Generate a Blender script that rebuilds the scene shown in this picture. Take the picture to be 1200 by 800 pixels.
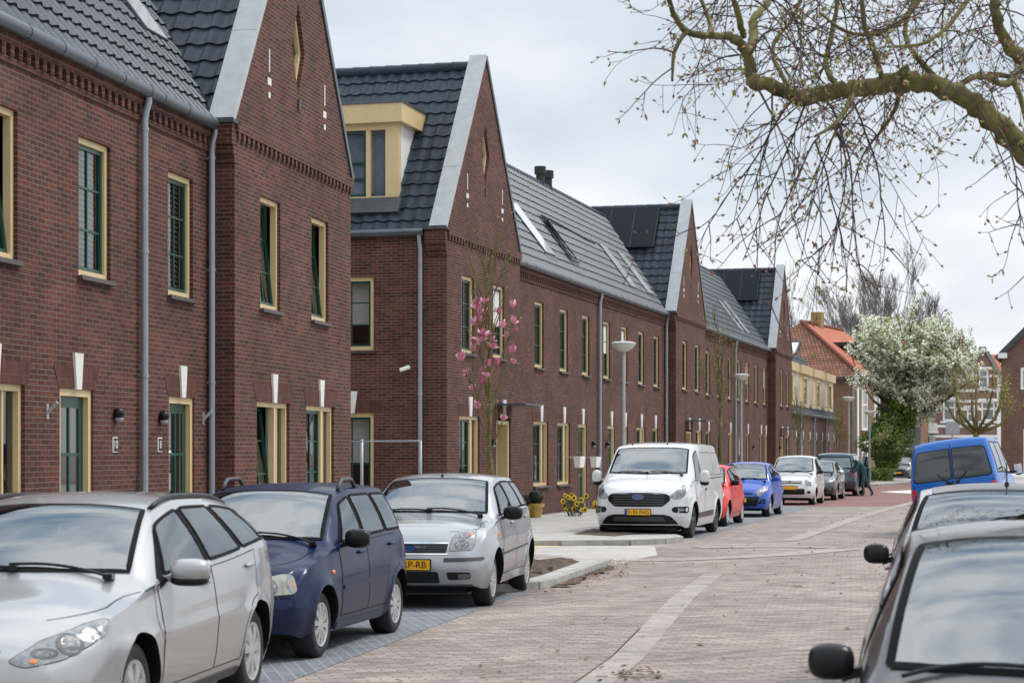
import bpy, bmesh, math, random
from mathutils import Vector, Matrix
from mathutils.bvhtree import BVHTree
from mathutils.geometry import tessellate_polygon
R = math.radians
random.seed(7)
for o in list(bpy.data.objects): bpy.data.objects.remove(o)
scn = bpy.context.scene
COL = scn.collection

# ------------------------------------------------------------------ camera
F = 2333.0; HX = 600.0; HY = 530.0; CH = 1.75        # focal length (px of a 1200 px wide frame), horizon, eye height
cd = bpy.data.cameras.new('camera'); cam = bpy.data.objects.new('camera', cd); COL.objects.link(cam)
cam.location = (0, 0, CH); cam.rotation_euler = (R(90), 0, 0)
cd.sensor_width = 36; cd.sensor_fit = 'HORIZONTAL'; cd.lens = 36 * F / 1200
cd.shift_y = (HY - 400) / 1200.0
cd.clip_start = 0.1; cd.clip_end = 5000
cd.dof.use_dof = True; cd.dof.focus_distance = 32; cd.dof.aperture_fstop = 5.0
scn.camera = cam

# ------------------------------------------------------------------ sky, sun, exposure
SUN_EL, SUN_AZ = 52, 62        # overcast: a broad weak sun, high, ahead and to the right
w = bpy.data.worlds.new('World'); scn.world = w; w.use_nodes = True
nt = w.node_tree; nt.nodes.clear()
out = nt.nodes.new('ShaderNodeOutputWorld'); bg = nt.nodes.new('ShaderNodeBackground')
sky = nt.nodes.new('ShaderNodeTexSky'); sky.sky_type = 'NISHITA'; sky.sun_disc = False
sky.sun_elevation = R(SUN_EL); sky.sun_rotation = R(SUN_AZ)
tc = nt.nodes.new('ShaderNodeTexCoord'); mp = nt.nodes.new('ShaderNodeMapping')
mp.inputs['Scale'].default_value = (1.0, 1.0, 2.6); mp.inputs['Location'].default_value = (0.31, 0.1, 0.42)
n1 = nt.nodes.new('ShaderNodeTexNoise'); n1.inputs['Scale'].default_value = 3.4; n1.inputs['Detail'].default_value = 5; n1.inputs['Roughness'].default_value = .5
rp = nt.nodes.new('ShaderNodeValToRGB')
rp.color_ramp.elements[0].position = .34; rp.color_ramp.elements[0].color = (.545, .605, .68, 1)
rp.color_ramp.elements[1].position = .62; rp.color_ramp.elements[1].color = (.97, .97, .97, 1)
e_ = rp.color_ramp.elements.new(.49); e_.color = (.76, .79, .83, 1)
sc = nt.nodes.new('ShaderNodeVectorMath'); sc.operation = 'SCALE'; sc.inputs['Scale'].default_value = 8.5
mx = nt.nodes.new('ShaderNodeMix'); mx.data_type = 'RGBA'; mx.inputs[0].default_value = .95
L = nt.links.new
L(tc.outputs['Generated'], mp.inputs['Vector']); L(mp.outputs[0], n1.inputs['Vector'])
L(n1.outputs['Fac'], rp.inputs[0])
sep = nt.nodes.new('ShaderNodeSeparateXYZ'); L(tc.outputs['Generated'], sep.inputs[0])
rp2 = nt.nodes.new('ShaderNodeValToRGB'); rp2.color_ramp.elements[0].position = .36; rp2.color_ramp.elements[0].color = (.33, .45, .58, 1); rp2.color_ramp.elements[1].position = .60; rp2.color_ramp.elements[1].color = (1.0, 1.0, 1.0, 1)
L(n1.outputs['Fac'], rp2.inputs[0]); mr = nt.nodes.new('ShaderNodeMapRange'); mr.inputs[1].default_value = .22; mr.inputs[2].default_value = .55; L(sep.outputs[2], mr.inputs[0])
mxc = nt.nodes.new('ShaderNodeMix'); mxc.data_type = 'RGBA'; L(mr.outputs[0], mxc.inputs[0]); L(rp.outputs[0], mxc.inputs[6]); L(rp2.outputs[0], mxc.inputs[7]); mz = nt.nodes.new('ShaderNodeMapRange'); mz.inputs[1].default_value = .24; mz.inputs[2].default_value = .95; mz.inputs[3].default_value = 1; mz.inputs[4].default_value = 2.0; L(sep.outputs[2], mz.inputs[0])   # an overcast sky is brightest overhead
zs_ = nt.nodes.new('ShaderNodeVectorMath'); zs_.operation = 'SCALE'; L(mxc.outputs[2], zs_.inputs[0]); L(mz.outputs[0], zs_.inputs['Scale']); L(zs_.outputs[0], sc.inputs[0])
L(sky.outputs[0], mx.inputs[6]); L(sc.outputs[0], mx.inputs[7]); L(mx.outputs[2], bg.inputs['Color'])
bg.inputs['Strength'].default_value = .1
L(bg.outputs[0], out.inputs[0])
sd = bpy.data.lights.new('sun', 'SUN'); sd.energy = 1.5; sd.angle = R(14); sd.color = (1, .96, .9)
sun = bpy.data.objects.new('sun', sd); COL.objects.link(sun)
sv = Vector((math.sin(R(SUN_AZ)) * math.cos(R(SUN_EL)), math.cos(R(SUN_AZ)) * math.cos(R(SUN_EL)), math.sin(R(SUN_EL))))
sun.rotation_euler = sv.to_track_quat('Z', 'Y').to_euler()
vs = scn.view_settings; scn.display_settings.display_device = 'sRGB'
vs.view_transform = 'Standard'; vs.look = 'None'; vs.exposure = 0.5; vs.gamma = 1; vs.use_curve_mapping = False
scn.cycles.use_denoising = True
scn.cycles.max_bounces = 6; scn.cycles.transparent_max_bounces = 12

# ------------------------------------------------------------------ helpers
def ground(px, py):
    Y = CH * F / (py - HY); return ((px - HX) / F * Y, Y)
def at(px, py, Y):
    return Vector(((px - HX) / F * Y, Y, CH - (py - HY) / F * Y))

def link(o, parent=None):
    COL.objects.link(o)
    if parent: o.parent = parent
    return o
def tag(o, label=None, cat=None, group=None, kind=None):
    if label: o['label'] = label
    if cat: o['category'] = cat
    if group: o['group'] = group
    if kind: o['kind'] = kind
    return o
def thing(name, label, cat, loc=(0, 0, 0), rz=0, group=None):
    o = bpy.data.objects.new(name, None); o.empty_display_size = .3
    COL.objects.link(o); o.location = loc; o.rotation_euler = (0, 0, rz)
    return tag(o, label, cat, group)

class MB:
    """collects faces, builds ONE mesh object"""
    def __init__(s): s.v = []; s.f = []; s.m = []; s.mats = []
    def mat(s, m):
        if m not in s.mats: s.mats.append(m)
        return s.mats.index(m)
    def add(s, vs, fs, m=0):
        b = len(s.v); s.v.extend([tuple(p) for p in vs])
        for f in fs: s.f.append(tuple(b + i for i in f)); s.m.append(m)
    def quad(s, a, b, c, d, m=0): s.add([a, b, c, d], [(0, 1, 2, 3)], m)
    def box(s, x0, x1, y0, y1, z0, z1, m=0):
        s.add([(x0, y0, z0), (x1, y0, z0), (x1, y1, z0), (x0, y1, z0), (x0, y0, z1), (x1, y0, z1), (x1, y1, z1), (x0, y1, z1)],
              [(0, 3, 2, 1), (4, 5, 6, 7), (0, 1, 5, 4), (1, 2, 6, 5), (2, 3, 7, 6), (3, 0, 4, 7)], m)
    def obox(s, c, ax, ay, az, m=0):
        """oriented box: centre + three half-axis vectors"""
        c, ax, ay, az = map(Vector, (c, ax, ay, az)); p = []
        for k in (-1, 1):
            for i, j in ((-1, -1), (1, -1), (1, 1), (-1, 1)): p.append(c + ax * i + ay * j + az * k)
        s.add(p, [(0, 3, 2, 1), (4, 5, 6, 7), (0, 1, 5, 4), (1, 2, 6, 5), (2, 3, 7, 6), (3, 0, 4, 7)], m)
    def bevbox(s, x0, x1, y0, y1, z0, z1, b=.01, m=0):
        bm = bmesh.new(); bmesh.ops.create_cube(bm, size=1)
        for v in bm.verts: v.co = Vector(((x0 + x1) / 2 + v.co.x * (x1 - x0), (y0 + y1) / 2 + v.co.y * (y1 - y0), (z0 + z1) / 2 + v.co.z * (z1 - z0)))
        bmesh.ops.bevel(bm, geom=bm.edges[:], offset=b, segments=2, affect='EDGES', profile=.5)
        bm.verts.index_update(); s.add([v.co[:] for v in bm.verts], [[v.index for v in f.verts] for f in bm.faces], m); bm.free()
    def tube(s, pts, rad, n=8, m=0, caps=True):
        pts = [Vector(p) for p in pts]; rs = rad if isinstance(rad, (list, tuple)) else [rad] * len(pts)
        b = len(s.v); prev = None
        for i, p in enumerate(pts):
            t = (pts[min(i + 1, len(pts) - 1)] - pts[max(i - 1, 0)])
            if t.length < 1e-9: t = Vector((0, 0, 1))
            t.normalize()
            if prev is None:
                a = t.orthogonal().normalized()
            else:
                a = prev - t * prev.dot(t)
                a = a.normalized() if a.length > 1e-6 else t.orthogonal().normalized()
            prev = a; c = t.cross(a)
            for k in range(n):
                th = 2 * math.pi * k / n
                s.v.append(tuple(p + (a * math.cos(th) + c * math.sin(th)) * rs[i]))
        for i in range(len(pts) - 1):
            for k in range(n):
                k2 = (k + 1) % n
                s.f.append((b + i * n + k, b + i * n + k2, b + (i + 1) * n + k2, b + (i + 1) * n + k)); s.m.append(m)
        if caps:
            s.f.append(tuple(b + k for k in range(n))[::-1]); s.m.append(m)
            e = b + (len(pts) - 1) * n; s.f.append(tuple(e + k for k in range(n))); s.m.append(m)
    def lathe(s, prof, n=24, m=0, axis='z', c=(0, 0, 0)):
        """profile of (r, h) turned round an axis"""
        b = len(s.v)
        for r, h in prof:
            for k in range(n):
                th = 2 * math.pi * k / n; x, y = r * math.cos(th), r * math.sin(th)
                p = (x, y, h) if axis == 'z' else ((x, h, y) if axis == 'y' else (h, x, y))
                s.v.append((p[0] + c[0], p[1] + c[1], p[2] + c[2]))
        for i in range(len(prof) - 1):
            for k in range(n):
                k2 = (k + 1) % n
                f = (b + i * n + k, b + i * n + k2, b + (i + 1) * n + k2, b + (i + 1) * n + k)
                s.f.append(f if axis != 'y' else f[::-1]); s.m.append(m)
    def superell(s, c, r, e=.6, n=14, m=0):
        b = len(s.v); pw = lambda a: math.copysign(abs(a) ** e, a)
        for i in range(n + 1):
            la = -math.pi / 2 + math.pi * i / n
            for k in range(2 * n):
                lo = math.pi * k / n
                s.v.append((c[0] + r[0] * pw(math.cos(la)) * pw(math.cos(lo)), c[1] + r[1] * pw(math.cos(la)) * pw(math.sin(lo)), c[2] + r[2] * pw(math.sin(la))))
        for i in range(n):
            for k in range(2 * n):
                k2 = (k + 1) % (2 * n)
                s.f.append((b + i * 2 * n + k, b + i * 2 * n + k2, b + (i + 1) * 2 * n + k2, b + (i + 1) * 2 * n + k)); s.m.append(m)
    def poly(s, outer, holes=(), to3=lambda a, b: (a, 0, b), m=0):
        loops = [[Vector((p[0], p[1], 0)) for p in l] for l in [outer, *holes]]
        tris = tessellate_polygon(loops); flat = [p for l in loops for p in l]
        s.add([to3(p.x, p.y) for p in flat], tris, m)
    def build(s, name, mats=None, parent=None, smooth=False, uv=False, angle=None):
        me = bpy.data.meshes.new(name); me.from_pydata(s.v, [], s.f)
        ml = mats if isinstance(mats, (list, tuple)) else ([mats] if mats else s.mats)
        for mm in ml: me.materials.append(mm)
        if len(ml) > 1: me.polygons.foreach_set('material_index', s.m)
        me.update()
        if smooth:
            me.polygons.foreach_set('use_smooth', [True] * len(me.polygons))
            if angle: me.set_sharp_from_angle(angle=R(angle))
        if uv:
            lay = me.uv_layers.new(name='UVMap').data; vv = me.vertices
            for p in me.polygons:
                n = p.normal; ax, ay, az = abs(n.x), abs(n.y), abs(n.z)
                for li in p.loop_indices:
                    c = vv[me.loops[li].vertex_index].co
                    lay[li].uv = (c.x, c.z) if (ay >= ax and ay >= az * .5) else ((c.y + .105, c.z) if ax >= az * .5 else (c.x, c.y))
        o = bpy.data.objects.new(name, me)
        return link(o, parent)

# ------------------------------------------------------------------ materials
MATS = {}
def pbr(name, col, rough=.6, metal=0, spec=.5, coat=0, ior=None, var=0, vscale=8, bump=0, bscale=40, emit=None):
    if name in MATS: return MATS[name]
    m = bpy.data.materials.new(name); m.use_nodes = True; t = m.node_tree; b = t.nodes['Principled BSDF']
    b.inputs['Base Color'].default_value = (*col, 1); b.inputs['Roughness'].default_value = rough; b.inputs['Metallic'].default_value = metal
    b.inputs['Specular IOR Level'].default_value = spec
    if coat: b.inputs['Coat Weight'].default_value = coat; b.inputs['Coat Roughness'].default_value = .04
    if ior: b.inputs['IOR'].default_value = ior
    if var or bump:
        tc = t.nodes.new('ShaderNodeTexCoord')
    if var:
        n = t.nodes.new('ShaderNodeTexNoise'); n.inputs['Scale'].default_value = vscale; n.inputs['Detail'].default_value = 6; n.inputs['Roughness'].default_value = .65
        r = t.nodes.new('ShaderNodeValToRGB')
        r.color_ramp.elements[0].color = (*[c * (1 - var) for c in col], 1); r.color_ramp.elements[1].color = (*[min(1, c * (1 + var)) for c in col], 1)
        r.color_ramp.elements[0].position = .3; r.color_ramp.elements[1].position = .7
        t.links.new(tc.outputs['Object'], n.inputs['Vector']); t.links.new(n.outputs['Fac'], r.inputs[0]); t.links.new(r.outputs[0], b.inputs['Base Color'])
    if bump:
        n = t.nodes.new('ShaderNodeTexNoise'); n.inputs['Scale'].default_value = bscale; n.inputs['Detail'].default_value = 5
        bp = t.nodes.new('ShaderNodeBump'); bp.inputs['Strength'].default_value = bump; bp.inputs['Distance'].default_value = .02
        t.links.new(tc.outputs['Object'], n.inputs['Vector']); t.links.new(n.outputs['Fac'], bp.inputs['Height']); t.links.new(bp.outputs[0], b.inputs['Normal'])
    MATS[name] = m; return m

def brickmat(name, c1, c2, mortar, bw=.22, rh=.0635, ms=.006, offset=.5, coord='UV', rot=0, vert=False, blot=.35, rough=.85, bump=.5, streak=None, third=None, bscale=1.3):
    m = bpy.data.materials.new(name); m.use_nodes = True; t = m.node_tree; b = t.nodes['Principled BSDF']; lk = t.links.new
    tc = t.nodes.new('ShaderNodeTexCoord'); mp = t.nodes.new('ShaderNodeMapping'); mp.inputs['Rotation'].default_value = (0, 0, R(90) if vert else rot)
    br = t.nodes.new('ShaderNodeTexBrick'); br.offset = offset
    br.inputs['Scale'].default_value = 1; br.inputs['Brick Width'].default_value = bw; br.inputs['Row Height'].default_value = rh; br.inputs['Mortar Size'].default_value = ms
    br.inputs['Mortar Smooth'].default_value = .15; br.inputs['Bias'].default_value = 0
    br.inputs['Color1'].default_value = (*c1, 1); br.inputs['Color2'].default_value = (*c2, 1); br.inputs['Mortar'].default_value = (*mortar, 1)
    lk(tc.outputs[coord], mp.inputs['Vector']); lk(mp.outputs[0], br.inputs['Vector'])
    col = br.outputs['Color']
    if third:
        br2 = t.nodes.new('ShaderNodeTexBrick'); br2.offset = offset
        for k in ('Scale', 'Brick Width', 'Row Height', 'Mortar Size'): br2.inputs[k].default_value = br.inputs[k].default_value
        br2.inputs['Mortar Size'].default_value = 0; br2.inputs['Bias'].default_value = -.3
        br2.inputs['Color1'].default_value = (0, 0, 0, 1); br2.inputs['Color2'].default_value = (1, 1, 1, 1)
        # shift by whole courses so the accent falls on other bricks than the two main tones
        mp2 = t.nodes.new('ShaderNodeMapping'); mp2.inputs['Rotation'].default_value = mp.inputs['Rotation'].default_value; mp2.inputs['Location'].default_value = (bw * 64, rh * 128, 0)
        lk(tc.outputs[coord], mp2.inputs['Vector']); lk(mp2.outputs[0], br2.inputs['Vector'])
        r3 = t.nodes.new('ShaderNodeValToRGB'); r3.color_ramp.elements[0].position = .72; r3.color_ramp.elements[1].position = .92
        lk(br2.outputs['Color'], r3.inputs[0])
        sub = t.nodes.new('ShaderNodeMath'); sub.operation = 'SUBTRACT'; sub.use_clamp = True; lk(r3.outputs[0], sub.inputs[0]); lk(br.outputs['Fac'], sub.inputs[1])
        mx3 = t.nodes.new('ShaderNodeMix'); mx3.data_type = 'RGBA'; lk(sub.outputs[0], mx3.inputs[0]); lk(col, mx3.inputs[6]); mx3.inputs[7].default_value = (*third, 1)
        col = mx3.outputs[2]
    if blot:
        n = t.nodes.new('ShaderNodeTexNoise'); n.inputs['Scale'].default_value = bscale; n.inputs['Detail'].default_value = 7; n.inputs['Roughness'].default_value = .7
        lk(mp.outputs[0], n.inputs['Vector'])
        rr = t.nodes.new('ShaderNodeMapRange'); rr.inputs[1].default_value = .3; rr.inputs[2].default_value = .7; rr.inputs[3].default_value = 1 - blot; rr.inputs[4].default_value = 1 + blot
        lk(n.outputs['Fac'], rr.inputs[0])
        vm = t.nodes.new('ShaderNodeVectorMath'); vm.operation = 'SCALE'; lk(col, vm.inputs[0]); lk(rr.outputs[0], vm.inputs['Scale']); col = vm.outputs[0]
    if coord == 'UV' and blot:
        nb = t.nodes.new('ShaderNodeTexNoise'); nb.inputs['Scale'].default_value = .55; nb.inputs['Detail'].default_value = 9; nb.inputs['Roughness'].default_value = .72; nb.inputs['Distortion'].default_value = .6
        lk(mp.outputs[0], nb.inputs['Vector']); rb = t.nodes.new('ShaderNodeMapRange'); rb.inputs[1].default_value = .56; rb.inputs[2].default_value = .80; rb.inputs[3].default_value = 0; rb.inputs[4].default_value = .20; lk(nb.outputs['Fac'], rb.inputs[0])
        mb_ = t.nodes.new('ShaderNodeMix'); mb_.data_type = 'RGBA'; lk(rb.outputs[0], mb_.inputs[0]); lk(col, mb_.inputs[6]); mb_.inputs[7].default_value = (.26, .20, .18, 1); col = mb_.outputs[2]
    lk(col, b.inputs['Base Color']); b.inputs['Roughness'].default_value = rough; b.inputs['Specular IOR Level'].default_value = .3
    if bump:
        iv = t.nodes.new('ShaderNodeMath'); iv.operation = 'SUBTRACT'; iv.inputs[0].default_value = 1; lk(br.outputs['Fac'], iv.inputs[1])
        bp = t.nodes.new('ShaderNodeBump'); bp.inputs['Strength'].default_value = bump; bp.inputs['Distance'].default_value = .008
        n2 = t.nodes.new('ShaderNodeTexNoise'); n2.inputs['Scale'].default_value = 60; lk(mp.outputs[0], n2.inputs['Vector'])
        ad = t.nodes.new('ShaderNodeMath'); ad.operation = 'MULTIPLY_ADD'; ad.inputs[1].default_value = .35; lk(n2.outputs['Fac'], ad.inputs[0]); lk(iv.outputs[0], ad.inputs[2])
        lk(ad.outputs[0], bp.inputs['Height']); lk(bp.outputs[0], b.inputs['Normal'])
    MATS[name] = m; return m

BRICK = brickmat('brick_red_brown', (.118, .036, .024), (.050, .018, .0145), (.145, .112, .095), blot=.32, third=(.175, .055, .032), bscale=.9)
BRICKP = brickmat('brick_purple', (.15, .062, .052), (.085, .038, .034), (.215, .18, .165), blot=.25, third=(.20, .085, .06))
SOLDIER = brickmat('brick_soldier', (.112, .035, .025), (.066, .023, .018), (.11, .075, .06), bw=.22, rh=.0635, ms=.004, vert=True, blot=.25, offset=0)
STOREDBR = brickmat('brick_orange', (.25, .115, .07), (.16, .075, .05), (.30, .25, .21), blot=.25)
OLDBR = brickmat('brick_pale_red', (.25, .135, .105), (.19, .10, .08), (.30, .25, .22), blot=.25)
TILE = pbr('roof_tile_anthracite', (.036, .047, .063), rough=.33, spec=.14, var=.3, vscale=2.5, bump=.08, bscale=30)
TILEO = None
ZINC = pbr('zinc_grey', (.105, .122, .138), rough=.38, metal=.55, var=.18, vscale=3)
PIPE = pbr('downpipe_grey', (.30, .335, .37), rough=.4, metal=.35, var=.12, vscale=5)
LEAD = pbr('lead_flashing', (.05, .055, .06), rough=.6, var=.3)
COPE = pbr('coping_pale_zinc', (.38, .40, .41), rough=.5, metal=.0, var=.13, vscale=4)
CREAM = pbr('paint_cream_yellow', (.62, .475, .255), rough=.42, var=.06, vscale=6)
WHITEP = pbr('paint_white', (.78, .78, .76), rough=.4)
GREEN = pbr('paint_dark_green', (.006, .052, .036), rough=.32)
STONE = pbr('white_stone', (.66, .645, .61), rough=.7, var=.1, vscale=10)
SILLM = pbr('sill_dark_tile', (.055, .04, .038), rough=.5, var=.2)
BLACK = pbr('black_plastic', (.009, .009, .010), rough=.3, spec=.25)
DARK = pbr('dark_void', (.006, .006, .007), rough=.9)
CURT = pbr('curtain_cloth', (.62, .62, .60), rough=.9, var=.15, vscale=20)
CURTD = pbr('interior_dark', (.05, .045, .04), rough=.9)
CURTY = pbr('curtain_beige', (.40, .35, .27), rough=.9, var=.2, vscale=12)
FLUE = pbr('flue_black', (.015, .015, .016), rough=.6)
SOLAR = pbr('solar_panel', (.010, .013, .020), rough=.3, spec=.12)
CONC = pbr('concrete_pale', (.40, .385, .36), rough=.85, var=.2, vscale=3, bump=.2, bscale=50)
KERB = pbr('kerb_concrete', (.33, .325, .31), rough=.85, var=.25, vscale=5, bump=.25, bscale=40)
GALV = pbr('galvanised_steel', (.36, .39, .41), rough=.45, metal=.4, var=.12, vscale=6)

def glassmat(name, tint=.55, refl=1.7, cold=(1, 1, 1), rough=.015):
    m = bpy.data.materials.new(name); m.use_nodes = True; t = m.node_tree; t.nodes.clear(); lk = t.links.new
    o = t.nodes.new('ShaderNodeOutputMaterial'); mixs = t.nodes.new('ShaderNodeMixShader')
    tr = t.nodes.new('ShaderNodeBsdfTransparent'); tr.inputs[0].default_value = (tint * cold[0], tint * cold[1], tint * cold[2], 1)
    gl = t.nodes.new('ShaderNodeBsdfGlossy'); gl.inputs['Roughness'].default_value = rough; gl.inputs['Color'].default_value = (.90, .96, 1, 1)
    fr = t.nodes.new('ShaderNodeFresnel'); fr.inputs['IOR'].default_value = refl
    # panes are never quite flat: a very weak, broad bump breaks up the reflection
    tc = t.nodes.new('ShaderNodeTexCoord'); n = t.nodes.new('ShaderNodeTexNoise'); n.inputs['Scale'].default_value = 1.3; n.inputs['Detail'].default_value = 1
    bp = t.nodes.new('ShaderNodeBump'); bp.inputs['Strength'].default_value = .12; bp.inputs['Distance'].default_value = .05
    lk(tc.outputs['Object'], n.inputs['Vector']); lk(n.outputs['Fac'], bp.inputs['Height']); lk(bp.outputs[0], gl.inputs['Normal'])
    lk(fr.outputs[0], mixs.inputs[0]); lk(tr.outputs[0], mixs.inputs[1]); lk(gl.outputs[0], mixs.inputs[2]); lk(mixs.outputs[0], o.inputs[0])
    MATS[name] = m; return m
GLASS = glassmat('window_glass', .75, 2.0)
CARGLASS = pbr('car_glass', (.016, .021, .023), rough=.03, ior=2.5, spec=.5)
# ------------------------------------------------------------------ ground
def lerp_poly(tab, y):
    for (a, xa), (b, xb) in zip(tab, tab[1:]):
        if a <= y <= b: return xa + (xb - xa) * (y - a) / (b - a)
    return tab[0][1] if y < tab[0][0] else tab[-1][1]
LEt = [(-5, -5.45), (15.1, -1.72), (22.4, -.33), (25.5, .38), (31, 1.5), (41, 3.95), (54.4, 7.3), (66.9, 10.5), (80, 14.1), (95, 18.2), (112, 22.6)]
REt = [(-5, -.75), (3, .75), (7.6, 1.75), (14.9, 3.15), (25.5, 5.2), (37, 7.7), (45, 9.6), (66, 15.5), (100, 25.5), (130, 34.0)]
LE = lambda y: lerp_poly(LEt, y)
RE = lambda y: lerp_poly(REt, y)
def sheet(name, pts, z, mat, kind='structure', rot=None, thick=0):
    mb = MB()
    mb.poly([(p[0], p[1]) for p in pts], to3=lambda a, b: (a, b, z))
    if thick:
        n = len(pts)
        for i in range(n):
            a, b = pts[i], pts[(i + 1) % n]
            mb.quad((a[0], a[1], z - thick), (b[0], b[1], z - thick), (b[0], b[1], z), (a[0], a[1], z))
    o = mb.build(name, mat); tag(o, kind=kind)
    bm = bmesh.new(); bm.from_mesh(o.data); bmesh.ops.recalc_face_normals(bm, faces=bm.faces[:])
    if sum(f.normal.z * f.calc_area() for f in bm.faces) < 0: bmesh.ops.reverse_faces(bm, faces=bm.faces[:])
    bm.to_mesh(o.data); bm.free()
    return o
def frange(a, b, n): return [a + (b - a) * i / n for i in range(n + 1)]

SETT = brickmat('road_setts', (.375, .315, .282), (.21, .172, .154), (.17, .145, .128), bw=.225, rh=.09, ms=.009, coord='Object', rot=R(-13), blot=.30, third=(.56, .47, .36), bump=.9, bscale=.6)
STRIPM = brickmat('gutter_strip_pavers', (.38, .33, .30), (.28, .243, .222), (.27, .24, .225), bw=.3, rh=.15, ms=.008, coord='Object', rot=R(-10), blot=.22, bump=.5)
BAY = brickmat('bay_pavers_blue_grey', (.185, .20, .225), (.135, .15, .17), (.27, .27, .27), bw=.21, rh=.105, ms=.008, coord='Object', rot=R(78), blot=.15, bump=.6)
REDP = brickmat('red_pavers', (.24, .125, .108), (.19, .10, .09), (.17, .12, .11), bw=.21, rh=.105, ms=.007, coord='Object', rot=R(-17), blot=.15, bump=.4, bscale=.3)
SLAB = brickmat('pavement_slabs', (.42, .40, .37), (.36, .345, .32), (.25, .24, .22), bw=.3, rh=.3, ms=.006, coord='Object', rot=R(-15), blot=.18, bump=.5)
PALE = brickmat('pale_concrete_pavers', (.47, .45, .42), (.41, .39, .365), (.33, .31, .29), bw=.22, rh=.11, ms=.008, coord='Object', rot=R(-13), blot=.2, bump=.4)
SANDY = pbr('sand_spilled', (.52, .41, .27), rough=.95, var=.2, vscale=4)
SOIL = pbr('soil_dark', (.085, .062, .045), rough=1, var=.55, vscale=14, bump=1, bscale=22)
EARTH = pbr('ground_earth', (.20, .19, .17), rough=.95, var=.2, vscale=.5)

sheet('ground', [(-600, -60), (900, -60), (900, 1500), (-600, 1500)], -.03, EARTH)
ys = frange(-5, 112, 60)
# carriageway of grey-red setts, with one sheet reaching kerb to kerb
sheet('road', [(LE(y) - 2.15, y) for y in ys] + [(60, 118), (60, 96), (25.5, 100)] + [(RE(y) + 2.1, y) for y in reversed(ys[:-8])], 0, SETT)
sheet('parking_bay', [(LE(y), y) for y in frange(-5, 24.7, 16)] + [(LE(y) - 2.12, y) for y in reversed(frange(-5, 24.7, 16))], .004, BAY)
sheet('parking_bay', [(LE(y) - .1, y) for y in frange(41.2, 64, 8)] + [(LE(y) - 2.12, y) for y in reversed(frange(41.2, 64, 8))], .004, BAY)
sheet('road_red_section', [(LE(y) - 2.1, y) for y in frange(65, 112, 12)] + [(60, 117), (60, 97)] + [(RE(y) + .2, y) for y in reversed(frange(65, 99, 10))], .004, REDP)
# pale gutter strip down the middle
def strip(name, path, wd, z, mat):
    l, r = [], []
    for i, (x, y) in enumerate(path):
        a, b = path[max(i - 1, 0)], path[min(i + 1, len(path) - 1)]
        t = Vector((b[0] - a[0], b[1] - a[1])).normalized(); n = Vector((-t.y, t.x)) * wd / 2
        l.append((x + n.x, y + n.y)); r.append((x - n.x, y - n.y))
    return sheet(name, l + r[::-1], z, mat)
strip('gutter_strip', [(-2.0, -2), (-.4, 8.5)] + [ground(px, py) for px, py in ((697, 800), (734, 772), (765, 738), (800, 700), (836, 672))], .28, .004, STRIPM)
strip('gutter_strip', [ground(px, py) for px, py in ((925, 633.5), (960, 622), (1000, 608), (1042, 596), (1072, 588))], .34, .008, STRIPM)
strip('gutter_joint', [(-.62, 8.5)] + [ground(px, py) for px, py in ((673, 800), (716, 770), (750, 736))], .018, .004, SOIL)
# raised table pattern across the middle of the street
strip('table_band', [ground(px, py) for px, py in ((615, 650), (660, 655), (720, 657), (790, 656), (860, 653), (930, 649), (990, 643.5))], .6, .008, STRIPM)
strip('table_band', [ground(px, py) for px, py in ((985, 642), (930, 640.5), (880, 640.5), (815, 641.5))], .6, .008, STRIPM)
# pavement on the house side
def kerb_line(name, pts, h=.1, wd=.13):
    mb = MB()
    for i in range(len(pts) - 1):
        a, b = Vector((*pts[i], 0)), Vector((*pts[i + 1], 0)); t = (b - a).normalized(); n = Vector((-t.y, t.x, 0)) * wd / 2
        ln = (b - a).length; k = max(1, round(ln / 1.0))
        for j in range(k):
            p, q = a + (b - a) * (j / k) + t * .004, a + (b - a) * ((j + 1) / k) - t * .004
            c = (p + q) / 2 + Vector((0, 0, h / 2 - .03))
            mb.obox(c, (q - p) / 2, n, (0, 0, h / 2 + .03))
    return tag(mb.build(name, KERB), kind='structure')
yA = frange(-5, 24.2, 14)
pA = [(LE(y) - 2.2, y) for y in yA] + [(LE(24.9) - 1.0, 24.7), (LE(25.4) - .12, 25.4)] + [(LE(y) - .05, y) for y in frange(26, 31, 5)]
sheet('pavement', [(-16, -5)] + pA + [(-16, 31)], .10, SLAB, thick=.1)
kerb_line('kerb', [(x + .065, y) for x, y in pA], .104)
sheet('crossing', [(-16, 31.0), (LE(31) + .1, 31.0), (LE(34) + .25, 34), (LE(37) - .3, 37.4), (-16, 37.4)], .004, PALE)
sheet('sand_patch', [ground(*p) for p in ((612, 627), (650, 629), (688, 633), (694, 638), (650, 641), (612, 643))], .008, SANDY)
pB = [(.9, 37.3), (1.35, 37.45), (2.2, 37.6), (2.9, 38.2), (3.3, 39.1), (3.25, 40.2), (2.6, 40.6), (LE(41) - 2.2, 41.2)] + [(LE(y) - 2.2, y) for y in frange(42, 112, 24)]
sheet('pavement', [(-16, 37.4)] + pB + [(20, 126), (-16, 126)], .10, SLAB, thick=.1)
kerb_line('kerb', pB, .104)
# far corner where the street bends right
pC = [(LE(104) - 1.5, 104), (21.9, 110.5), (23.2, 116), (25.2, 121), (28, 123), (60, 123)]
sheet('pavement', pC + [(60, 170), (10, 170), (10, 104)], .104, SLAB, thick=.1)
kerb_line('kerb', pC, .108)
# right-hand pavement
pD = [(RE(y) + (2.05 if y < 37 else 1.15), y) for y in frange(-5, 92, 30)]
sheet('pavement', pD + [(60, 90), (60, -5)], .10, SLAB, thick=.1)
kerb_line('kerb', pD, .104)
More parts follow.
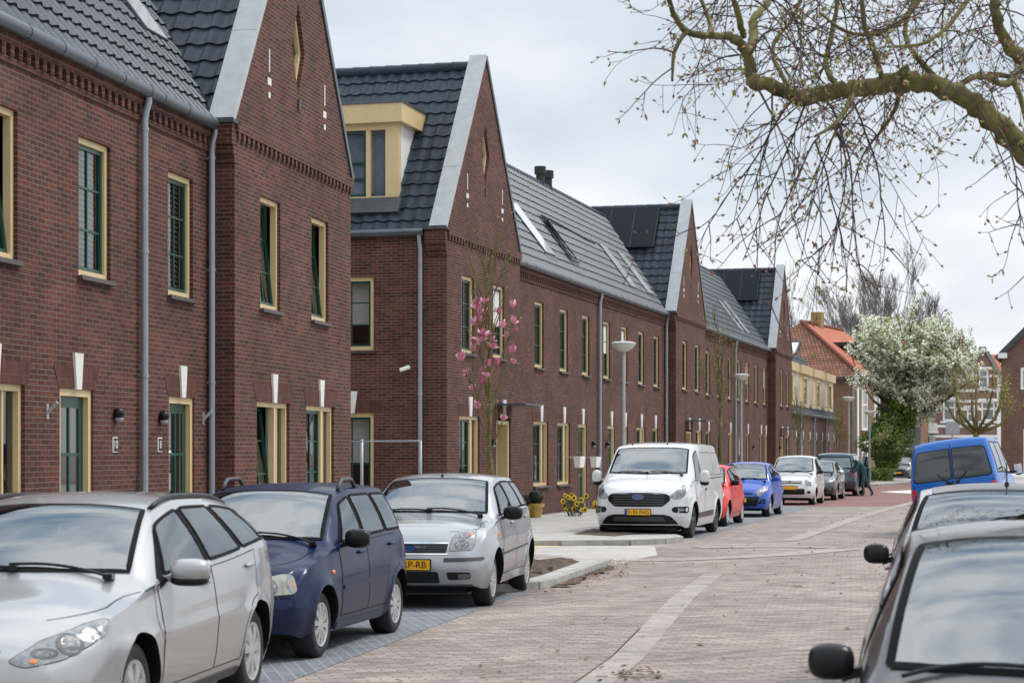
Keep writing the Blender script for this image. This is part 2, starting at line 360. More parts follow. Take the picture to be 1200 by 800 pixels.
# tree pits: soil
def soil(name, pts, z, seed, hh=.06):
    rnd = random.Random(seed); bm = bmesh.new()
    vs_ = [bm.verts.new((p[0], p[1], z)) for p in pts]; f = bm.faces.new(vs_)
    for k in range(2):
        for ax, n in ((0, (1, 0, 0)), (1, (0, 1, 0))):
            lo = min(v.co[ax] for v in bm.verts); hi = max(v.co[ax] for v in bm.verts)
            q = lo + .15
            while q < hi:
                c = [0, 0, 0]; c[ax] = q
                bmesh.ops.bisect_plane(bm, geom=bm.verts[:] + bm.edges[:] + bm.faces[:], plane_co=c, plane_no=n); q += .17
        break
    bmesh.ops.triangulate(bm, faces=bm.faces[:])
    for v in bm.verts:
        if not v.is_boundary: v.co.z += rnd.random() * hh
    if sum(f.normal.z for f in bm.faces) < 0: bmesh.ops.reverse_faces(bm, faces=bm.faces[:])
    me = bpy.data.meshes.new(name); bm.to_mesh(me); bm.free(); me.materials.append(SOIL)
    return tag(link(bpy.data.objects.new(name, me)), kind='structure')
soil('tree_pit_soil', [(LE(25.6) - .3, 25.7), (LE(27) - .25, 27), (LE(30.2) - .3, 30.2), (LE(30.2) - 1.8, 30.4), (LE(27) - 1.8, 27), (LE(25.6) - 1.5, 25.7)], .108, 3, .07)
soil('tree_pit_soil', [ground(*p) for p in ((672, 631.5), (720, 634), (782, 627.5), (745, 624), (690, 626))], .106, 4, .03)
soil('soil_spill', [(RE(y) + random.uniform(-.35, .0), y) for y in frange(26, 43, 26)] + [(RE(y) + 1.2, y) for y in reversed(frange(26, 43, 20))], .012, 5, .07)
soil('soil_spill', [(LE(y) + random.uniform(.08, .42), y) for y in frange(25.8, 30.4, 14)] + [(LE(y) + .02, y) for y in reversed(frange(25.8, 30.4, 10))], .012, 6, .03)
# leaf and twig litter blown out of the pits (cannot be counted)
LITM = pbr('dry_leaf_litter', (.15, .085, .045), rough=.95, var=.4, vscale=30)
mb = MB(); rl = random.Random(12)
def litter(x, y, z=.02):
    a = rl.uniform(0, 6.28); s_ = rl.uniform(.008, .022); l_ = s_ * rl.uniform(1, 2.5)
    c_, n_ = math.cos(a), math.sin(a); h = rl.uniform(0, .02)
    mb.quad((x - c_ * l_ - n_ * s_, y - n_ * l_ + c_ * s_, z), (x + c_ * l_ - n_ * s_, y + n_ * l_ + c_ * s_, z + h), (x + c_ * l_ + n_ * s_, y + n_ * l_ - c_ * s_, z + h), (x - c_ * l_ + n_ * s_, y - n_ * l_ - c_ * s_, z))
for i in range(420):
    y = rl.uniform(23, 46); litter(RE(y) - abs(rl.gauss(0, .38)) + .15, y)
for i in range(300):
    y = rl.gauss(28.3, 1.6); litter(LE(y) + abs(rl.gauss(0, .3)), y)
for i in range(260):
    y = rl.uniform(9, 60); litter(LE(y) + rl.uniform(.1, 1) * (RE(y) - LE(y)), y, .012)
for i in range(45):
    y = rl.gauss(15.7, .25); litter(.9 + rl.gauss(0, .12), y, .012)
tag(mb.build('leaf_litter', LITM), kind='stuff')
WHITEMARK = pbr('road_paint_white', (.72, .72, .70), rough=.8, var=.12, vscale=5)
sheet('road_marking', [ground(1031, 576.3), ground(1078, 573.6), ground(1078, 578.3)], .008, WHITEMARK)

# ------------------------------------------------------------------ terraced houses
class Frame:
    def __init__(s, x0, k, y0):          # facade line X = x0 + k*Y, origin where Y = y0
        s.d = Vector((k, 1)).normalized(); s.o = Vector((x0 + k * y0, y0)); s.n = Vector((-s.d.y, s.d.x)); s.rz = math.atan2(s.d.y, s.d.x)
    def u(s, px, y=0.0):
        r = (px - HX) / F; p = s.o + s.n * y
        return (p.x - r * p.y) / (r * s.d.y - s.d.x)
    def w(s, u, y=0.0, z=0.0):
        p = s.o + s.d * u + s.n * y; return Vector((p.x, p.y, z))
    def z(s, px, py, y=0.0):
        return CH - (py - HY) / F * s.w(s.u(px, y), y).y
    def roof(s, px, py, z0, k, y0=0):      # hit of a pixel ray with the plane z = z0 + k*(y-y0); returns u, y
        r = Vector(((px - HX) / F, 1.0, -(py - HY) / F))
        # X=r.x*t, Y=t, Z=CH+r.z*t ; local y = (P-o).n
        a = (Vector((r.x, 1.0))).dot(s.n); b = s.o.dot(s.n)
        t = (z0 - CH - k * (b + y0)) / (r.z - k * a)
        P = Vector((r.x * t, t)); q = P - s.o
        return q.dot(s.d), q.dot(s.n)
F1 = Frame(-9.97, .1886, 20.0)
F2 = Frame(-13.72, .2743, 43.3)
GO = -.38                                   # gable fronts stand this far in front of the rows

def wall(parent, name, outline, holes, y, mat=BRICK, depth=.16):
    mb = MB(); hs = []
    for h in holes:
        if len(h) == 4 and not isinstance(h[0], tuple): h = [(h[0], h[2]), (h[1], h[2]), (h[1], h[3]), (h[0], h[3])]
        hs.append(h)
    mb.poly(outline, hs, to3=lambda a, b: (a, y, b))
    for h in hs:
        for i in range(len(h)):
            a, b = h[i], h[(i + 1) % len(h)]
            mb.quad((a[0], y, a[1]), (b[0], y, b[1]), (b[0], y + depth, b[1]), (a[0], y + depth, a[1]))
    o = mb.build(name, mat, parent, uv=False)
    bm = bmesh.new(); bm.from_mesh(o.data)
    for f in bm.faces:                       # front sheet faces the street
        if abs(f.normal.y) > .5 and f.normal.y > 0: f.normal_flip()
    lay = bm.loops.layers.uv.new('UVMap')
    for f in bm.faces:
        n = f.normal
        for l in f.loops:
            c = l.vert.co
            l[lay].uv = (c.x, c.z) if abs(n.y) > .5 else ((c.y + .05, c.z) if abs(n.x) > .5 else (c.x, c.y))
    bm.to_mesh(o.data); bm.free()
    return o

def ring(mb, u0, u1, z0, z1, t, ya, yb, m=0, tb=None):
    tb = tb or t
    mb.box(u0, u0 + t, ya, yb, z0, z1, m); mb.box(u1 - t, u1, ya, yb, z0, z1, m)
    mb.box(u0 + t, u1 - t, ya, yb, z0, z0 + tb, m); mb.box(u0 + t, u1 - t, ya, yb, z1 - t, z1, m)

rw = random.Random(21)
def window(parent, u0, u1, z0, z1, y, style='single', far=False, sill=True, tilt=0, curt=None, white=False, bars=(1, 2)):
    fm = WHITEP if white else CREAM
    t = .075; mb = MB(); ya, yb = y + .05, y + .145
    ring(mb, u0, u1, z0, z1, t, ya, yb, tb=.085)
    su0, su1 = u0 + t, u1 - t
    if style == 'double':
        um = u0 + (u1 - u0) * .60; mb.box(um, um + .09, ya - .002, yb - .003, z0 + .085, z1 - t); su1 = um
        mb.box(um + .09 + .10, um + .13 + .10, ya + .02, yb - .01, z0 + .085, z1 - t)
    wnd = mb.build('window', fm, parent)
    # sash
    mb = MB(); sz0, sz1 = z0 + .085, z1 - t; st = .052
    cy = y + .118
    ring(mb, su0, su1, sz0, sz1, st, cy - .03, cy + .025)
    if bars:
        nv, nh = bars
        for i in range(nv):
            c = su0 + (su1 - su0) * (i + 1) / (nv + 1); mb.box(c - .013, c + .013, cy - .018, cy + .012, sz0 + st, sz1 - st)
        for i in range(nh):
            c = sz0 + (sz1 - sz0) * (i + 1) / (nh + 1); mb.box(su0 + st, su1 - st, cy - .02, cy + .0145, c - .013, c + .013)
    pa = MB(); pa.quad((su0 + .02, cy, sz0 + .02), (su1 - .02, cy, sz0 + .02), (su1 - .02, cy, sz1 - .02), (su0 + .02, cy, sz1 - .02))
    if tilt:
        for b in (mb, pa):
            nv = []
            for (x, yy, z) in b.v:
                dz = z - sz0; nv.append((x, yy + dz * math.sin(R(tilt)), sz0 + dz * math.cos(R(tilt))))
            b.v = nv
    if style == 'double': pa.quad((um + .09, cy + .001, z0 + .08), (u1 - t, cy + .001, z0 + .08), (u1 - t, cy + .001, z1 - t), (um + .09, cy + .001, z1 - t))
    mb.build('sash', WHITEP if white else GREEN, wnd); pa.build('pane', GLASS, wnd)
    # what hangs behind the glass
    c = curt or rw.choice(['dark', 'roller', 'side', 'net', 'blind', 'side'])
    cm = MB(); yc = y + .30
    mats = CURT
    if c == 'blind':
        n = int((z1 - z0) / .07)
        for i in range(n): cm.obox(((u0 + u1) / 2, y + .2, z0 + .06 + i * .07), ((u1 - u0) / 2 - .1, 0, 0), (0, .018, .022), (0, -.002, .002))
    elif c == 'net':
        zz = z0 + (z1 - z0) * rw.uniform(.45, .75); cm.quad((u0, yc, z0), (u1, yc, z0), (u1, yc, zz), (u0, yc, zz))
    elif c == 'roller':
        zz = z0 + (z1 - z0) * .45; cm.quad((u0, yc - .2, zz), (u1, yc - .2, zz), (u1, yc - .2, z1), (u0, yc - .2, z1))
    elif c == 'side':
        mats = CURTY if rw.random() < .5 else CURT
        for a, b in ((u0 - .05, u0 + .28), (u1 - .3, u1 + .25)):
            n = 10
            for i in range(n):
                xa, xb = a + (b - a) * i / n, a + (b - a) * (i + 1) / n
                d = .03 * (i % 2); e = .03 * ((i + 1) % 2)
                cm.quad((xa, yc + d, z0 - .1), (xb, yc + e, z0 - .1), (xb, yc + e, z1 + .1), (xa, yc + d, z1 + .1))
            cm.build('curtain', mats, wnd); cm = MB()
    if cm.f: cm.build('curtain' if c != 'blind' else 'blind', mats, wnd)
    if sill:
        s_ = MB(); s_.obox(((u0 + u1) / 2, y + .02, z0 - .032), ((u1 - u0) / 2 + .03, 0, 0), (0, .085, -.012), (0, .005, .028)); s_.build('sill', SILLM, wnd)
    return wnd

def door(parent, u0, u1, z1, y, z0=.1, canopy=False, side=None, depth=.10):
    t = .09; yc = y + depth
    mb = MB(); mb.box(u0 + t, u1 - t, yc + .02, yc + .065, z0 + .02, z1 - t)
    # raised rails, panes and bottom panel
    a, b = u0 + t, u1 - t; zr = z0 + 1.05
    for (p, q, r_, s_) in ((a, b, z1 - t - .14, z1 - t), (a, b, zr - .12, zr), (a, b, z0 + .02, z0 + .24), (a, a + .13, z0 + .24, zr - .12), (b - .13, b, z0 + .24, zr - .12), (a, a + .13, zr, z1 - t - .14), (b - .13, b, zr, z1 - t - .14)):
        mb.box(p, q, yc + .001, yc + .0195, r_, s_)
    zc = (zr + z1 - t - .14) / 2; mb.box((a + b) / 2 - .02, (a + b) / 2 + .02, yc - .002, yc + .0185, zr, z1 - t - .14); mb.box(a + .13, b - .13, yc - .001, yc + .0175, zc - .02, zc + .02)
    d = mb.build('door', GREEN, parent)
    f = MB(); f.box(u0, u0 + t, y + .03, yc + .09, z0, z1); f.box(u1 - t, u1, y + .03, yc + .09, z0, z1); f.box(u0 + t, u1 - t, y + .03, yc + .09, z1 - t, z1)
    f.build('door_frame', CREAM, d)
    p = MB(); p.quad((a + .125, yc + .014, zr), (b - .125, yc + .014, zr), (b - .125, yc + .014, z1 - t - .14), (a + .125, yc + .014, z1 - t - .14)); p.build('pane', CARGLASS, d)
    h = MB(); h.box(a + .05, a + .09, yc - .012, yc + .001, zr - .18, zr + .02); h.tube([(a + .07, yc - .01, zr - .05), (a + .07, yc - .06, zr - .05), (a + .19, yc - .06, zr - .05)], .01, 8); h.build('handle', GALV, d)
    s_ = MB(); s_.box(u0 - .01, u1 + .01, y - .02, yc + .1, z0 - .06, z0 + .015); s_.build('threshold', SILLM, d)
    return d

def lintel(parent, u0, u1, z, y, key=True):
    mb = MB(); a, b = u0 - .18, u1 + .18
    mb.add([(u0 - .04, y - .006, z + .002), (u1 + .04, y - .006, z + .002), (b, y - .006, z + .27), (a, y - .006, z + .27), (u0 - .04, y + .01, z + .002), (u1 + .04, y + .01, z + .002), (b, y + .01, z + .27), (a, y + .01, z + .27)],
           [(0, 1, 2, 3), (4, 7, 6, 5), (0, 4, 5, 1), (1, 5, 6, 2), (2, 6, 7, 3), (3, 7, 4, 0)])
    l = mb.build('lintel', SOLDIER, parent, uv=True)
    if key:
        c = (u0 + u1) / 2; k = MB(); w0, w1, h0, h1 = .075, .135, z - .005, z + .44
        k.add([(c - w0, y - .035, h0), (c + w0, y - .035, h0), (c + w1, y - .035, h1), (c - w1, y - .035, h1), (c - w0, y + .01, h0), (c + w0, y + .01, h0), (c + w1, y + .01, h1), (c - w1, y + .01, h1)],
              [(0, 1, 2, 3), (4, 7, 6, 5), (0, 4, 5, 1), (1, 5, 6, 2), (2, 6, 7, 3), (3, 7, 4, 0)])
        k.build('keystone', STONE, parent)
def cornice(parent, u0, u1, z, y, name='cornice'):
    """two projecting courses over a row of dentil headers"""
    mb = MB(); mb.box(u0, u1, y - .075, y + .01, z, z + .14); mb.box(u0, u1, y - .03, y + .01, z - .20, z - .132)
    n = int((u1 - u0) / .22)
    for i in range(n):
        c = u0 + (i + .5) * (u1 - u0) / n; mb.box(c - .052, c + .052, y - .06, y + .01, z - .13, z - .002)
    return mb.build(name, BRICK, parent, uv=True)
def gutter(parent, u0, u1, z, y, axis='u'):
    mb = MB(); P = (lambda a: (a, y - .13, z)) if axis == 'u' else (lambda a: (y, a, z))
    mb.tube([P(u0), P(u1)], .085, 14)
    q = u0 + .4
    while q < u1: mb.tube([P(q), P(q + .05)], .092, 14); q += .95
    # flat zinc apron between the gutter and the tiles
    if axis == 'u': mb.box(u0, u1, y - .14, y + .02, z + .05, z + .085)
    return mb.build('gutter', ZINC, parent, smooth=True, angle=40)
def downpipe(parent, u, z1, y, z0=.1):
    mb = MB(); r = .048
    mb.tube([(u, y - .13, z1), (u, y - .13, z1 - .12), (u, y - .09, z1 - .26), (u, y - .075, z1 - .36), (u, y - .075, z0)], r, 12)
    for h in (1.1, 2.75, 4.4, z1 - .5):
        mb.tube([(u, y - .075, h), (u, y - .075, h + .045)], r + .009, 12); mb.box(u - .012, u + .012, y - .03, y + .01, h + .01, h + .035)
    return mb.build('downpipe', PIPE, parent, smooth=True, angle=40)

PROF = [0, .001, .004, .016, .034, .042, .034, .014]
def tiles(parent, O, A, S, La, Ls, tw=.295, tc=.35, name='roof', res=1, flip=False):
    O, A, S = Vector(O), Vector(A).normalized(), Vector(S).normalized(); N = A.cross(S)
    prof = PROF[::res]; k = len(prof); nc = max(1, round(La / tw)); tw = La / nc; nr = max(1, round(Ls / tc)); tc = Ls / nr
    V, Fs = [], []; cols = nc * k + 1
    rr = random.Random(int(La * 100 + Ls * 10))
    for j in range(nr):
        jit = [rr.uniform(-.009, .009) for _ in range(nc + 1)]
        for lo in (0, 1):
            v = j * tc + (0 if lo == 0 else tc); h0 = .034 if lo == 0 else 0
            for i in range(cols):
                c = i // k; p = O + A * (i * tw / k) + S * (v - (0.012 if lo == 0 else 0) + jit[c]) + N * (prof[i % k] * (1 if lo == 0 else .92) + h0)
                V.append(p[:])
        b = j * 2 * cols
        for i in range(cols - 1):
            Fs.append((b + i, b + i + 1, b + cols + i + 1, b + cols + i))
            if j < nr - 1: Fs.append((b + cols + i, b + cols + i + 1, b + 2 * cols + i + 1, b + 2 * cols + i))
    # front edge of the lowest course, and a flat underlay
    b = len(V)
    for i in range(cols): V.append((O + A * (i * tw / k) - N * .03)[:])
    for i in range(cols - 1): Fs.append((b + i, b + i + 1, i + 1, i))
    mb = MB(); mb.v = V; mb.f = Fs; mb.m = [0] * len(Fs)
    q = [O - N * .035, O + A * La - N * .035, O + A * La + S * Ls - N * .035, O + S * Ls - N * .035]; mb.quad(*q)
    return mb.build(name, TILE, parent)
def ridge(parent, a, b, r=.11):
    a, b = Vector(a), Vector(b); n = max(1, round((b - a).length / .4)); mb = MB()
    for i in range(n):
        p, q = a + (b - a) * (i / n), a + (b - a) * ((i + 1.08) / n); mb.tube([p, q], [r * 1.06, r * .94], 12)
    return mb.build('ridge_tiles', TILE, parent, smooth=True, angle=40)
def skylight(parent, O, A, S, wd, hg, op=0):
    O, A, S = Vector(O), Vector(A).normalized(), Vector(S).normalized(); N = A.cross(S)
    mb = MB(); t = .07; hh = .075
    for c, ex, ey in ((O + S * (hg / 2) - A * (wd / 2), t / 2, hg / 2 + t / 2), (O + S * (hg / 2) + A * (wd / 2), t / 2, hg / 2 + t / 2)): mb.obox(c + N * .045, A * ex * .8, S * ey, N * .035)
    for c in (O, O + S * hg): mb.obox(c + N * .046, A * (wd / 2 - t / 2), S * (t / 2), N * .033)
    mb.obox(O - S * .14 + N * .036, A * (wd / 2 + .1), S * .11, N * .01)
    fr = mb.build('skylight', ZINC, parent)
    g = MB()
    if op:   # pivoted open about its top edge
        S2 = (S * math.cos(R(op)) - N * math.sin(R(op))); top = O + S * (hg - .05) + N * .13
        a = top - S2 * (hg - .08); g.quad(a - A * (wd / 2 - .05), a + A * (wd / 2 - .05), top + A * (wd / 2 - .05), top - A * (wd / 2 - .05))
        s_ = MB(); s_.obox(a - N * .01, A * (wd / 2), S2 * .04, N * .03)
        for sg in (-1, 1): s_.obox((a + top) / 2 + A * sg * (wd / 2 - .03) - N * .01, A * .03, S2 * (hg / 2 - .04), N * .025)
        s_.build('sash', LEAD, fr)
    else:
        g.quad(*[O + A * sa * (wd / 2 - .03) + S * (hg * sb) + N * .10 for sa, sb in ((-1, .02), (1, .02), (1, .98), (-1, .98))]) if False else g.obox(O + S * hg * .5 + N * .085, A * (wd / 2 + .01), S * (hg * .5 + .02), N * .006)
    g.build('pane', SKYGLASS, fr)
    return fr
SKYGLASS = pbr('skylight_glass', (.55, .58, .58), rough=.04, ior=1.9, var=.12, vscale=1.5)

ZE = 6.55; TAN = 1.33; CS = 1 / math.hypot(1, TAN); SN = TAN * CS     # eaves height, roof slope
RD = 2.75; RZ = ZE + .12 + TAN * RD
def row_roof(parent, u0, u1, ue0=0, ue1=0, res=1, dz=0):
    a, b = u0 - ue0, u1 + ue1
    tiles(parent, (a, -.06, ZE + .06 + dz), (1, 0, 0), (0, CS, SN), b - a, (RD + .06) / CS, res=res)
    mb = MB(); z = RZ + dz; mb.quad((a, RD, z - .05), (b, RD, z - .05), (b, 2 * RD + 2.6, ZE - 1), (a, 2 * RD + 2.6, ZE - 1)); mb.build('rear_roof', TILE, parent)
    ridge(parent, (a, RD, z - .01), (b, RD, z - .01))
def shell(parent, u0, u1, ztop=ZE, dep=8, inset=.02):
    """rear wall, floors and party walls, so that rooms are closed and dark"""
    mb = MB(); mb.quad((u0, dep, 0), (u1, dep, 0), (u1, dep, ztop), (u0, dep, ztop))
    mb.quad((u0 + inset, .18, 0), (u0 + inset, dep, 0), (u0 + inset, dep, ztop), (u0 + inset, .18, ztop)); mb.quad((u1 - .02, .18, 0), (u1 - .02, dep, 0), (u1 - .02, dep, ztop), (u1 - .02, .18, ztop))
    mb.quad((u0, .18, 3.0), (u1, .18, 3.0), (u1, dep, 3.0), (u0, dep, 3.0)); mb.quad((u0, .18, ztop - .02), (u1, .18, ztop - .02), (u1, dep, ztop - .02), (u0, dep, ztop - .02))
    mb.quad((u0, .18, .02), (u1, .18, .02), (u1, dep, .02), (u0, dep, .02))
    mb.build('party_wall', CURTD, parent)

def gable_block(t, u0, u1, zs, zap, holes, y=GO, dep=9.0, left_open_from=None, res=1, dia=None, anchors=True, z0c=None):
    """front wall with its gable, corbel band, copings, both roof slopes"""
    um = (u0 + u1) / 2; hh = list(holes)
    if dia:
        du, dz, dc = dia; hh.append([(um, dc - dz), (um + du, dc), (um, dc + dz), (um - du, dc)])
    sl = (zap - zs) / (u1 - u0) * 2; ln = math.hypot(1, sl); c, s = 1 / ln, sl / ln
    wall(t, 'wall', [(u0, 0), (u1, 0), (u1, zs), (um, zap), (u0, zs)], hh, y, depth=.17)
    # returns
    mb = MB(); mb.quad((u0, y, 0), (u0, .5, 0), (u0, .5, zs), (u0, y, zs)); mb.build('side_wall', BRICK, t, uv=True); mb = MB(); mb.quad((u1, y, 0), (u1, dep, 0), (u1, dep, zs), (u1, y, zs)); mb.build('side_wall', BRICK, t, uv=True)
    # corbel band across the foot of the gable
    zc = (z0c or zs) - .16; mb = MB(); mb.box(u0 + .02, u1 + .04, y - .05, y + .01, zc, zc + .17); n = int((u1 - u0) / .22)
    for i in range(n):
        q = u0 + (i + .5) * (u1 - u0) / n; mb.box(q - .052, q + .052, y - .045, y + .01, zc - .11, zc - .002)
    mb.build('cornice', BRICK, t, uv=True)
    # roof slopes
    rz0 = zs - .12
    L_ = (um - u0) / c
    tiles(t, (u0 + .02, dep, rz0), (0, -1, 0), (c, 0, s), dep - y - .35, L_, tw=.30, tc=.36, res=res)
    tiles(t, (u1 + .03, y + .35, rz0), (0, 1, 0), (-c, 0, s), dep - y - .35, L_, tw=.30, tc=.36, res=2)
    ridge(t, (um, dep, rz0 + L_ * s + .02), (um, y + .4, rz0 + L_ * s + .02), .13)
    # copings: pale zinc slabs along both verges
    for sg, uu in ((1, u0), (-1, u1)):
        a = Vector((uu - sg * .06, y + .165, zs - .04)); b = Vector((um, y + .165, zap + .07 * 1)); S = (b - a).normalized(); A = Vector((0, 1, 0)); N = Vector((-S.z * sg, 0, S.x * sg)); N = N if N.z > 0 else -N
        mb = MB(); ln_ = (b - a).length; k = 3
        for i in range(k):
            p, q = a + S * (ln_ * i / k), a + S * (ln_ * (i + 1) / k + (.02 if i == k - 1 else -.006))
            mb.obox((p + q) / 2 + N * .06, (q - p) / 2, A * .195, N * (.055 if i % 2 else .053))
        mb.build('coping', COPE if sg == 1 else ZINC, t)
    # corbelled shoulder with its lead cap
    mb = MB(); x0 = u0
    for i, (o, z0, z1) in enumerate(((.05, zs - .62, zs - .50), (.10, zs - .50, zs - .36), (.15, zs - .36, zs - .05))):
        mb.box(x0 - o, x0 + .12, y - .012, y + .42 + o * .3, z0, z1 - .001)
    mb.build('shoulder', BRICK, t, uv=True)
    mb = MB(); mb.box(x0 - .2, x0 + .16, y - .05, y + .50, zs - .05, zs + .0); mb.build('shoulder_cap', LEAD, t)
    if dia:
        du, dz, dc = dia; mb = MB(); k = 1.0
        for ya, yb, w_ in ((y + .07, y + .15, .16),):
            pts = [(um, dc - dz), (um + du, dc), (um, dc + dz), (um - du, dc)]; ins = [(um + (p - um) * (1 - w_ * 1.6), dc + (q - dc) * (1 - w_ * 1.6)) for p, q in pts]
            for i in range(4):
                j = (i + 1) % 4; A_, B_, C_, D_ = pts[i], pts[j], ins[j], ins[i]
                for yy in (ya, yb): mb.quad(*[(p[0], yy, p[1]) for p in (A_, B_, C_, D_)])
                mb.quad((C_[0], ya, C_[1]), (D_[0], ya, D_[1]), (D_[0], yb, D_[1]), (C_[0], yb, C_[1]))
        w_ = mb.build('window', CREAM, t); g = MB(); g.quad(*[(p[0], y + .13, p[1]) for p in ins]); g.build('pane', GLASS, w_)
        mb = MB(); mb.box(um - du * .7, um + du * .7, y + .12, y + .14, dc - .012, dc + .012); mb.box(um - .012, um + .012, y + .119, y + .141, dc - dz * .7, dc + dz * .7); mb.build('sash', GREEN, w_)
        mb = MB(); mb.box(um - .05, um + .05, y - .03, y + .02, dc - dz - .22, dc - dz - .05); mb.build('keystone', LEAD, t)
    if anchors:   # little white inlays beside the lozenge window
        mb = MB()
        for sg in (-1, 1):
            q = um + sg * (u1 - u0) * .24; zz = zs + 1.02
            mb.box(q - .022, q + .022, y - .004, y + .01, zz, zz + .36); mb.box(q - .09, q + .09, y - .004, y + .01, zz - .20, zz - .09); mb.box(q - .05, q + .05, y - .004, y + .01, zz - .40, zz - .31)
        mb.build('inlay', STONE, t)
    return um, c, s, rz0

def wall_lamp(parent, u, z, y):
    mb = MB(); mb.lathe([(.0, -.02), (.085, -.02), (.085, .0)], 16, axis='y', c=(u, y - .0, z)); mb.superell((u, y - .05, z + .03), (.085, .075, .075), .9, 8)
    o = mb.build('wall_lamp', BLACK, parent, smooth=True, angle=50)
    g = MB(); g.superell((u, y - .05, z - .045), (.07, .06, .04), .9, 8); g.build('lamp_glass', pbr('lamp_glass_grey', (.25, .26, .30), rough=.25), o, smooth=True); return o
def flag_holder(parent, u, z, y):
    mb = MB(); mb.box(u - .03, u + .03, y - .012, y + .01, z - .09, z + .09); mb.tube([(u, y, z - .02), (u + .0, y - .13, z + .11)], .022, 10); return mb.build('flag_holder', GALV, parent)

def text_mesh(name, body, size, mat, parent, M, extrude=.001, font_shear=0):
    cu = bpy.data.curves.new(name, 'FONT'); cu.body = body; cu.size = size; cu.align_x = 'CENTER'; cu.align_y = 'CENTER'; cu.extrude = extrude; cu.shear = font_shear; cu.resolution_u = 3
    tmp = bpy.data.objects.new('tmp', cu); COL.objects.link(tmp); dg = bpy.context.evaluated_depsgraph_get(); me = bpy.data.meshes.new_from_object(tmp.evaluated_get(dg))
    bpy.data.objects.remove(tmp); bpy.data.curves.remove(cu)
    me.materials.clear(); me.materials.append(mat); me.name = name; me.transform(M)
    o = bpy.data.objects.new(name, me); return link(o, parent)
def number_plate(parent, u, z, y, txt):
    mb = MB(); mb.bevbox(u - .085, u + .085, y - .012, y + .004, z - .1, z + .1, .01)
    o = mb.build('number_plate', STONE, parent)
    mb = MB(); mb.box(u - .07, u + .07, y - .0135, y - .011, z - .085, z + .085); mb.build('plate_face', BLACK, o)
    M = Matrix.Translation((u, y - .015, z)) @ Matrix.Rotation(R(90), 4, 'X')
    text_mesh('plate_digits', txt, .15, STONE, o, M)
    return o
def wires(*a): pass

# ---- block one (nearest) ------------------------------------------------
H1, S1, HG = 5.66, 3.93, 2.53
def px_open(fr, px, wd, y=0): u = fr.u(px, y); return (u, u + wd)
uP = F1.u(165)            # party line at the downpipe between the two green doors
uG0, uG1 = F1.u(275, GO), F1.u(411, GO)
# left row house
t = thing('row_house', 'nearest red-brown brick row house with a white blind upstairs and number 10', 'house', (*F1.o, 0), F1.rz, 'new brick terrace houses')
uA0 = -9.0
ops = []
big = (F1.u(17) + .08 - 1.02, F1.u(17) + .08); w2 = px_open(F1, 92, 1.03); d1 = px_open(F1, 70, 1.03); gbig = (F1.u(25) + .1 - 1.65, F1.u(25) + .1)
extra = [(-3.4, -2.4), (-6.5, -5.5)]
holes = [(*big, S1, H1), (*w2, S1, H1), (*d1, .1, HG), (*gbig, .82, HG)] + [(a, b, S1, H1) for a, b in extra] + [(-6.9, -5.3, .82, HG)]
wall(t, 'wall', [(uA0, 0), (uP, 0), (uP, ZE), (uA0, ZE)], holes, 0)
window(t, *big, S1, H1, 0, tilt=7, curt='dark'); window(t, *w2, S1, H1, 0, curt='blind')
for a, b in extra: window(t, a, b, S1, H1, 0)
window(t, *gbig, .82, HG, 0, 'double', curt='side'); window(t, -6.9, -5.3, .82, HG, 0, 'double')
door(t, *d1, HG, 0)
for q in (d1, gbig, (-6.9, -5.3)): lintel(t, *q, HG, 0)
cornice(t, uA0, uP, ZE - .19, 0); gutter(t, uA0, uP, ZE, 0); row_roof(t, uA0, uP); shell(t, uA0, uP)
wall_lamp(t, F1.u(135), F1.z(135, 487), 0); number_plate(t, F1.u(134.5), F1.z(134.5, 521), 0, '10'); flag_holder(t, F1.u(55), F1.z(55, 482), 0)
u_, y_ = F1.roof(186, 40, ZE + .1, TAN)
# skylight near the party line
ua, yya = F1.roof(198, 77, ZE + .1, TAN); ub, yyb = F1.roof(178, 0, ZE + .1, TAN)
SKA = (F1.roof(211, 78, ZE + .1, TAN)[0] + F1.roof(190, 70, ZE + .1, TAN)[0]) / 2
# gable house of block one (with the two metres of row that hold its front door)
g = thing('gable_house', 'nearest tall brick gable house, number 8 by its green door', 'house', (*F1.o, 0), F1.rz, 'new brick terrace houses')
w3 = px_open(F1, 197, 1.0); d2 = px_open(F1, 198, 1.03)
wall(g, 'wall', [(uP, 0), (uG0 + .02, 0), (uG0 + .02, ZE), (uP, ZE)], [(*w3, S1, H1), (*d2, .1, HG)], 0)
window(g, *w3, S1, H1, 0, curt='blind'); door(g, *d2, HG, 0); lintel(g, *d2, HG, 0)
cornice(g, uP, uG0 - .02, ZE - .19, 0); gutter(g, uP, uG0 - .03, ZE, 0); row_roof(g, uP, uG0 + 2.3)
downpipe(g, F1.u(169, -.07), ZE - .02, 0); downpipe(g, F1.u(248, -.07), ZE - .02, 0)
wall_lamp(g, F1.u(188), F1.z(188, 490), 0); number_plate(g, F1.u(187), F1.z(187, 521), 0, '8'); flag_holder(g, F1.u(238), F1.z(238, 490), 0)
skylight(g, (max(SKA, uP + .6), 0 + .95, ZE + .06 + TAN * 1.0), (1, 0, 0), (0, CS, SN), .82, 1.55)
a1, a2 = px_open(F1, 305, 1.02, GO), px_open(F1, 365, 1.02, GO); b1, b2 = px_open(F1, 301, 1.68, GO), px_open(F1, 359, 1.68, GO)
gh = [(*a1, S1 + .02, H1 + .02), (*a2, S1 + .02, H1 + .02), (*b1, .82, HG), (*b2, .82, HG)]
ZS = 6.62
gable_block(g, uG0, uG1, ZS, ZS + (uG1 - uG0) / 2 * 1.37, gh, dia=(.36, .76, F1.z(347, 57, GO)))
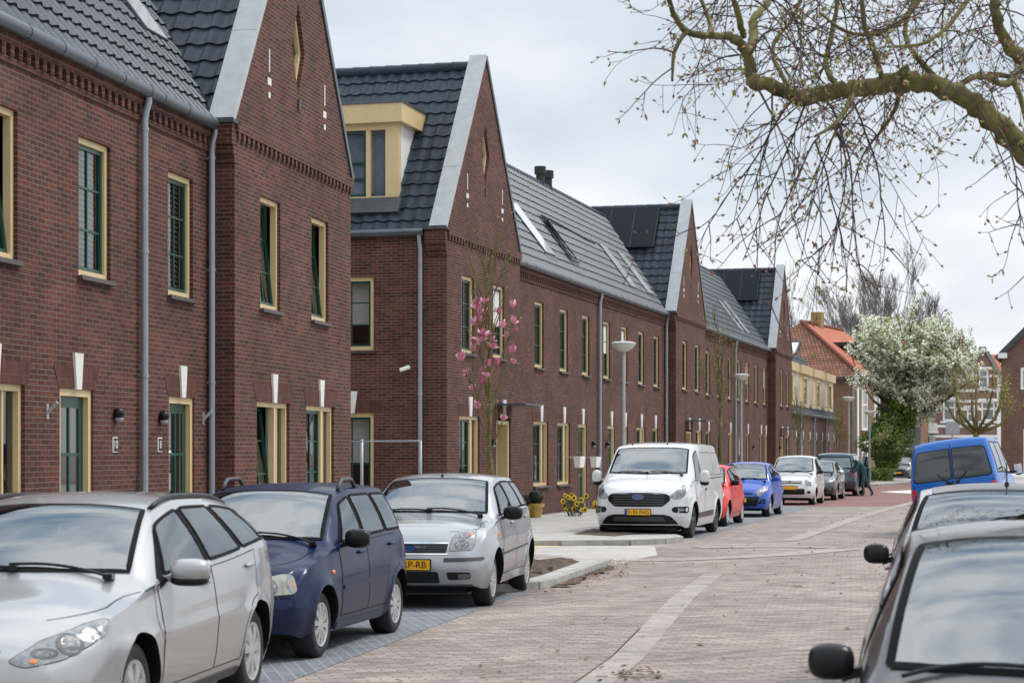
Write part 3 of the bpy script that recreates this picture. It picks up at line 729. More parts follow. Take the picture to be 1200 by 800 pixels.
for q, tl in ((a1, 6), (a2, 6)): window(g, *q, S1 + .02, H1 + .02, GO, tilt=tl, curt='side')
for q, tl in ((b1, 6), (b2, 0)): window(g, *q, .82, HG, GO, 'double', tilt=tl, curt='side'); lintel(g, *q, HG, GO)
shell(g, uP, uG1)

# ---- block two onwards --------------------------------------------------
H2, S2, HG2 = 5.72, 3.98, 2.57
def gable_house2(px0, px1, label, ups, gws, doorpx=None, res=1, solar=False, dormer=False, endwall=False):
    u0, u1 = F2.u(px0, GO), F2.u(px1, GO)
    t = thing('gable_house', label, 'house', (*F2.o, 0), F2.rz, 'new brick terrace houses')
    holes = []; wl = []
    for p in ups: q = px_open(F2, p, .98, GO); holes.append((*q, S2, H2)); wl.append((q, S2, H2, 'single'))
    for p, wd in gws: q = px_open(F2, p, wd, GO); holes.append((*q, .86, HG2)); wl.append((q, .86, HG2, 'double' if wd > 1.2 else 'single'))
    if doorpx:
        q = px_open(F2, doorpx, 1.25, GO); holes.append((*q, .1, HG2)); dq = q
    zs = 6.66; zap = zs + (u1 - u0) / 2 * 1.37
    um, c, s, rz0 = gable_block(t, u0, u1, zs, zap, holes, dia=(.33, .72, zs + 2.0), res=res)
    for q, z0, z1, st in wl:
        window(t, *q, z0, z1, GO, st, tilt=0)
        if z0 < 2: lintel(t, *q, z1, GO)
    if doorpx:   # deep porch under a little steel canopy
        door(t, dq[0] + .06, dq[1] - .06, HG2 - .06, GO, depth=.55); lintel(t, *dq, HG2, GO)
        mb = MB(); mb.box(dq[0] - .004, dq[0] + .06, GO + .16, GO + .7, .1, HG2); mb.box(dq[1] - .06, dq[1] + .004, GO + .16, GO + .7, .1, HG2); mb.box(dq[0], dq[1], GO + .16, GO + .7, HG2 - .06, HG2 + .004); mb.build('porch_lining', BRICK, t, uv=True)
        mb = MB(); mb.box(dq[0] - .15, dq[1] + .15, GO - .75, GO + .005, HG2 + .30, HG2 + .34)
        for q in (dq[0], dq[1]): mb.tube([(q, GO - .7, HG2 + .34), (q, GO, HG2 + .62)], .012, 6)
        mb.build('canopy', ZINC, t)
        wall_lamp(t, dq[0] - .45, 1.95, GO)
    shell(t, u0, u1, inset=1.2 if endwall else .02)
    return t, u0, u1, um, c, s, rz0
row_labels = {}
def row_house2(px0, px1, label, ups, gws, doors, y=0, lamps=(), pipe=True, sky=(), res=1, ext=(0, 0), u01=None):
    u0, u1 = u01 or (F2.u(px0), F2.u(px1))
    t = thing('row_house', label, 'house', (*F2.o, 0), F2.rz, 'new brick terrace houses')
    holes = []; wl = []
    for p in ups:
        wt = isinstance(p, tuple); pp = p[0] if wt else p
        q = px_open(F2, pp, .95); holes.append((*q, S2, H2)); wl.append((q, S2, H2, 'single', wt))
    for p in gws:
        wt = len(p) > 2; q = px_open(F2, p[0], p[1]); holes.append((*q, .86, HG2)); wl.append((q, .86, HG2, 'double' if p[1] > 1.2 else 'single', wt))
    for p in doors: q = px_open(F2, p, 1.0); holes.append((*q, .1, HG2))
    wall(t, 'wall', [(u0, 0), (u1, 0), (u1, ZE), (u0, ZE)], holes, 0)
    for q, z0, z1, st, wt in wl:
        window(t, *q, z0, z1, 0, st, white=False, curt='net' if wt else None)
        if z0 < 2: lintel(t, *q, z1, 0)
    for p in doors: q = px_open(F2, p, 1.0); door(t, *q, HG2, 0); lintel(t, *q, HG2, 0)
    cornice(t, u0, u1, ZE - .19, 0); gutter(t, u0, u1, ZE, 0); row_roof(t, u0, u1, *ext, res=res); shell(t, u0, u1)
    for p in lamps: wall_lamp(t, F2.u(p), 1.98, 0)
    for k in pipe if isinstance(pipe, (list, tuple)) else []: downpipe(t, F2.u(k, -.07), ZE - .02, 0)
    for (pxb, pyb, pxt, pyt, op) in sky:
        ub, yb = F2.roof(pxb, pyb, ZE + .14, TAN); ut, yt = F2.roof(pxt, pyt, ZE + .14, TAN)
        u = (ub + ut) / 2; hg = (yt - yb) / CS
        skylight(t, (u, yb, ZE + .14 + TAN * yb), (1, 0, 0), (0, CS, SN), 1.0, max(1.0, min(hg, 1.8)), op)
    return t
# gable house two with the cream dormer
t, u0, u1, um, c, s, rz0 = gable_house2(523.5, 609, 'brick gable house with a cream yellow dormer and security camera behind the pink magnolia', [541, 578], [(538.5, 1.6)], 582, endwall=True)
G2U1 = u1
# end wall seen to the left of that gable: openings in the plane u = u0
mb = MB(); yA_, yB_ = .05, 9.2
def endhole(y0, y1, z0, z1): return [(y0, z0), (y1, z0), (y1, z1), (y0, z1)]
eh = [endhole(1.30, 2.40, 4.0, 5.62), endhole(1.30, 2.38, .9, 2.62)]
mb.poly([(GO, 0), (yB_, 0), (yB_, 6.55), (GO, 6.55)], eh, to3=lambda a, b: (u0 - .012, a, b))
for h in eh:
    for i in range(4):
        a, b = h[i], h[(i + 1) % 4]; mb.quad((u0 - .012, a[0], a[1]), (u0 - .012, b[0], b[1]), (u0 + .15, b[0], b[1]), (u0 + .15, a[0], a[1]))
o = mb.build('end_wall', BRICK, t, uv=True)
for h in eh:
    (ya, za), (yb, zb) = h[0], h[2]; mb = MB(); x0, x1 = u0 + .05, u0 + .14; tt = .09
    mb.box(x0, x1, ya, ya + tt, za, zb); mb.box(x0, x1, yb - tt, yb, za, zb); mb.box(x0, x1, ya + tt, yb - tt, za, za + tt); mb.box(x0, x1, ya + tt, yb - tt, zb - tt, zb)
    wn = mb.build('window', CREAM, t)
    mb = MB(); x0, x1 = u0 + .08, u0 + .125; ya, yb, za, zb = ya + tt, yb - tt, za + tt, zb - tt
    mb.box(x0, x1, ya, ya + .05, za, zb); mb.box(x0, x1, yb - .05, yb, za, zb); mb.box(x0, x1, ya + .05, yb - .05, za, za + .05); mb.box(x0, x1, ya + .05, yb - .05, zb - .05, zb)
    mb.box(x0 + .005, x1 - .01, (ya + yb) / 2 - .014, (ya + yb) / 2 + .014, za + .05, zb - .05)
    for k in (1, 2): q = za + (zb - za) * k / 3; mb.box(x0 + .003, x1 - .008, ya + .05, yb - .05, q - .014, q + .014)
    mb.build('sash', GREEN, wn)
    mb = MB(); mb.quad((u0 + .105, ya, za), (u0 + .105, yb, za), (u0 + .105, yb, zb), (u0 + .105, ya, zb)); mb.build('pane', GLASS, wn)
    mb = MB(); q = za + (zb - za) * .35; mb.quad((u0 + .3, ya, q), (u0 + .3, yb, q), (u0 + .3, yb, zb), (u0 + .3, ya, zb)); mb.build('curtain', CURT, wn)
    mb = MB(); mb.box(u0 - .07, u0 + .1, ya - .14, yb + .12, za - .155, za - .092); mb.build('sill', SILLM, wn)
mb = MB()
mb.add([(u0 - .05, 1.84 - .1, 2.62), (u0 - .05, 1.84 + .1, 2.62), (u0 - .05, 1.84 + .17, 3.1), (u0 - .05, 1.84 - .17, 3.1), (u0, 1.84 - .1, 2.62), (u0, 1.84 + .1, 2.62), (u0, 1.84 + .17, 3.1), (u0, 1.84 - .17, 3.1)], [(3, 2, 1, 0), (0, 1, 5, 4), (1, 2, 6, 5), (2, 3, 7, 6), (3, 0, 4, 7)])
mb.build('keystone', STONE, t)
mb = MB(); mb.box(u0 - .018, u0 + .0, 1.12, 2.56, 2.63, 2.9); mb.build('lintel', SOLDIER, t, uv=True)
gutter(t, .12, yB_, 6.56, u0 - .12, axis='y')
mb = MB(); x = u0 - .08; mb.tube([(u0 - .12, .22, 6.5), (x, .2, 6.2), (x, .2, .1)], .048, 12)
for h in (1.2, 3.0, 4.9): mb.tube([(x, .2, h), (x, .2, h + .05)], .058, 12)
mb.build('downpipe', PIPE, t, smooth=True, angle=40)
mb = MB(); zc_ = F2.z(497, 434, .4); mb.tube([(u0, .5, zc_ + .05), (u0 - .12, .5, zc_ + .05)], .025, 8); mb.tube([(u0 - .10, .44, zc_ + .04), (u0 - .22, .62, zc_ - .03)], .045, 10); mb.build('security_camera', WHITEP, t)
# dormer on the left slope
sl = s / c
def slope_u(z): return u0 + (z - rz0) / sl
dy0, dy1 = .92, 4.6; zb_, zt_ = 7.32, 9.50
uf = slope_u(zb_) - .02; ub_ = slope_u(zt_ + .1)
mb = MB(); mb.box(uf, uf + .16, dy0, dy1, zb_, zt_ - .42)
dm = MB()
ring_ = [(dy0, 1.0)]
dorm = MB()
# cheeks, front apron and roof box
dorm.box(uf - .16, ub_ + .15, dy0 - .14, dy1 + .14, zt_ - .42, zt_)
for a, b in ((dy0, dy0 + .30), (dy1 - .3, dy1)): dorm.box(uf, uf + .2, a, b, zb_, zt_ - .42)
dorm.box(uf, uf + .2, dy0 + .3, dy1 - .3, zb_, zb_ + .14); dorm.box(uf, uf + .2, dy0 + .3, dy1 - .3, zt_ - .56, zt_ - .42)
for q in (dy0 + .3 + .36, dy0 + .3 + .46 + .98): dorm.box(uf + .01, uf + .19, q, q + .10, zb_ + .14, zt_ - .56)
dd = dorm.build('dormer', CREAM, t)
mb = MB(); mb.add([(uf + .03, dy0 + .03, zb_), (uf + .03, dy0 + .03, zt_ - .42), (slope_u(zt_ - .42), dy0 + .03, zt_ - .42)], [(0, 1, 2)]); mb.build('dormer_cheek', WHITEP, dd); mb = MB(); mb.add([(uf + .03, dy1 - .03, zb_), (uf + .03, dy1 - .03, zt_ - .42), (slope_u(zt_ - .42), dy1 - .03, zt_ - .42)], [(0, 2, 1)]); mb.build('dormer_cheek', WHITEP, dd)
mb = MB(); mb.quad((uf + .12, dy0 + .2, zb_ + .1), (uf + .12, dy1 - .2, zb_ + .1), (uf + .12, dy1 - .2, zt_ - .5), (uf + .12, dy0 + .2, zt_ - .5)); mb.build('pane', pbr('pane_painted_reflection', (.10, .125, .16), rough=.04, ior=2.0, var=.5, vscale=1.2), dd)  # mottled blue-grey base colour stands in for sky reflected in the panes
mb = MB(); a, b = dy0 + .3 + .46, dy0 + .3 + .46 + .98
mb.box(uf + .05, uf + .11, a, a + .06, zb_ + .14, zt_ - .56); mb.box(uf + .05, uf + .11, b - .06, b, zb_ + .14, zt_ - .56); mb.box(uf + .05, uf + .11, a + .06, b - .06, zb_ + .14, zb_ + .2); mb.box(uf + .05, uf + .11, a + .06, b - .06, zt_ - .62, zt_ - .56)
mb.box(uf + .06, uf + .105, (a + b) / 2 - .02, (a + b) / 2 + .02, zb_ + .2, zt_ - .62); q = (zb_ + zt_) / 2 - .2; mb.box(uf + .058, uf + .107, a + .06, b - .06, q, q + .04); mb.box(uf + .058, uf + .107, a + .06, b - .06, q - .36, q - .32); mb.build('sash', GREEN, dd)
mb = MB(); mb.box(uf - .19, ub_ + .2, dy0 - .17, dy1 + .17, zt_ + .002, zt_ + .05); mb.build('dormer_roof', ZINC, dd)
mb = MB(); mb.obox((uf - .12, (dy0 + dy1) / 2, zb_ - .10), (c * .22, 0, s * .22), (0, (dy1 - dy0) / 2 + .08, 0), (-s * .05, 0, c * .05)); mb.build('flashing', LEAD, dd)

uR = F2.u(703)
row_house2(0, 0, 'brick row house right of the pink magnolia with sunflowers below its windows', [626.6, (656,), 682], [(625, 1.6), (653, 1.5, 'w')], [678], lamps=(694,), sky=((622.5, 291, 617, 247, 0), (658, 301, 648, 262, 24)), ext=(2.3, 0), u01=(G2U1 - .01, uR))
G3U0 = F2.u(792, GO)
row_house2(0, 0, 'brick row house behind the white van, between the two grey downpipes', [707, 728, 748, 766], [(728.6, .95), (746, 1.45), (764, 1.1)], [712], lamps=(710, 775), pipe=(703, 781), sky=((726.5, 332, 719, 296, 0), (746.5, 339.5, 739.5, 305, 0)), ext=(0, 2.4), u01=(uR, G3U0))
t, u0, u1, um, c, s, rz0 = gable_house2(792, 826.5, 'brick gable house with solar panel on its dark roof, middle of the three further gables', [799.5, 814.5], [(815.5, 1.3)], 804, res=2)
def solar_panel(t, u0, c, s, rz0, y0, y1, f0, f1, um):
    A = Vector((0, -1, 0)); S = Vector((c, 0, s)); N = A.cross(S); Ls = (um - u0) / c
    O = Vector((u0, 0, rz0)); mid = O + S * (Ls * (f0 + f1) / 2) + N * .16 + Vector((0, (y0 + y1) / 2, 0)); mb = MB(); mb.obox(mid, A * (y1 - y0) / 2, S * Ls * (f1 - f0) / 2, N * .035)
    sp = mb.build('solar_panel', SOLAR, t); g = MB(); n = 9
    for i in range(n + 1):
        p = mid + A * ((i / n - .5) * (y1 - y0)) + N * .037; g.obox(p, A * .008, S * Ls * (f1 - f0) / 2, N * .003)
    g.build('panel_frame', LEAD, sp)
solar_panel(t, u0, c, s, rz0, .75, 8.6, .60, .97, um)
G3U1 = u1; G4U0 = F2.u(909, GO); uR2 = F2.u(862)
row_house2(0, 0, 'brick row house behind the bare young street tree and blue hatchback', [827, 841, 853], [(827.5, 1.0), (841.5, .95)], [853.5], lamps=(835,), sky=((859, 384, 850, 357, 0),), ext=(2.3, 0), res=2, u01=(G3U1 - .01, uR2))
row_house2(0, 0, 'brick row house between the second street lamp and the furthest gable', [864, 874, 884.3, 894.5], [(866, .9), (874.5, .9), (890, .9)], [895.5], lamps=(882,), pipe=(862, 903), sky=((865, 387, 857, 358, 0), (900, 392, 893, 372, 0)), ext=(0, 2.4), res=2, u01=(uR2, G4U0))
t, u0, u1, um, c, s, rz0 = gable_house2(909, 928, 'furthest brick gable house with a dark solar panel, before the yellow dormers', [914.5, 921.5], [(921, 1.2)], 914.5, res=2)
solar_panel(t, u0, c, s, rz0, .75, 8.6, .60, .97, um)
G4U1 = u1
# flues on the row roofs
for (px, py, r_, h_) in ((634, 228, .15, .55), (641, 233, .13, .45)):
    pass
mb_f = bpy.data.objects
for px in (633, 642):
    u, y = F2.roof(px, 243, ZE, TAN); f = thing('roof_flue', 'black roof flue on the ridge, %s of the pair' % ('left' if px == 633 else 'right'), 'flue', F2.w(F2.u(px, RD), RD, RZ - .1), F2.rz, 'black roof flues')
    mb = MB(); mb.lathe([(.14, -.2), (.14, .42), (.19, .42), (.19, .66), (.0, .66)], 16); mb.build('flue_pipe', FLUE, f, smooth=True, angle=40)
# ------------------------------------------------------------------ vehicles
def pchip(tab):
    xs = [p[0] for p in tab]; ys_ = [p[1] for p in tab]; n = len(xs)
    h = [xs[i + 1] - xs[i] for i in range(n - 1)]; dl = [(ys_[i + 1] - ys_[i]) / h[i] for i in range(n - 1)]
    m = [dl[0]] + [0] * (n - 2) + [dl[-1]]
    for i in range(1, n - 1):
        if dl[i - 1] * dl[i] <= 0: m[i] = 0
        else:
            w1, w2 = 2 * h[i] + h[i - 1], h[i] + 2 * h[i - 1]; m[i] = (w1 + w2) / (w1 / dl[i - 1] + w2 / dl[i])
    def f(x):
        if x <= xs[0]: return ys_[0]
        if x >= xs[-1]: return ys_[-1]
        i = max(k for k in range(n - 1) if xs[k] <= x); t = (x - xs[i]) / h[i]
        return ys_[i] * (1 + 2 * t) * (1 - t) ** 2 + h[i] * m[i] * t * (1 - t) ** 2 + ys_[i + 1] * t * t * (3 - 2 * t) + h[i] * m[i + 1] * t * t * (t - 1)
    return f

def rpoly(pts, r=.03, n=4):
    """polygon with rounded corners"""
    out = []; N = len(pts)
    rr = r if isinstance(r, (list, tuple)) else [r] * N
    for i in range(N):
        p0, p1, p2 = Vector(pts[i - 1]), Vector(pts[i]), Vector(pts[(i + 1) % N])
        d0, d1 = p0 - p1, p2 - p1; q = min(rr[i], d0.length * .45, d1.length * .45)
        if q < 1e-4: out.append(tuple(p1)); continue
        a, b = p1 + d0.normalized() * q, p1 + d1.normalized() * q
        for k in range(n + 1):
            t = k / n; out.append(tuple(a * (1 - t) ** 2 + p1 * 2 * t * (1 - t) + b * t * t))
    return out
def offset_poly(pts, d):
    N = len(pts); out = []; ar = sum(pts[i - 1][0] * pts[i][1] - pts[i][0] * pts[i - 1][1] for i in range(N)); sg = 1 if ar > 0 else -1
    for i in range(N):
        p0, p1, p2 = Vector(pts[i - 1]), Vector(pts[i]), Vector(pts[(i + 1) % N])
        a, b = (p1 - p0), (p2 - p1)
        if a.length < 1e-6 or b.length < 1e-6: out.append(tuple(p1)); continue
        a.normalize(); b.normalize(); na, nb = Vector((a.y, -a.x)) * sg, Vector((b.y, -b.x)) * sg; nn = na + nb
        if nn.length < .3: nn = na
        nn.normalize(); out.append(tuple(p1 + nn * d / max(.5, nn.dot(na))))
    return out

def paint(name, col, metal=0, coat=1.0, dirty=.0, rough=.38):
    if name in MATS: return MATS[name]
    m = pbr(name, col, rough=rough, metal=metal, spec=.5 * coat, coat=coat)
    t = m.node_tree; b = t.nodes['Principled BSDF']; lk = t.links.new
    tc = t.nodes.new('ShaderNodeTexCoord'); n = t.nodes.new('ShaderNodeTexNoise'); n.inputs['Scale'].default_value = 3; n.inputs['Detail'].default_value = 8; n.inputs['Roughness'].default_value = .7
    lk(tc.outputs['Object'], n.inputs['Vector'])
    # road film: the gloss varies, and dust gathers low on the body
    r = t.nodes.new('ShaderNodeMapRange'); r.inputs[1].default_value = .35; r.inputs[2].default_value = .7; r.inputs[3].default_value = .03; r.inputs[4].default_value = .16
    lk(n.outputs['Fac'], r.inputs[0]); lk(r.outputs[0], b.inputs['Coat Roughness'])
    sp = t.nodes.new('ShaderNodeSeparateXYZ'); lk(tc.outputs['Object'], sp.inputs[0])
    r2 = t.nodes.new('ShaderNodeMapRange'); r2.inputs[1].default_value = .2; r2.inputs[2].default_value = .62; r2.inputs[3].default_value = .30; r2.inputs[4].default_value = .0
    lk(sp.outputs[2], r2.inputs[0]); mu = t.nodes.new('ShaderNodeMath'); mu.operation = 'MULTIPLY'; lk(r2.outputs[0], mu.inputs[0]); lk(n.outputs['Fac'], mu.inputs[1])
    mx_ = t.nodes.new('ShaderNodeMix'); mx_.data_type = 'RGBA'; mx_.inputs[6].default_value = (*col, 1); mx_.inputs[7].default_value = (.13, .115, .10, 1); lk(mu.outputs[0], mx_.inputs[0]); lk(mx_.outputs[2], b.inputs['Base Color'])
    return m
TYRE = pbr('tyre_rubber', (.016, .016, .017), rough=.8, var=.3, vscale=20)
RIMS = pbr('wheel_silver', (.52, .53, .54), rough=.32, metal=.55, var=.12, vscale=12)
RIMD = pbr('wheel_dark', (.03, .03, .032), rough=.5)
LAMPG = pbr('headlamp_lens', (.27, .285, .295), rough=.08, ior=1.45, var=.35, vscale=18)
LAMPI = pbr('headlamp_chrome', (.20, .205, .21), rough=.3, metal=.5, var=.6, vscale=25)
LAMPD = pbr('headlamp_recess', (.07, .075, .08), rough=.25, coat=1)
LAMPHAZE = pbr('headlamp_hazy', (.30, .30, .255), rough=.25, coat=.5, var=.25, vscale=14)
AMBER = pbr('indicator_amber', (.75, .20, .03), rough=.25, coat=.6)
REDL = pbr('tail_lamp_red', (.50, .015, .02), rough=.15, coat=1)
PLATEY = pbr('plate_yellow', (.78, .40, .02), rough=.4)
PLATEB = pbr('plate_blue', (.02, .07, .35), rough=.4)
CHROME = pbr('chrome', (.75, .76, .77), rough=.12, metal=1)
OVAL = pbr('badge_blue', (.03, .10, .34), rough=.25, coat=1)
TRIM = pbr('rubber_trim', (.010, .010, .011), rough=.6, spec=.05)
GREYPL = pbr('grey_plastic', (.045, .047, .05), rough=.55)

LINING = pbr('cabin_lining', (.085, .085, .088), rough=.85)
SEATM = pbr('seat_cloth', (.06, .061, .066), rough=.95)
CARG = glassmat('car_glass_clear', .80, 2.75)
class Car:
    def __init__(s, name, label, sp, front, dirv, paintm, side='left', group=None, cat='car', z=0, roll=0):
        """front: world (X,Y) of the outer foot of the visible front wheel; dirv: world heading (nose direction)"""
        s.sp = sp; s.pm = paintm; L_, W_ = sp['L'], sp['W']; s.L = L_; s.W = W_
        h = Vector(dirv).normalized(); left = Vector((-h.y, h.x)); sg = 1 if side == 'left' else -1
        c = Vector(front) - h * (L_ / 2 - sp['wx'][0]) - left * sg * (W_ / 2 - .03)
        s.root = thing(name, label, cat, (c.x, c.y, z), math.atan2(h.y, h.x), group)
        if roll: s.root.rotation_euler = (R(roll), 0, math.atan2(h.y, h.x))
        s.body()
    # ---- body shell
    def body(s):
        sp, Ln, W = s.sp, s.L, s.W
        top, belt, plan, rf = pchip(sp['top']), pchip(sp['belt']), pchip(sp['plan']), pchip(sp['rf'])
        bot = pchip(sp.get('bot', [(0, .25), (.4, .19), (Ln - .5, .20), (Ln, .30)])); crown = pchip(sp.get('crown', [(0, .05), (1.0, .085), (2.0, .055), (Ln, .05)]))
        Rw, Ra = sp['r'], sp.get('ra', sp['r'] + .055); kf, kr = sp.get('kf', .22), sp.get('kr', .16)
        leanf = pchip(sp.get('leanf', [(.2, .08), (.45, 0), (.65, .05), (.9, .16)])); leanr = pchip(sp.get('leanr', [(.2, .08), (.5, 0), (.8, .03), (1.0, .06), (1.6, .2)]))
        s.top, s.belt, s.plan, s.rf, s.crown = top, belt, plan, rf, crown; s.cowl = 1.0
        sts = set([0, .012, .03, .06, .1, .15] + [round(Ln * i / 90, 4) for i in range(91)] + [Ln - .012, Ln - .03, Ln - .07])
        for xw in sp['wx']:
            for k in range(0, 25): sts.add(round(xw + Ra * math.cos(math.pi * k / 24), 4))
            sts.add(xw - Ra - .004); sts.add(xw + Ra + .004)
        sts = sorted(x for x in sts if 0 <= x <= Ln)
        NB, NU, NT = 14, 9, 9; tuck = sp.get('tuck', .07); crz = sp.get('crease', None); cd_ = sp.get('crease_d', .012)
        def swid(x, z, zb):
            wv = plan(x); t = (z - .2) / max(.2, zb - .2); off = 0
            if t < .4: off += tuck * (1 - t / .4) ** 2
            if t > .6: off += sp.get('shoulder', .05) * ((t - .6) / .4) ** 1.6
            if crz: 
                zc = crz(x) if callable(crz) else crz; d = z - zc
                off -= cd_ * math.exp(-(max(d, 0) / .02) ** 2 - (min(d, 0) / .10) ** 2)
            for xw in sp['wx']:
                r_ = math.hypot(x - xw, z - Rw); off -= sp.get('flare', .018) * math.exp(-((r_ - Ra) / .07) ** 2) * (1 if z > .2 else 0)
            return wv - off
        FL = sp.get('fblend', .75); RL = sp.get('rblend', .6)
        def shift(x, y, z):
            t = min(1, abs(y) / (W / 2)); X = x
            if x < FL: X += (kf * t ** 2.6 + leanf(z)) * (1 - x / FL) ** 1.6
            if x > Ln - RL: X -= (kr * t ** 2.6 + leanr(z)) * (1 - (Ln - x) / RL) ** 1.6
            return X
        V, Fc, M = [], [], []; rings = []
        for x in sts:
            zt = top(x); zr = zt - crown(x); zb = min(belt(x), zr - .012); zl = bot(x)
            for xw in sp['wx']:
                d = x - xw
                if abs(d) < Ra: zl = max(zl, Rw + math.sqrt(max(0, Ra * Ra - d * d)))
            zl = min(zl, zb - .03)
            half = [(0, zl), (plan(x) * .6, zl)]
            for k in range(NB + 1):
                z = zl + (zb - zl) * k / NB; half.append((swid(x, z, zb), z))
            yb = half[-1][1 - 1] - .006; yr = min(plan(x) * rf(x), yb - .004)
            bulge = .022 * min(1, (zr - zb) / .3)
            for k in range(1, NU + 1):
                q = k / NU; half.append((yb + (yr - yb) * q + bulge * math.sin(math.pi * q), zb + (zr - zb) * q))
            ce = sp.get('ce', 2.6)
            for k in range(1, NT + 1):
                q = 1 - k / NT; q = q ** .8; half.append((yr * q, zr + (zt - zr) * (1 - q ** ce)))
            full = half[:-1] + [half[-1]] + [(-y, z) for y, z in half[-2:0:-1]]
            rings.append((x, half)); s.nh = len(half)
            for y, z in full: V.append((Ln / 2 - shift(x, y, z), y, z))
        n = 2 * s.nh - 2
        for i in range(len(sts) - 1):
            for k in range(n):
                k2 = (k + 1) % n; Fc.append((i * n + k, i * n + k2, (i + 1) * n + k2, (i + 1) * n + k))
                M.append(1 if (k == 0 or k == n - 1 or k == 1 or k == n - 2) else 0)
        for end in (0, len(sts) - 1):     # front and rear faces
            x, half = rings[end]; NC = 14; rows = []
            for j, (y, z) in enumerate(half[1:-1], 1):
                row = [end * n + j]
                for cidx in range(1, NC):
                    yy = y * (1 - 2 * cidx / NC); V.append((Ln / 2 - shift(x, yy, z), yy, z)); row.append(len(V) - 1)
                row.append(end * n + (n - j)); rows.append(row)
            for a, b in zip(rows, rows[1:]):
                for cidx in range(NC):
                    f = (a[cidx], a[cidx + 1], b[cidx + 1], b[cidx]); Fc.append(f if end == 0 else f[::-1]); M.append(0)
            tp = end * n + s.nh - 1
            for cidx in range(NC): Fc.append((rows[-1][cidx], rows[-1][cidx + 1], tp)); M.append(0)
        mb = MB(); mb.v, mb.f, mb.m = V, Fc, M
        s.bvh = BVHTree.FromPolygons([Vector(v) for v in V], Fc)
        o = mb.build('body', [s.pm, BLACK], s.root, smooth=True)
        bm = bmesh.new(); bm.from_mesh(o.data); bmesh.ops.remove_doubles(bm, verts=bm.verts[:], dist=.0004); bmesh.ops.recalc_face_normals(bm, faces=bm.faces[:]); bm.to_mesh(o.data); bm.free()
        o.data.set_sharp_from_angle(angle=R(38)); s.bodyo = o
        ub = MB(); rr = sp['wx']; ub.box(-Ln / 2 + .35, Ln / 2 - .35, -W / 2 + .27, W / 2 - .27, .17, .75); ub.build('underbody', BLACK, s.root)
    # ---- raycast helpers; every coordinate is (distance behind the nose, y, z)
    def X(s, sx): return s.L / 2 - sx
    def cast(s, mode, a, b, yo=0):
        """mode -> 3-D hit and normal for a 2-D coordinate"""
        if mode == 'left': o, d = Vector((s.X(a), 3, b)), Vector((0, -1, 0))
        elif mode == 'right': o, d = Vector((s.X(a), -3, b)), Vector((0, 1, 0))
        elif mode == 'front': o, d = Vector((s.L, a, b)), Vector((-1, 0, 0))
        elif mode == 'rear': o, d = Vector((-s.L, a, b)), Vector((1, 0, 0))
        elif mode == 'top': o, d = Vector((s.X(a), b, 4)), Vector((0, 0, -1))
        elif mode in ('diagl', 'diagr'):     # a = (s + |y|)/sqrt2 , b = z
            sg = 1 if mode == 'diagl' else -1; r2 = math.sqrt(.5); E = Vector((-r2, sg * r2, 0)); d = Vector((-r2, -sg * r2, 0))
            o = Vector((s.L / 2, 0, b)) + E * a - d * 4
        hit, nrm, i, dist = s.bvh.ray_cast(o, d)
        if hit is None:
            hit, nrm, i, dist = s.bvh.find_nearest(o + d * (3 - s.plan(s.L / 2) if mode in ('left', 'right') else 4))
        if nrm.dot(d) > 0: nrm = -nrm
        return hit, nrm
    def patch(s, mode, poly, off=.003, mat=BLACK, name='trim', parent=None, cell=.06, mb=None, build=True, m=0, skirt=True):
        bm = bmesh.new(); vsx = [bm.verts.new((p[0], p[1], 0)) for p in poly]
        try: f = bm.faces.new(vsx)
        except ValueError: bm.free(); return mb
        for ax in (0, 1):
            lo = min(p[ax] for p in poly); hi = max(p[ax] for p in poly); k = max(1, int((hi - lo) / cell)); nn = [0, 0, 0]; nn[ax] = 1
            for i in range(1, k + 1):
                c = [0, 0, 0]; c[ax] = lo + (hi - lo) * i / (k + 1)
                bmesh.ops.bisect_plane(bm, geom=bm.verts[:] + bm.edges[:] + bm.faces[:], plane_co=c, plane_no=nn, dist=1e-5)
        bmesh.ops.triangulate(bm, faces=[f for f in bm.faces if len(f.verts) > 4])
        bd = [e for e in bm.edges if e.is_boundary]
        pos = {}; nm = {}
        for v in bm.verts:
            h, n = s.cast(mode, v.co.x, v.co.y); pos[v] = h; nm[v] = n
        for v in bm.verts: v.co = pos[v] + nm[v] * off
        if skirt:
            r = bmesh.ops.extrude_edge_only(bm, edges=bd); new = [g for g in r['geom'] if isinstance(g, bmesh.types.BMVert)]
            for v in new:
                h, n, i, d = s.bvh.find_nearest(v.co); v.co = h - (v.co - h).normalized() * .004 if (v.co - h).length > 1e-6 else h
        bm.verts.ensure_lookup_table(); bm.normal_update()
        # outward faces
        cen = Vector((0, 0, .6)); 
        for f in bm.faces:
            h, n, i, d = s.bvh.find_nearest(f.calc_center_median()); dv = f.calc_center_median() - h
        bm.verts.index_update()
        own = mb is None; mb = mb or MB(); mb.add([v.co[:] for v in bm.verts], [[v.index for v in f.verts] for f in bm.faces], m); bm.free()
        if own and build:
            o = mb.build(name, mat, parent or s.root, smooth=True, angle=35)
            bm = bmesh.new(); bm.from_mesh(o.data); bmesh.ops.recalc_face_normals(bm, faces=bm.faces[:])
            sm = 0
            for f in list(bm.faces)[:200]:
                c_ = f.calc_center_median(); h, n, i, d = s.bvh.find_nearest(c_)
                if n is not None:
                    sm += f.normal.dot(c_ - h) * f.calc_area()
            if sm < 0: bmesh.ops.reverse_faces(bm, faces=bm.faces[:])
            bm.to_mesh(o.data); bm.free(); return o
        return mb
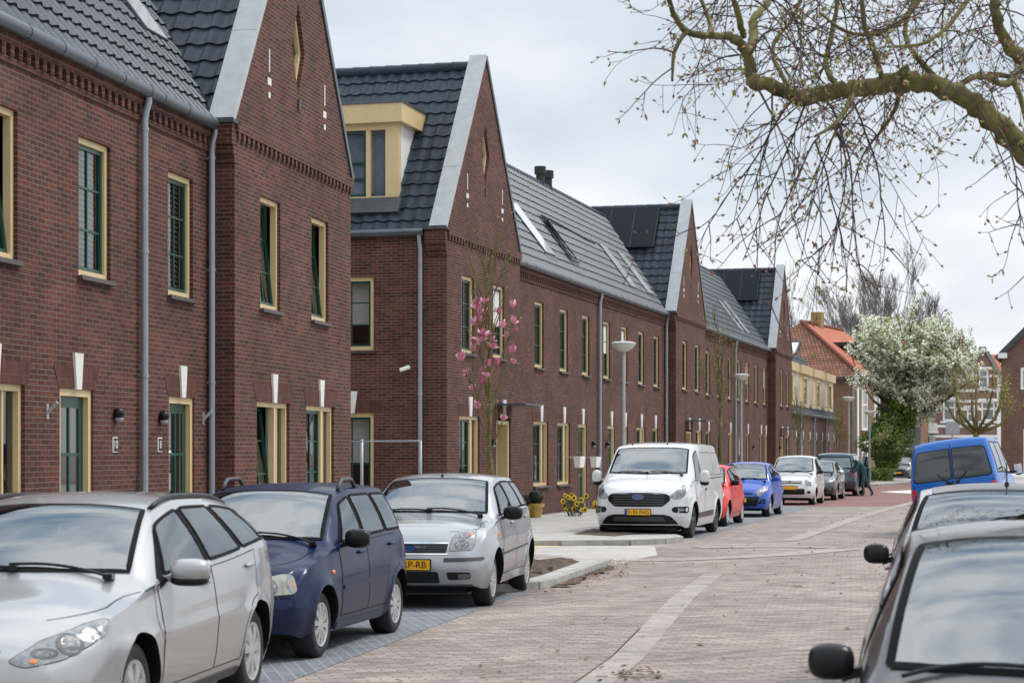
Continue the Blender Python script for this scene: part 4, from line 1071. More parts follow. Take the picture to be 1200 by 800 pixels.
    def line(s, mode, pts, wd=.006, off=.0035, mat=TRIM, name='seam', parent=None, mb=None, rad=None):
        """thin seam or bead that follows the body along a 2-D polyline"""
        P = []
        for a, b in zip(pts, pts[1:]):
            k = max(1, int(math.hypot(b[0] - a[0], b[1] - a[1]) / .05))
            for i in range(k): P.append((a[0] + (b[0] - a[0]) * i / k, a[1] + (b[1] - a[1]) * i / k))
        P.append(pts[-1]); own = mb is None; mb = mb or MB(); Q = []
        for p in P:
            h, n = s.cast(mode, *p); Q.append((h + n * off, n))
        if rad: mb.tube([q[0] for q in Q], rad, 6)
        else:
            vs_, fs = [], []
            for i, (q, n) in enumerate(Q):
                t = (Q[min(i + 1, len(Q) - 1)][0] - Q[max(i - 1, 0)][0]).normalized(); c = n.cross(t).normalized() * wd / 2; vs_ += [q + c, q - c]
            for i in range(len(Q) - 1): fs.append((2 * i, 2 * i + 1, 2 * i + 3, 2 * i + 2))
            mb.add(vs_, fs)
        if own: return mb.build(name, mat, parent or s.root, smooth=True)
    # ---- fittings
    def wheels(s, style='cover', n=8, dark=False, steer=0):
        r = s.sp['r']; tw = .105
        for xi, xw in enumerate(s.sp['wx']):
            for sg in (1, -1):
                yc = sg * (s.W / 2 - tw - .035); mb = MB(); x = s.X(xw)
                prof = [(.62 * r, -tw * .8), (.72 * r, -tw), (.90 * r, -tw), (.97 * r, -tw * .86), (r, -tw * .6), (r, tw * .6), (.97 * r, tw * .86), (.90 * r, tw), (.72 * r, tw), (.62 * r, tw * .8)]
                mb.lathe(prof, 32, axis='y')
                for g in (-.3, 0, .3): mb.lathe([(r + .001, tw * (g - .035)), (r - .008, tw * g), (r + .001, tw * (g + .035))], 32, axis='y')
                tyre = mb.build('wheel', TYRE, s.root, smooth=True, angle=40); tyre.location = (x, yc, r)
                rb = MB(); d = lambda h: sg * h
                ri = .66 * r
                rb.lathe([(ri, d(tw * .82)), (ri * .97, d(tw * .95)), (ri * .9, d(tw * .80)), (ri * .86, d(tw * .62)), (.0, d(tw * .66))], 32, 1, axis='y')
                rb.lathe([(ri + .004, d(tw * .78)), (ri, d(tw * 1.0)), (ri * .90, d(tw * .96)), (ri * .86, d(tw * .66))], 32, 0, axis='y')
                rb.lathe([(ri * .30, d(tw * .66)), (ri * .27, d(tw * .93)), (0, d(tw * .97))], 16, 0, axis='y')
                for k in range(n):
                    th = 2 * math.pi * (k + .25) / n; ca, sa = math.cos(th), math.sin(th)
                    if style == 'cover': wi, wo = .33 * 2 * math.pi * ri * .3 / n * 2.2, .36 * 2 * math.pi * ri / n * 1.25
                    elif style == 'five': wi, wo = .045, .075
                    else: wi, wo = .026, .034
                    wi /= 2; wo /= 2
                    pts = []
                    for rad_, w_, hh in ((ri * .22, wi, .93), (ri * .60, (wi + wo) / 2, .98), (ri * .90, wo, .94)):
                        for q in (-1, 1): pts.append((ca * rad_ - sa * w_ * q, d(tw * hh), sa * rad_ + ca * w_ * q))
                        for q in (-1, 1): pts.append((ca * rad_ - sa * w_ * 1.15 * q, d(tw * .62), sa * rad_ + ca * w_ * 1.15 * q))
                    fs = []
                    for j in (0, 4): fs += [(j, j + 1, j + 5, j + 4), (j, j + 4, j + 6, j + 2), (j + 1, j + 3, j + 7, j + 5)]
                    rb.add(pts, fs, 0)
                o = rb.build('rim', [RIMS if not dark else GREYPL, RIMD], tyre, smooth=True, angle=30)
                if steer and xi == 0: tyre.rotation_euler = (0, 0, R(steer))
    def glazing(s, wind, sides, rearw=None, gl=None, bandx=None, pillar=.055, topcut=.055, see=True, corners=.03, bulkhead=False):
        """wind = (s at cowl, s at header); sides = list of (x0b, x0t, x1b, x1t); openings are cut through the shell so that the cabin shows"""
        gl = gl or CARG; cuts = []
        c, h = wind
        def edge(x): return s.plan(x) * s.rf(x) - pillar
        N = 8; e0, e1 = edge(c), edge(h); pl = []
        for i in range(N + 1):
            t = -1 + 2 * i / N; pl.append((c + .11 * abs(t) ** 2.2, t * e0))
        for i in range(N + 1):
            t = 1 - 2 * i / N; pl.append((h + .035 * abs(t) ** 2, t * e1))
        s.line('top', pl + [pl[0]], wd=.036, off=.008, name='windscreen_seal'); s.wind = s.patch('top', pl, .005, gl, 'windscreen', cell=.07, skirt=not see); cuts.append(('top', pl))
        zlo = lambda x: min(s.belt(x), s.top(x) - s.crown(x) - .012) + .018
        zhi = lambda x: s.top(x) - s.crown(x) - topcut
        for side in ('left', 'right'):
            for i, (x0b, x0t, x1b, x1t) in enumerate(sides):
                K = 8; pts = []
                for k in range(K + 1): x = x0b + (x1b - x0b) * k / K; pts.append((x, zlo(x) + .012))
                for k in range(K + 1): x = x1t + (x0t - x1t) * k / K; pts.append((x, max(zhi(x), zlo(x) + .03)))
                pr = rpoly(pts, corners, 3); s.patch(side, pr, .006, gl, 'side_window', cell=.07, skirt=not see); cuts.append((side, pr))
                s.line(side, pr + [pr[0]], wd=.024, off=.009, name='window_seal')
                if bandx and i + 1 < len(sides):
                    n0b, n0t = sides[i + 1][0], sides[i + 1][1]; s.patch(side, [(x1b, zlo(x1b) + .012), (n0b, zlo(n0b) + .012), (n0t, zhi(n0t)), (x1t, zhi(x1t))], .004, TRIM, 'pillar_trim', skirt=False)
            if bandx:
                a0, a1 = bandx[0], bandx[1]; x0b, x0t = sides[0][0], sides[0][1]
                s.patch(side, [(a0, zlo(a0)), (x0b, zlo(x0b) + .01), (x0t, zhi(x0t)), (a1, max(zhi(a1), zlo(a1) + .02))], .004, TRIM, 'pillar_trim', skirt=False)
        if rearw:
            y0, y1, z0, z1 = rearw; pl = rpoly([(-y0, z0), (y0, z0), (y1, z1), (-y1, z1)], .07, 5)
            s.line('rear', pl + [pl[0]], wd=.04, off=.008, name='window_seal'); s.patch('rear', pl, .006, gl, 'rear_window', skirt=not see); cuts.append(('rear', pl))
        if see: s.cut(cuts); s.cabin(c, h, bulkhead)
    def cut(s, cuts):
        bm = bmesh.new(); bm.from_mesh(s.bodyo.data); bm.normal_update(); UP = {'top': Vector((0, 0, 1)), 'left': Vector((0, 1, 0)), 'right': Vector((0, 1, 0)), 'rear': Vector((1, 0, 0))}
        def to2(mode, p): return (s.L / 2 - p.x, p.y) if mode == 'top' else ((s.L / 2 - p.x, p.z) if mode in ('left', 'right') else (p.y, p.z))
        def to3(mode, q): return Vector((s.X(q[0]), q[1], 0)) if mode == 'top' else (Vector((s.X(q[0]), 0, q[1])) if mode in ('left', 'right') else Vector((0, q[0], q[1])))
        def facing(mode, f):
            n, cc = f.normal, f.calc_center_median(); sx = s.L / 2 - cc.x
            if mode == 'top': return n.z > .05 and cc.z > s.belt(sx) - .05
            if mode == 'left': return n.y > .2 and cc.y > .2
            if mode == 'right': return n.y < -.2 and cc.y < -.2
            return n.x < -.1 and sx > s.L - 1.2
        def inside(q, poly):
            r = False; j = len(poly) - 1
            for i in range(len(poly)):
                (xi, yi), (xj, yj) = poly[i], poly[j]
                if (yi > q[1]) != (yj > q[1]) and q[0] < (xj - xi) * (q[1] - yi) / (yj - yi) + xi: r = not r
                j = i
            return r
        for mode, poly in cuts:
            poly = offset_poly(poly, -.010); lo = [min(p[k] for p in poly) - .02 for k in (0, 1)]; hi = [max(p[k] for p in poly) + .02 for k in (0, 1)]
            cand = []
            for f in bm.faces:
                if not facing(mode, f): continue
                v2 = [to2(mode, v.co) for v in f.verts]
                if max(v[0] for v in v2) < lo[0] or min(v[0] for v in v2) > hi[0] or max(v[1] for v in v2) < lo[1] or min(v[1] for v in v2) > hi[1]: continue
                cand.append(f)
            for i in range(len(poly)):
                p, q = poly[i], poly[(i + 1) % len(poly)]
                if math.hypot(q[0] - p[0], q[1] - p[1]) < 1e-4: continue
                P, Q = to3(mode, p), to3(mode, q); nrm = (Q - P).cross(UP[mode]).normalized(); el, eh = [min(p[k], q[k]) - .03 for k in (0, 1)], [max(p[k], q[k]) + .03 for k in (0, 1)]
                fs = []
                for f in cand:
                    v2 = [to2(mode, v.co) for v in f.verts]
                    if max(v[0] for v in v2) < el[0] or min(v[0] for v in v2) > eh[0] or max(v[1] for v in v2) < el[1] or min(v[1] for v in v2) > eh[1]: continue
                    fs.append(f)
                if not fs: continue
                es = list({e for f in fs for e in f.edges}); vs_ = list({v for f in fs for v in f.verts}); r_ = bmesh.ops.bisect_plane(bm, geom=vs_ + es + fs, plane_co=P, plane_no=nrm, dist=1e-6); cset = {f for f in cand if f.is_valid}; cset.update(g for g in r_['geom'] if isinstance(g, bmesh.types.BMFace)); cand = list(cset)
            kill = []
            for f in cand:
                cc = to2(mode, f.calc_center_median())
                if lo[0] < cc[0] < hi[0] and lo[1] < cc[1] < hi[1] and facing(mode, f) and inside(cc, poly): kill.append(f)
            bmesh.ops.delete(bm, geom=kill, context='FACES')
        bm.to_mesh(s.bodyo.data)
        # dark lining just inside the shell, from the bulkhead back
        V, Fs = [], []; idx = {}
        bm.normal_update()
        for f in bm.faces:
            cc = f.calc_center_median(); sx = s.L / 2 - cc.x
            if cc.z < .5 or sx < s.cowl - .15 or sx > s.L - .06: continue
            r = []
            for v in f.verts:
                if v.index not in idx or True:
                    V.append((v.co - v.normal * .022)[:]); r.append(len(V) - 1)
            Fs.append(tuple(r))
        bm.free()
        if Fs: mb = MB(); mb.add(V, Fs); mb.build('cabin_lining', LINING, s.root)
    def cabin(s, c, h, bulkhead):
        zc = s.top(c); W2 = s.plan(c + .5) - .12; mb = MB()
        mb.superell((s.X(c + .28), 0, zc - .20), (.30, W2, .17), .45, 10); d = mb.build('dashboard', LINING, s.root, smooth=True)
        mb = MB(); yw, xw, zw = .36, s.X(c + .66), zc - .03; P = []
        for i in range(25):
            th = 2 * math.pi * i / 24; P.append(Vector((xw + math.sin(th) * .075, yw + math.cos(th) * .18, zw + math.sin(th) * .165)))
        mb.tube(P, .015, 6, caps=False); mb.tube([Vector((xw, yw, zw)), Vector((xw + .25, yw, zw - .1))], .04, 8); mb.tube([P[0], P[12]], .018, 6); mb.build('steering_wheel', BLACK, s.root, smooth=True)
        rows = [(c + 1.22, (.36, -.36))] + ([] if bulkhead else [(min(c + 2.15, s.L - .75), (.40, 0, -.40))])
        zt = s.top(c + 1.2) - .12
        for sx, yy in rows:
            for y in yy:
                mb = MB(); x = s.X(sx); zb = .52; zh = zt - .18
                mb.superell((x - .02, y, (zb + zh) / 2), (.085, .22 if len(yy) == 2 else .19, (zh - zb) / 2), .55, 8); mb.superell((x + .24, y, zb), (.28, .23, .10), .55, 8); o = mb.build('seat', SEATM, s.root, smooth=True)
                mb = MB(); mb.superell((x - .07, y, zt - .07), (.05, .13, .085), .6, 8); mb.build('headrest', SEATM, o, smooth=True)
        h_, n = s.cast('top', h - .09, 0); mb = MB(); mb.superell(h_ + Vector((-.05, 0, -.08)), (.02, .11, .035), .7, 6); mb.build('rear_view_mirror', BLACK, s.root)
        if bulkhead: mb = MB(); x = s.X(c + 1.5); mb.box(x - .03, x, -W2 - .02, W2 + .02, .5, 1.15); mb.box(x - .03, x, -W2 * .80, W2 * .80, 1.15, s.top(c + 1.5) - .12); mb.build('bulkhead', LINING, s.root)
    def doors(s, lst, zs=.30, both=True, beltoff=-.012):
        for side in (['left', 'right'] if both else ['left']):
            for (xa, xb, cut) in lst:
                pts = [(xa, zs), (xa - .0, s.belt(xa) + beltoff)] + [(xa + (xb - xa) * i / 6, s.belt(xa + (xb - xa) * i / 6) + beltoff) for i in range(1, 6)] + [(xb, s.belt(xb) + beltoff)]
                if cut:      # rear door swept round the wheel arch
                    xw, Ra = s.sp['wx'][1], s.sp.get('ra', s.sp['r'] + .055) + .045
                    for i in range(7):
                        th = math.pi * (.52 + .44 * i / 6) + 0
                        x, z = xw + Ra * math.cos(th), s.sp['r'] + Ra * math.sin(th)
                        if x < xb - .01 and z > zs: pts.append((x, z))
                    th = math.asin(max(-1, min(1, (zs - s.sp['r']) / Ra))); pts.append((xw - Ra * math.cos(th), zs))
                else: pts.append((xb, zs))
                pr = rpoly(pts, .02, 2)
                mb = MB(); s.patch(side, pr, .0022, mb=mb, m=0, cell=.034, skirt=False); nf = len(mb.f); s.line(side, pr + [pr[0]], wd=.0065, off=.0036, mb=mb); mb.m[nf:] = [1] * (len(mb.f) - nf)
                d = mb.build('door', [s.pm, TRIM], s.root, smooth=True)
                self_fix(d, s)
                hx = xb - .20; hz = s.belt(hx) - .10; h, n = s.cast(side, hx, hz)
                hm = MB(); sg = 1 if side == 'left' else -1
                hm.superell((h.x + .01, h.y + sg * .018, h.z), (.095, .016, .017), .7, 8); 
                hh = hm.build('handle', s.pm if not s.sp.get('blackhandle') else BLACK, d, smooth=True)
    def mirrors(s, sx, z, mat=None, size=(.085, .125, .085), cap=None, out=.10, off=None):
        for side, sg in (('left', 1), ('right', -1)):
            h, n = s.cast(side, sx, z - .03); y = h.y + sg * out; x = s.X(sx)
            mb = MB(); mb.superell((x + .02, y + sg * size[1] * .55, z + .02), (size[0], size[1], size[2]), .72, 12)
            mb.obox((x - .02, h.y + sg * out * .5, z - .03), (.035, 0, 0), (0, out * .65, .012), (0, 0, .02))
            o = mb.build('mirror', mat or s.pm, s.root, smooth=True, angle=60)
            g = MB(); gx = x + .02 - size[0] * .9; yy = y + sg * size[1] * .55
            g.quad(*[(gx - .008, yy + a * size[1] * .8, z + .02 + b * size[2] * .75) for a, b in ((-1, -1), (1, -1), (1, 1), (-1, 1))]); g.build('mirror_glass', CHROME, o)
            if cap:
                g = MB(); g.superell((x + .012, y + sg * size[1] * .5, z - size[2] * .55), (size[0] * .97, size[1] * .95, size[2] * .52), .72, 10); g.build('mirror_foot', cap, o, smooth=True)
    def wipers(s, sx, y0s=((.62, -.02), (.02, -.60))):
        for ya, yb in y0s:
            mb = MB(); P = []
            for i in range(9):
                t = i / 8; y = ya + (yb - ya) * t; h, n = s.cast('top', sx + .04 + .10 * math.sin(t * 2.2) * .5, y); P.append(h + n * .022)
            mb.tube(P, .009, 6); mb.obox(P[0], (.03, 0, 0), (0, .03, 0), (0, 0, .015)); mb.build('wiper', BLACK, s.root)
    def plate(s, z, txt=None, y=0, rear=False, wd=.52, bar=True):
        h, n = s.cast('rear' if rear else 'front', y, z); sg = -1 if rear else 1
        x = h.x + sg * .02; mb = MB(); mb.bevbox(x - .012, x + .008, y - wd / 2 - .012, y + wd / 2 + .012, z - .067, z + .067, .006, 0); o = mb.build('number_plate', BLACK, s.root)
        xf = x + .009 * sg + (0 if sg > 0 else -.004)
        f = MB(); f.quad(*[(xf, y + a * wd / 2, z + b * .055) for a, b in ((-sg, -1), (sg, -1), (sg, 1), (-sg, 1))]); f.build('plate_face', PLATEY, o)
        xf += .0015 * sg
        if bar:
            yb = y - sg * (wd / 2 - .022); f = MB(); f.quad(*[(xf, yb + a * .022, z + b * .055) for a, b in ((-sg, -1), (sg, -1), (sg, 1), (-sg, 1))]); f.build('plate_band', PLATEB, o)
        if txt:
            M = Matrix.Translation((xf + .001 * sg, y + sg * .015, z - .002)) @ Matrix.Rotation(R(90 * sg), 4, 'Z') @ Matrix.Rotation(R(90), 4, 'X')
            text_mesh('plate_characters', txt, .105, BLACK, o, M, .0004)
    def oval(s, z, rx=.075, rz=.032, off=.012, txt=None, mat=None):
        h, n = s.cast('front', 0, z); x = h.x + off; N = 24
        mb = MB(); mb.add([(x + (.006 if k else 0), rx * 1.16 * math.cos(2 * math.pi * i / N), z + rz * 1.24 * math.sin(2 * math.pi * i / N)) for k in (0, 1) for i in range(N)], [tuple(range(N, 2 * N))] + [(i, (i + 1) % N, N + (i + 1) % N, N + i) for i in range(N)])
        o = mb.build('badge', CHROME, s.root); f = MB(); f.add([(x + .0085, rx * math.cos(2 * math.pi * i / N), z + rz * math.sin(2 * math.pi * i / N)) for i in range(N)], [tuple(range(N))]); f.build('badge_face', mat or OVAL, o)
        if txt:
            M = Matrix.Translation((x + .010, 0, z)) @ Matrix.Rotation(R(90), 4, 'Z') @ Matrix.Rotation(R(90), 4, 'X'); text_mesh('badge_script', txt, rz * 1.5, CHROME, o, M, .0004, .35)
    def rails(s, x0, x1, y=.03, mat=BLACK, h=.045, r=.014, straight=True):
        for sg in (1, -1):
            mb = MB(); P = []; K = 12
            for i in range(K + 1):
                x = x0 + (x1 - x0) * i / K; yy = sg * (s.plan(x) * s.rf(x) - y); hh, n = s.cast('top', x, yy)
                P.append(hh + Vector((0, 0, h * min(1, 5 * min(i, K - i) / K) + .004)))
            mb.tube(P, r, 8); mb.build('roof_rail', mat, s.root, smooth=True)
    def aerial(s, sx, y=0, ln=.4, tilt=50):
        h, n = s.cast('top', sx, y); mb = MB(); mb.tube([h - Vector((0, 0, .01)), h + Vector((0, 0, .025))], [.024, .012], 8); mb.tube([h + Vector((0, 0, .02)), h + Vector((-math.cos(R(tilt)) * ln, 0, math.sin(R(tilt)) * ln))], [.006, .0035], 6); mb.build('aerial', BLACK, s.root)
    def lamp(s, mode, poly, parts, off=.006, lens=LAMPG, name='headlight', recess=None, r=.03):
        """clear headlamp: lens patch with inner reflectors seen through it, drawn as inset pieces"""
        both = {'diagl': ('diagl', 'diagr'), 'front': ('front', 'front-')}[mode] if mode in ('diagl', 'front') else (mode,)
        for q in both:
            md = 'front' if q == 'front-' else q; mir = -1 if q == 'front-' else 1
            pp = rpoly([(p[0] * mir, p[1]) for p in poly], r, 4)
            s.patch(md, offset_poly(pp, .004), .002, TRIM, 'lamp_surround', cell=.05)
            o = s.patch(md, pp, off, lens, name, cell=.04)
            for (kind, (ca, cb), ra, rb) in parts:
                K = 18; el = [(mir * ca + ra * math.cos(2 * math.pi * i / K), cb + rb * math.sin(2 * math.pi * i / K)) for i in range(K)]
                s.patch(md, el, off + .003, kind, 'reflector' if kind is not AMBER else 'indicator', parent=o, cell=.05)
def self_fix(o, car):
    bm = bmesh.new(); bm.from_mesh(o.data)
    for f in bm.faces:
        c = f.calc_center_median(); 
        if f.normal.dot(Vector((0, c.y, 0))) < 0: f.normal_flip()
    bm.to_mesh(o.data); bm.free()
# ------------------------------------------------------------------ the parked vehicles
def hdg(a, b=1): v = Vector((a, b)).normalized(); return -v
SILVER = paint('paint_silver', (.37, .37, .378), metal=.5)
NAVY = paint('paint_navy', (.0015, .010, .050), metal=.15, coat=.28)
SILVBL = paint('paint_silver_blue', (.31, .328, .345), metal=.5)
VANW = paint('paint_van_white', (.60, .61, .62))
REDC = paint('paint_red', (.62, .012, .010), coat=.45)
BLUEC = paint('paint_bright_blue', (.010, .075, .42), metal=.1, coat=.6)
WHITEC = paint('paint_white_car', (.60, .595, .58))
BLACKC = paint('paint_black', (.012, .012, .016))
TEALC = paint('paint_dark_teal', (.035, .075, .11), metal=.3)
CHARC = paint('paint_charcoal', (.075, .075, .08), metal=.5)
GREYS = paint('paint_grey_silver', (.30, .30, .30), metal=.5)
T4B = paint('paint_van_blue', (.004, .105, .42), coat=.5)
GRPK = 'cars parked along the house side of the street'

# 1 --- silver estate, nearest on the left
fo = dict(L=4.56, W=1.82, r=.318, wx=(.95, 3.60),
    top=[(0, .64), (.06, .71), (.22, .79), (.6, .885), (1.0, .965), (1.16, 1.005), (1.5, 1.19), (2.05, 1.415), (2.6, 1.485), (3.3, 1.475), (4.0, 1.41), (4.22, 1.35), (4.40, 1.12), (4.50, .98), (4.56, .90)],
    belt=[(0, .55), (.6, .80), (1.05, .90), (1.5, .955), (3.0, 1.02), (4.2, 1.085), (4.56, 1.0)],
    plan=[(0, .69), (.08, .765), (.25, .835), (.55, .885), (.95, .905), (2.2, .91), (3.7, .908), (4.2, .875), (4.56, .77)],
    rf=[(0, .86), (.5, .84), (1.1, .85), (1.5, .77), (2.05, .675), (2.7, .665), (4.0, .64), (4.3, .67), (4.56, .8)], kf=.30, kr=.20, crease=.66, crease_d=.014)
c = Car('parked_car', 'silver estate car with roof rails, nearest parked car on the left', fo, (-2.22, 11.75), hdg(.135), SILVER, group=GRPK)
c.glazing((1.22, 2.02), [(1.62, 1.93, 2.50, 2.42), (2.60, 2.52, 3.36, 3.16), (3.45, 3.25, 4.16, 3.98)], bandx=(1.47, 1.88, 4.22, 4.06), rearw=(.62, .52, 1.10, 1.34))
c.doors([(1.40, 2.55, False), (2.56, 3.66, True)], zs=.31); c.wheels('cover', 7); c.mirrors(1.63, 1.00, size=(.09, .125, .075), cap=BLACK, out=.09); c.wipers(1.18); c.rails(2.12, 3.98, y=.03, h=.016, r=.017); c.aerial(3.75, -.05, .30, 75)
c.lamp('diagl', [(.36, .60), (.43, .565), (.66, .60), (.98, .715), (1.03, .80), (.86, .775), (.56, .70)], [(LAMPD, (.72, .675), .085, .058), (LAMPI, (.72, .675), .058, .044), (LAMPD, (.875, .728), .055, .036), (LAMPI, (.875, .728), .038, .026), (LAMPD, (.56, .635), .075, .028), (LAMPI, (.555, .635), .055, .016), (AMBER, (.49, .598), .02, .010)], r=.035)
c.patch('front', rpoly([(-.34, .60), (.34, .60), (.40, .66), (-.40, .66)], .03), .004, BLACK, 'grille'); c.patch('front', rpoly([(-.50, .28), (.50, .28), (.42, .47), (-.42, .47)], .04), .004, BLACK, 'lower_grille')
for sg in (1, -1): c.patch('front', rpoly([(sg * .54, .30), (sg * .74, .34), (sg * .72, .46), (sg * .56, .44)], .03), .004, BLACK, 'fog_lamp_recess')
c.oval(.69, txt='Ford'); c.plate(.50)
for sd_ in ('left', 'right'):
    c.line(sd_, [(.42, .80), (.8, .845), (1.15, .91), (1.36, .935)], name='bonnet_seam'); c.line(sd_, [(1.38, .33), (1.38, .60), (1.30, .75), (1.34, .93)], name='wing_seam')
    c.patch(sd_, rpoly([(4.23, .90), (4.48, .86), (4.5, 1.05), (4.30, 1.12)], .03), .006, REDL, 'tail_light')
    c.patch(sd_, rpoly([(1.44, .915), (1.62, .955), (1.56, 1.0), (1.50, .985)], .01), .006, TRIM, 'mirror_triangle')
c.patch('left', rpoly([(1.3, .20), (3.2, .20), (3.2, .26), (1.3, .26)], .02), .008, GREYPL, 'sill_trim')

# 2 --- navy upright hatchback
de = dict(L=3.80, W=1.67, r=.285, wx=(.74, 3.13),
    top=[(0, .66), (.05, .74), (.2, .82), (.6, .90), (.92, .955), (1.02, .985), (1.35, 1.19), (1.78, 1.405), (2.2, 1.465), (3.1, 1.46), (3.48, 1.41), (3.60, 1.25), (3.72, .98), (3.80, .85)],
    belt=[(0, .58), (.6, .82), (1.0, .90), (1.5, .935), (3.3, .985), (3.8, .95)],
    plan=[(0, .66), (.06, .72), (.2, .775), (.5, .815), (.9, .83), (3.2, .83), (3.6, .79), (3.8, .71)],
    rf=[(0, .88), (.5, .86), (1.0, .86), (1.4, .80), (1.8, .725), (2.4, .715), (3.3, .71), (3.6, .74), (3.8, .85)], kf=.20, kr=.12, crease=.93, crease_d=.008, flare=.03, blackhandle=False)
c = Car('parked_car', 'navy blue upright hatchback with roof rails, second parked car from the left', de, (-1.62, 17.0), hdg(.212), NAVY, group=GRPK)
c.glazing((1.05, 1.76), [(1.40, 1.74, 2.06, 2.02), (2.14, 2.10, 2.82, 2.72), (2.90, 2.80, 3.40, 3.24)], bandx=(1.30, 1.68, 3.45, 3.30), rearw=(.58, .50, 1.02, 1.34), pillar=.05)
c.doors([(1.26, 2.10, False), (2.11, 3.12, True)], zs=.32); c.wheels('cover', 10); c.mirrors(1.45, .97, BLACK, size=(.075, .115, .085), out=.07); c.wipers(1.02)
c.rails(2.0, 2.55, y=.04, mat=GREYPL, h=.075, r=.021); 
c.lamp('diagl', [(.385, .565), (.66, .575), (.715, .60), (.70, .725), (.62, .74), (.41, .70)], [(LAMPD, (.475, .64), .058, .062), (LAMPI, (.475, .64), .048, .052), (LAMPG, (.655, .655), .040, .068), (AMBER, (.675, .655), .014, .022)], lens=LAMPHAZE, r=.03)
c.line('front', [(-.70, .545), (.70, .545)], wd=.014, name='bumper_seam', mat=TRIM)
for sg in (1, -1): c.patch('front', rpoly([(sg * .36, .32), (sg * .60, .33), (sg * .58, .44), (sg * .36, .43)], .03), .004, BLACK, 'fog_lamp_recess'); c.patch('front', rpoly([(sg * .37, .36), (sg * .57, .365), (sg * .57, .39), (sg * .37, .385)], .008), .009, NAVY, 'intake_bar')
c.patch('front', rpoly([(-.30, .30), (.30, .30), (.28, .43), (-.28, .43)], .03), .004, BLACK, 'lower_grille'); c.patch('front', rpoly([(-.30, .60), (.30, .60), (.32, .665), (-.32, .665)], .03), .004, BLACK, 'grille'); c.plate(.48)
for sd_ in ('left', 'right'):
    c.patch(sd_, rpoly([(1.30, .545), (3.02, .575), (3.02, .605), (1.30, .585)], .01), .012, NAVY, 'rub_strip')
    h, n = c.cast(sd_, 1.02, .715); mb = MB(); mb.superell(h, (.035, .014, .02), .8, 8); mb.build('side_indicator', AMBER, c.root, smooth=True)
    c.patch(sd_, rpoly([(3.52, .72), (3.68, .70), (3.64, 1.0), (3.53, 1.05)], .02), .006, REDL, 'tail_light')
    c.line(sd_, [(.30, .80), (.6, .84), (1.0, .90)], name='bonnet_seam'); c.patch(sd_, rpoly([(1.2, .2), (2.7, .2), (2.7, .27), (1.2, .27)], .02), .010, NAVY, 'sill_trim')

# 3 --- silver-blue crossover hatchback
fu = dict(L=4.02, W=1.72, r=.30, wx=(.83, 3.315), ra=.37,
    top=[(0, .70), (.05, .80), (.18, .885), (.6, .965), (.98, 1.015), (1.10, 1.05), (1.45, 1.25), (1.88, 1.44), (2.35, 1.50), (3.2, 1.485), (3.65, 1.42), (3.78, 1.28), (3.93, 1.02), (4.02, .88)],
    belt=[(0, .62), (.6, .86), (1.0, .94), (1.5, .985), (3.4, 1.06), (4.02, 1.0)],
    plan=[(0, .68), (.06, .745), (.22, .80), (.5, .84), (.9, .86), (3.3, .86), (3.75, .83), (4.02, .75)],
    rf=[(0, .86), (.5, .85), (1.1, .85), (1.5, .78), (1.9, .715), (2.5, .705), (3.5, .695), (3.8, .73), (4.02, .85)], kf=.22, kr=.13, crease=.78, crease_d=.01, flare=.035, bot=[(0, .27), (.4, .22), (3.5, .23), (4.02, .34)])
c = Car('parked_car', 'silver blue hatchback with black mirrors parked by the soil tree pit', fu, (-.21, 22.8), hdg(.165), SILVBL, group=GRPK)
c.glazing((1.12, 1.86), [(1.50, 1.84, 2.22, 2.18), (2.30, 2.26, 2.98, 2.86), (3.06, 2.94, 3.60, 3.42)], bandx=(1.40, 1.76, 3.66, 3.50), rearw=(.60, .52, 1.08, 1.38))
c.doors([(1.34, 2.26, False), (2.27, 3.32, True)], zs=.34); c.wheels('spoke', 12); c.mirrors(1.55, 1.02, BLACK, size=(.075, .115, .082), out=.07); c.wipers(1.08)
c.lamp('front', [(.455, .655), (.69, .665), (.715, .74), (.70, .875), (.52, .87), (.47, .79)], [(LAMPD, (.58, .72), .075, .05), (LAMPI, (.58, .725), .062, .048), (LAMPI, (.60, .82), .062, .032), (AMBER, (.655, .825), .022, .018)], r=.03)
c.patch('front', rpoly([(-.42, .625), (.42, .625), (.44, .735), (-.44, .735)], .03), .004, BLACK, 'grille')
mb = MB(); [c.line('front', [(-.42, z), (.42, z)], wd=.008, off=.012, mb=mb) for z in (.645, .665, .685, .705, .722)]; mb.build('grille_bars', GREYPL, c.root)
c.line('front', [(-.44, .622), (.44, .622)], wd=.012, off=.010, mat=CHROME, name='grille_trim'); c.line('front', [(-.44, .738), (.44, .738)], wd=.012, off=.010, mat=CHROME, name='grille_trim')
for sg in (1, -1): c.patch('front', rpoly([(sg * .40, .535), (sg * .80, .545), (sg * .80, .58), (sg * .40, .578)], .012), .010, GREYPL, 'bumper_strip'); c.patch('front', rpoly([(sg * .45, .335), (sg * .69, .345), (sg * .69, .42), (sg * .43, .425)], .03), .004, BLACK, 'fog_lamp_recess'); c.patch('front', rpoly([(sg * .56, .345), (sg * .67, .35), (sg * .67, .405), (sg * .56, .405)], .02), .008, LAMPD, 'fog_lamp')
c.patch('front', rpoly([(-.36, .30), (.36, .30), (.34, .43), (-.34, .43)], .03), .004, BLACK, 'lower_grille')
c.patch('front', rpoly([(-.70, .265), (.70, .265), (.70, .285), (-.70, .285)], .006), .008, GREYPL, 'bumper_lip')
c.oval(.682, txt='Ford'); c.plate(.505, '13-RP-RB')
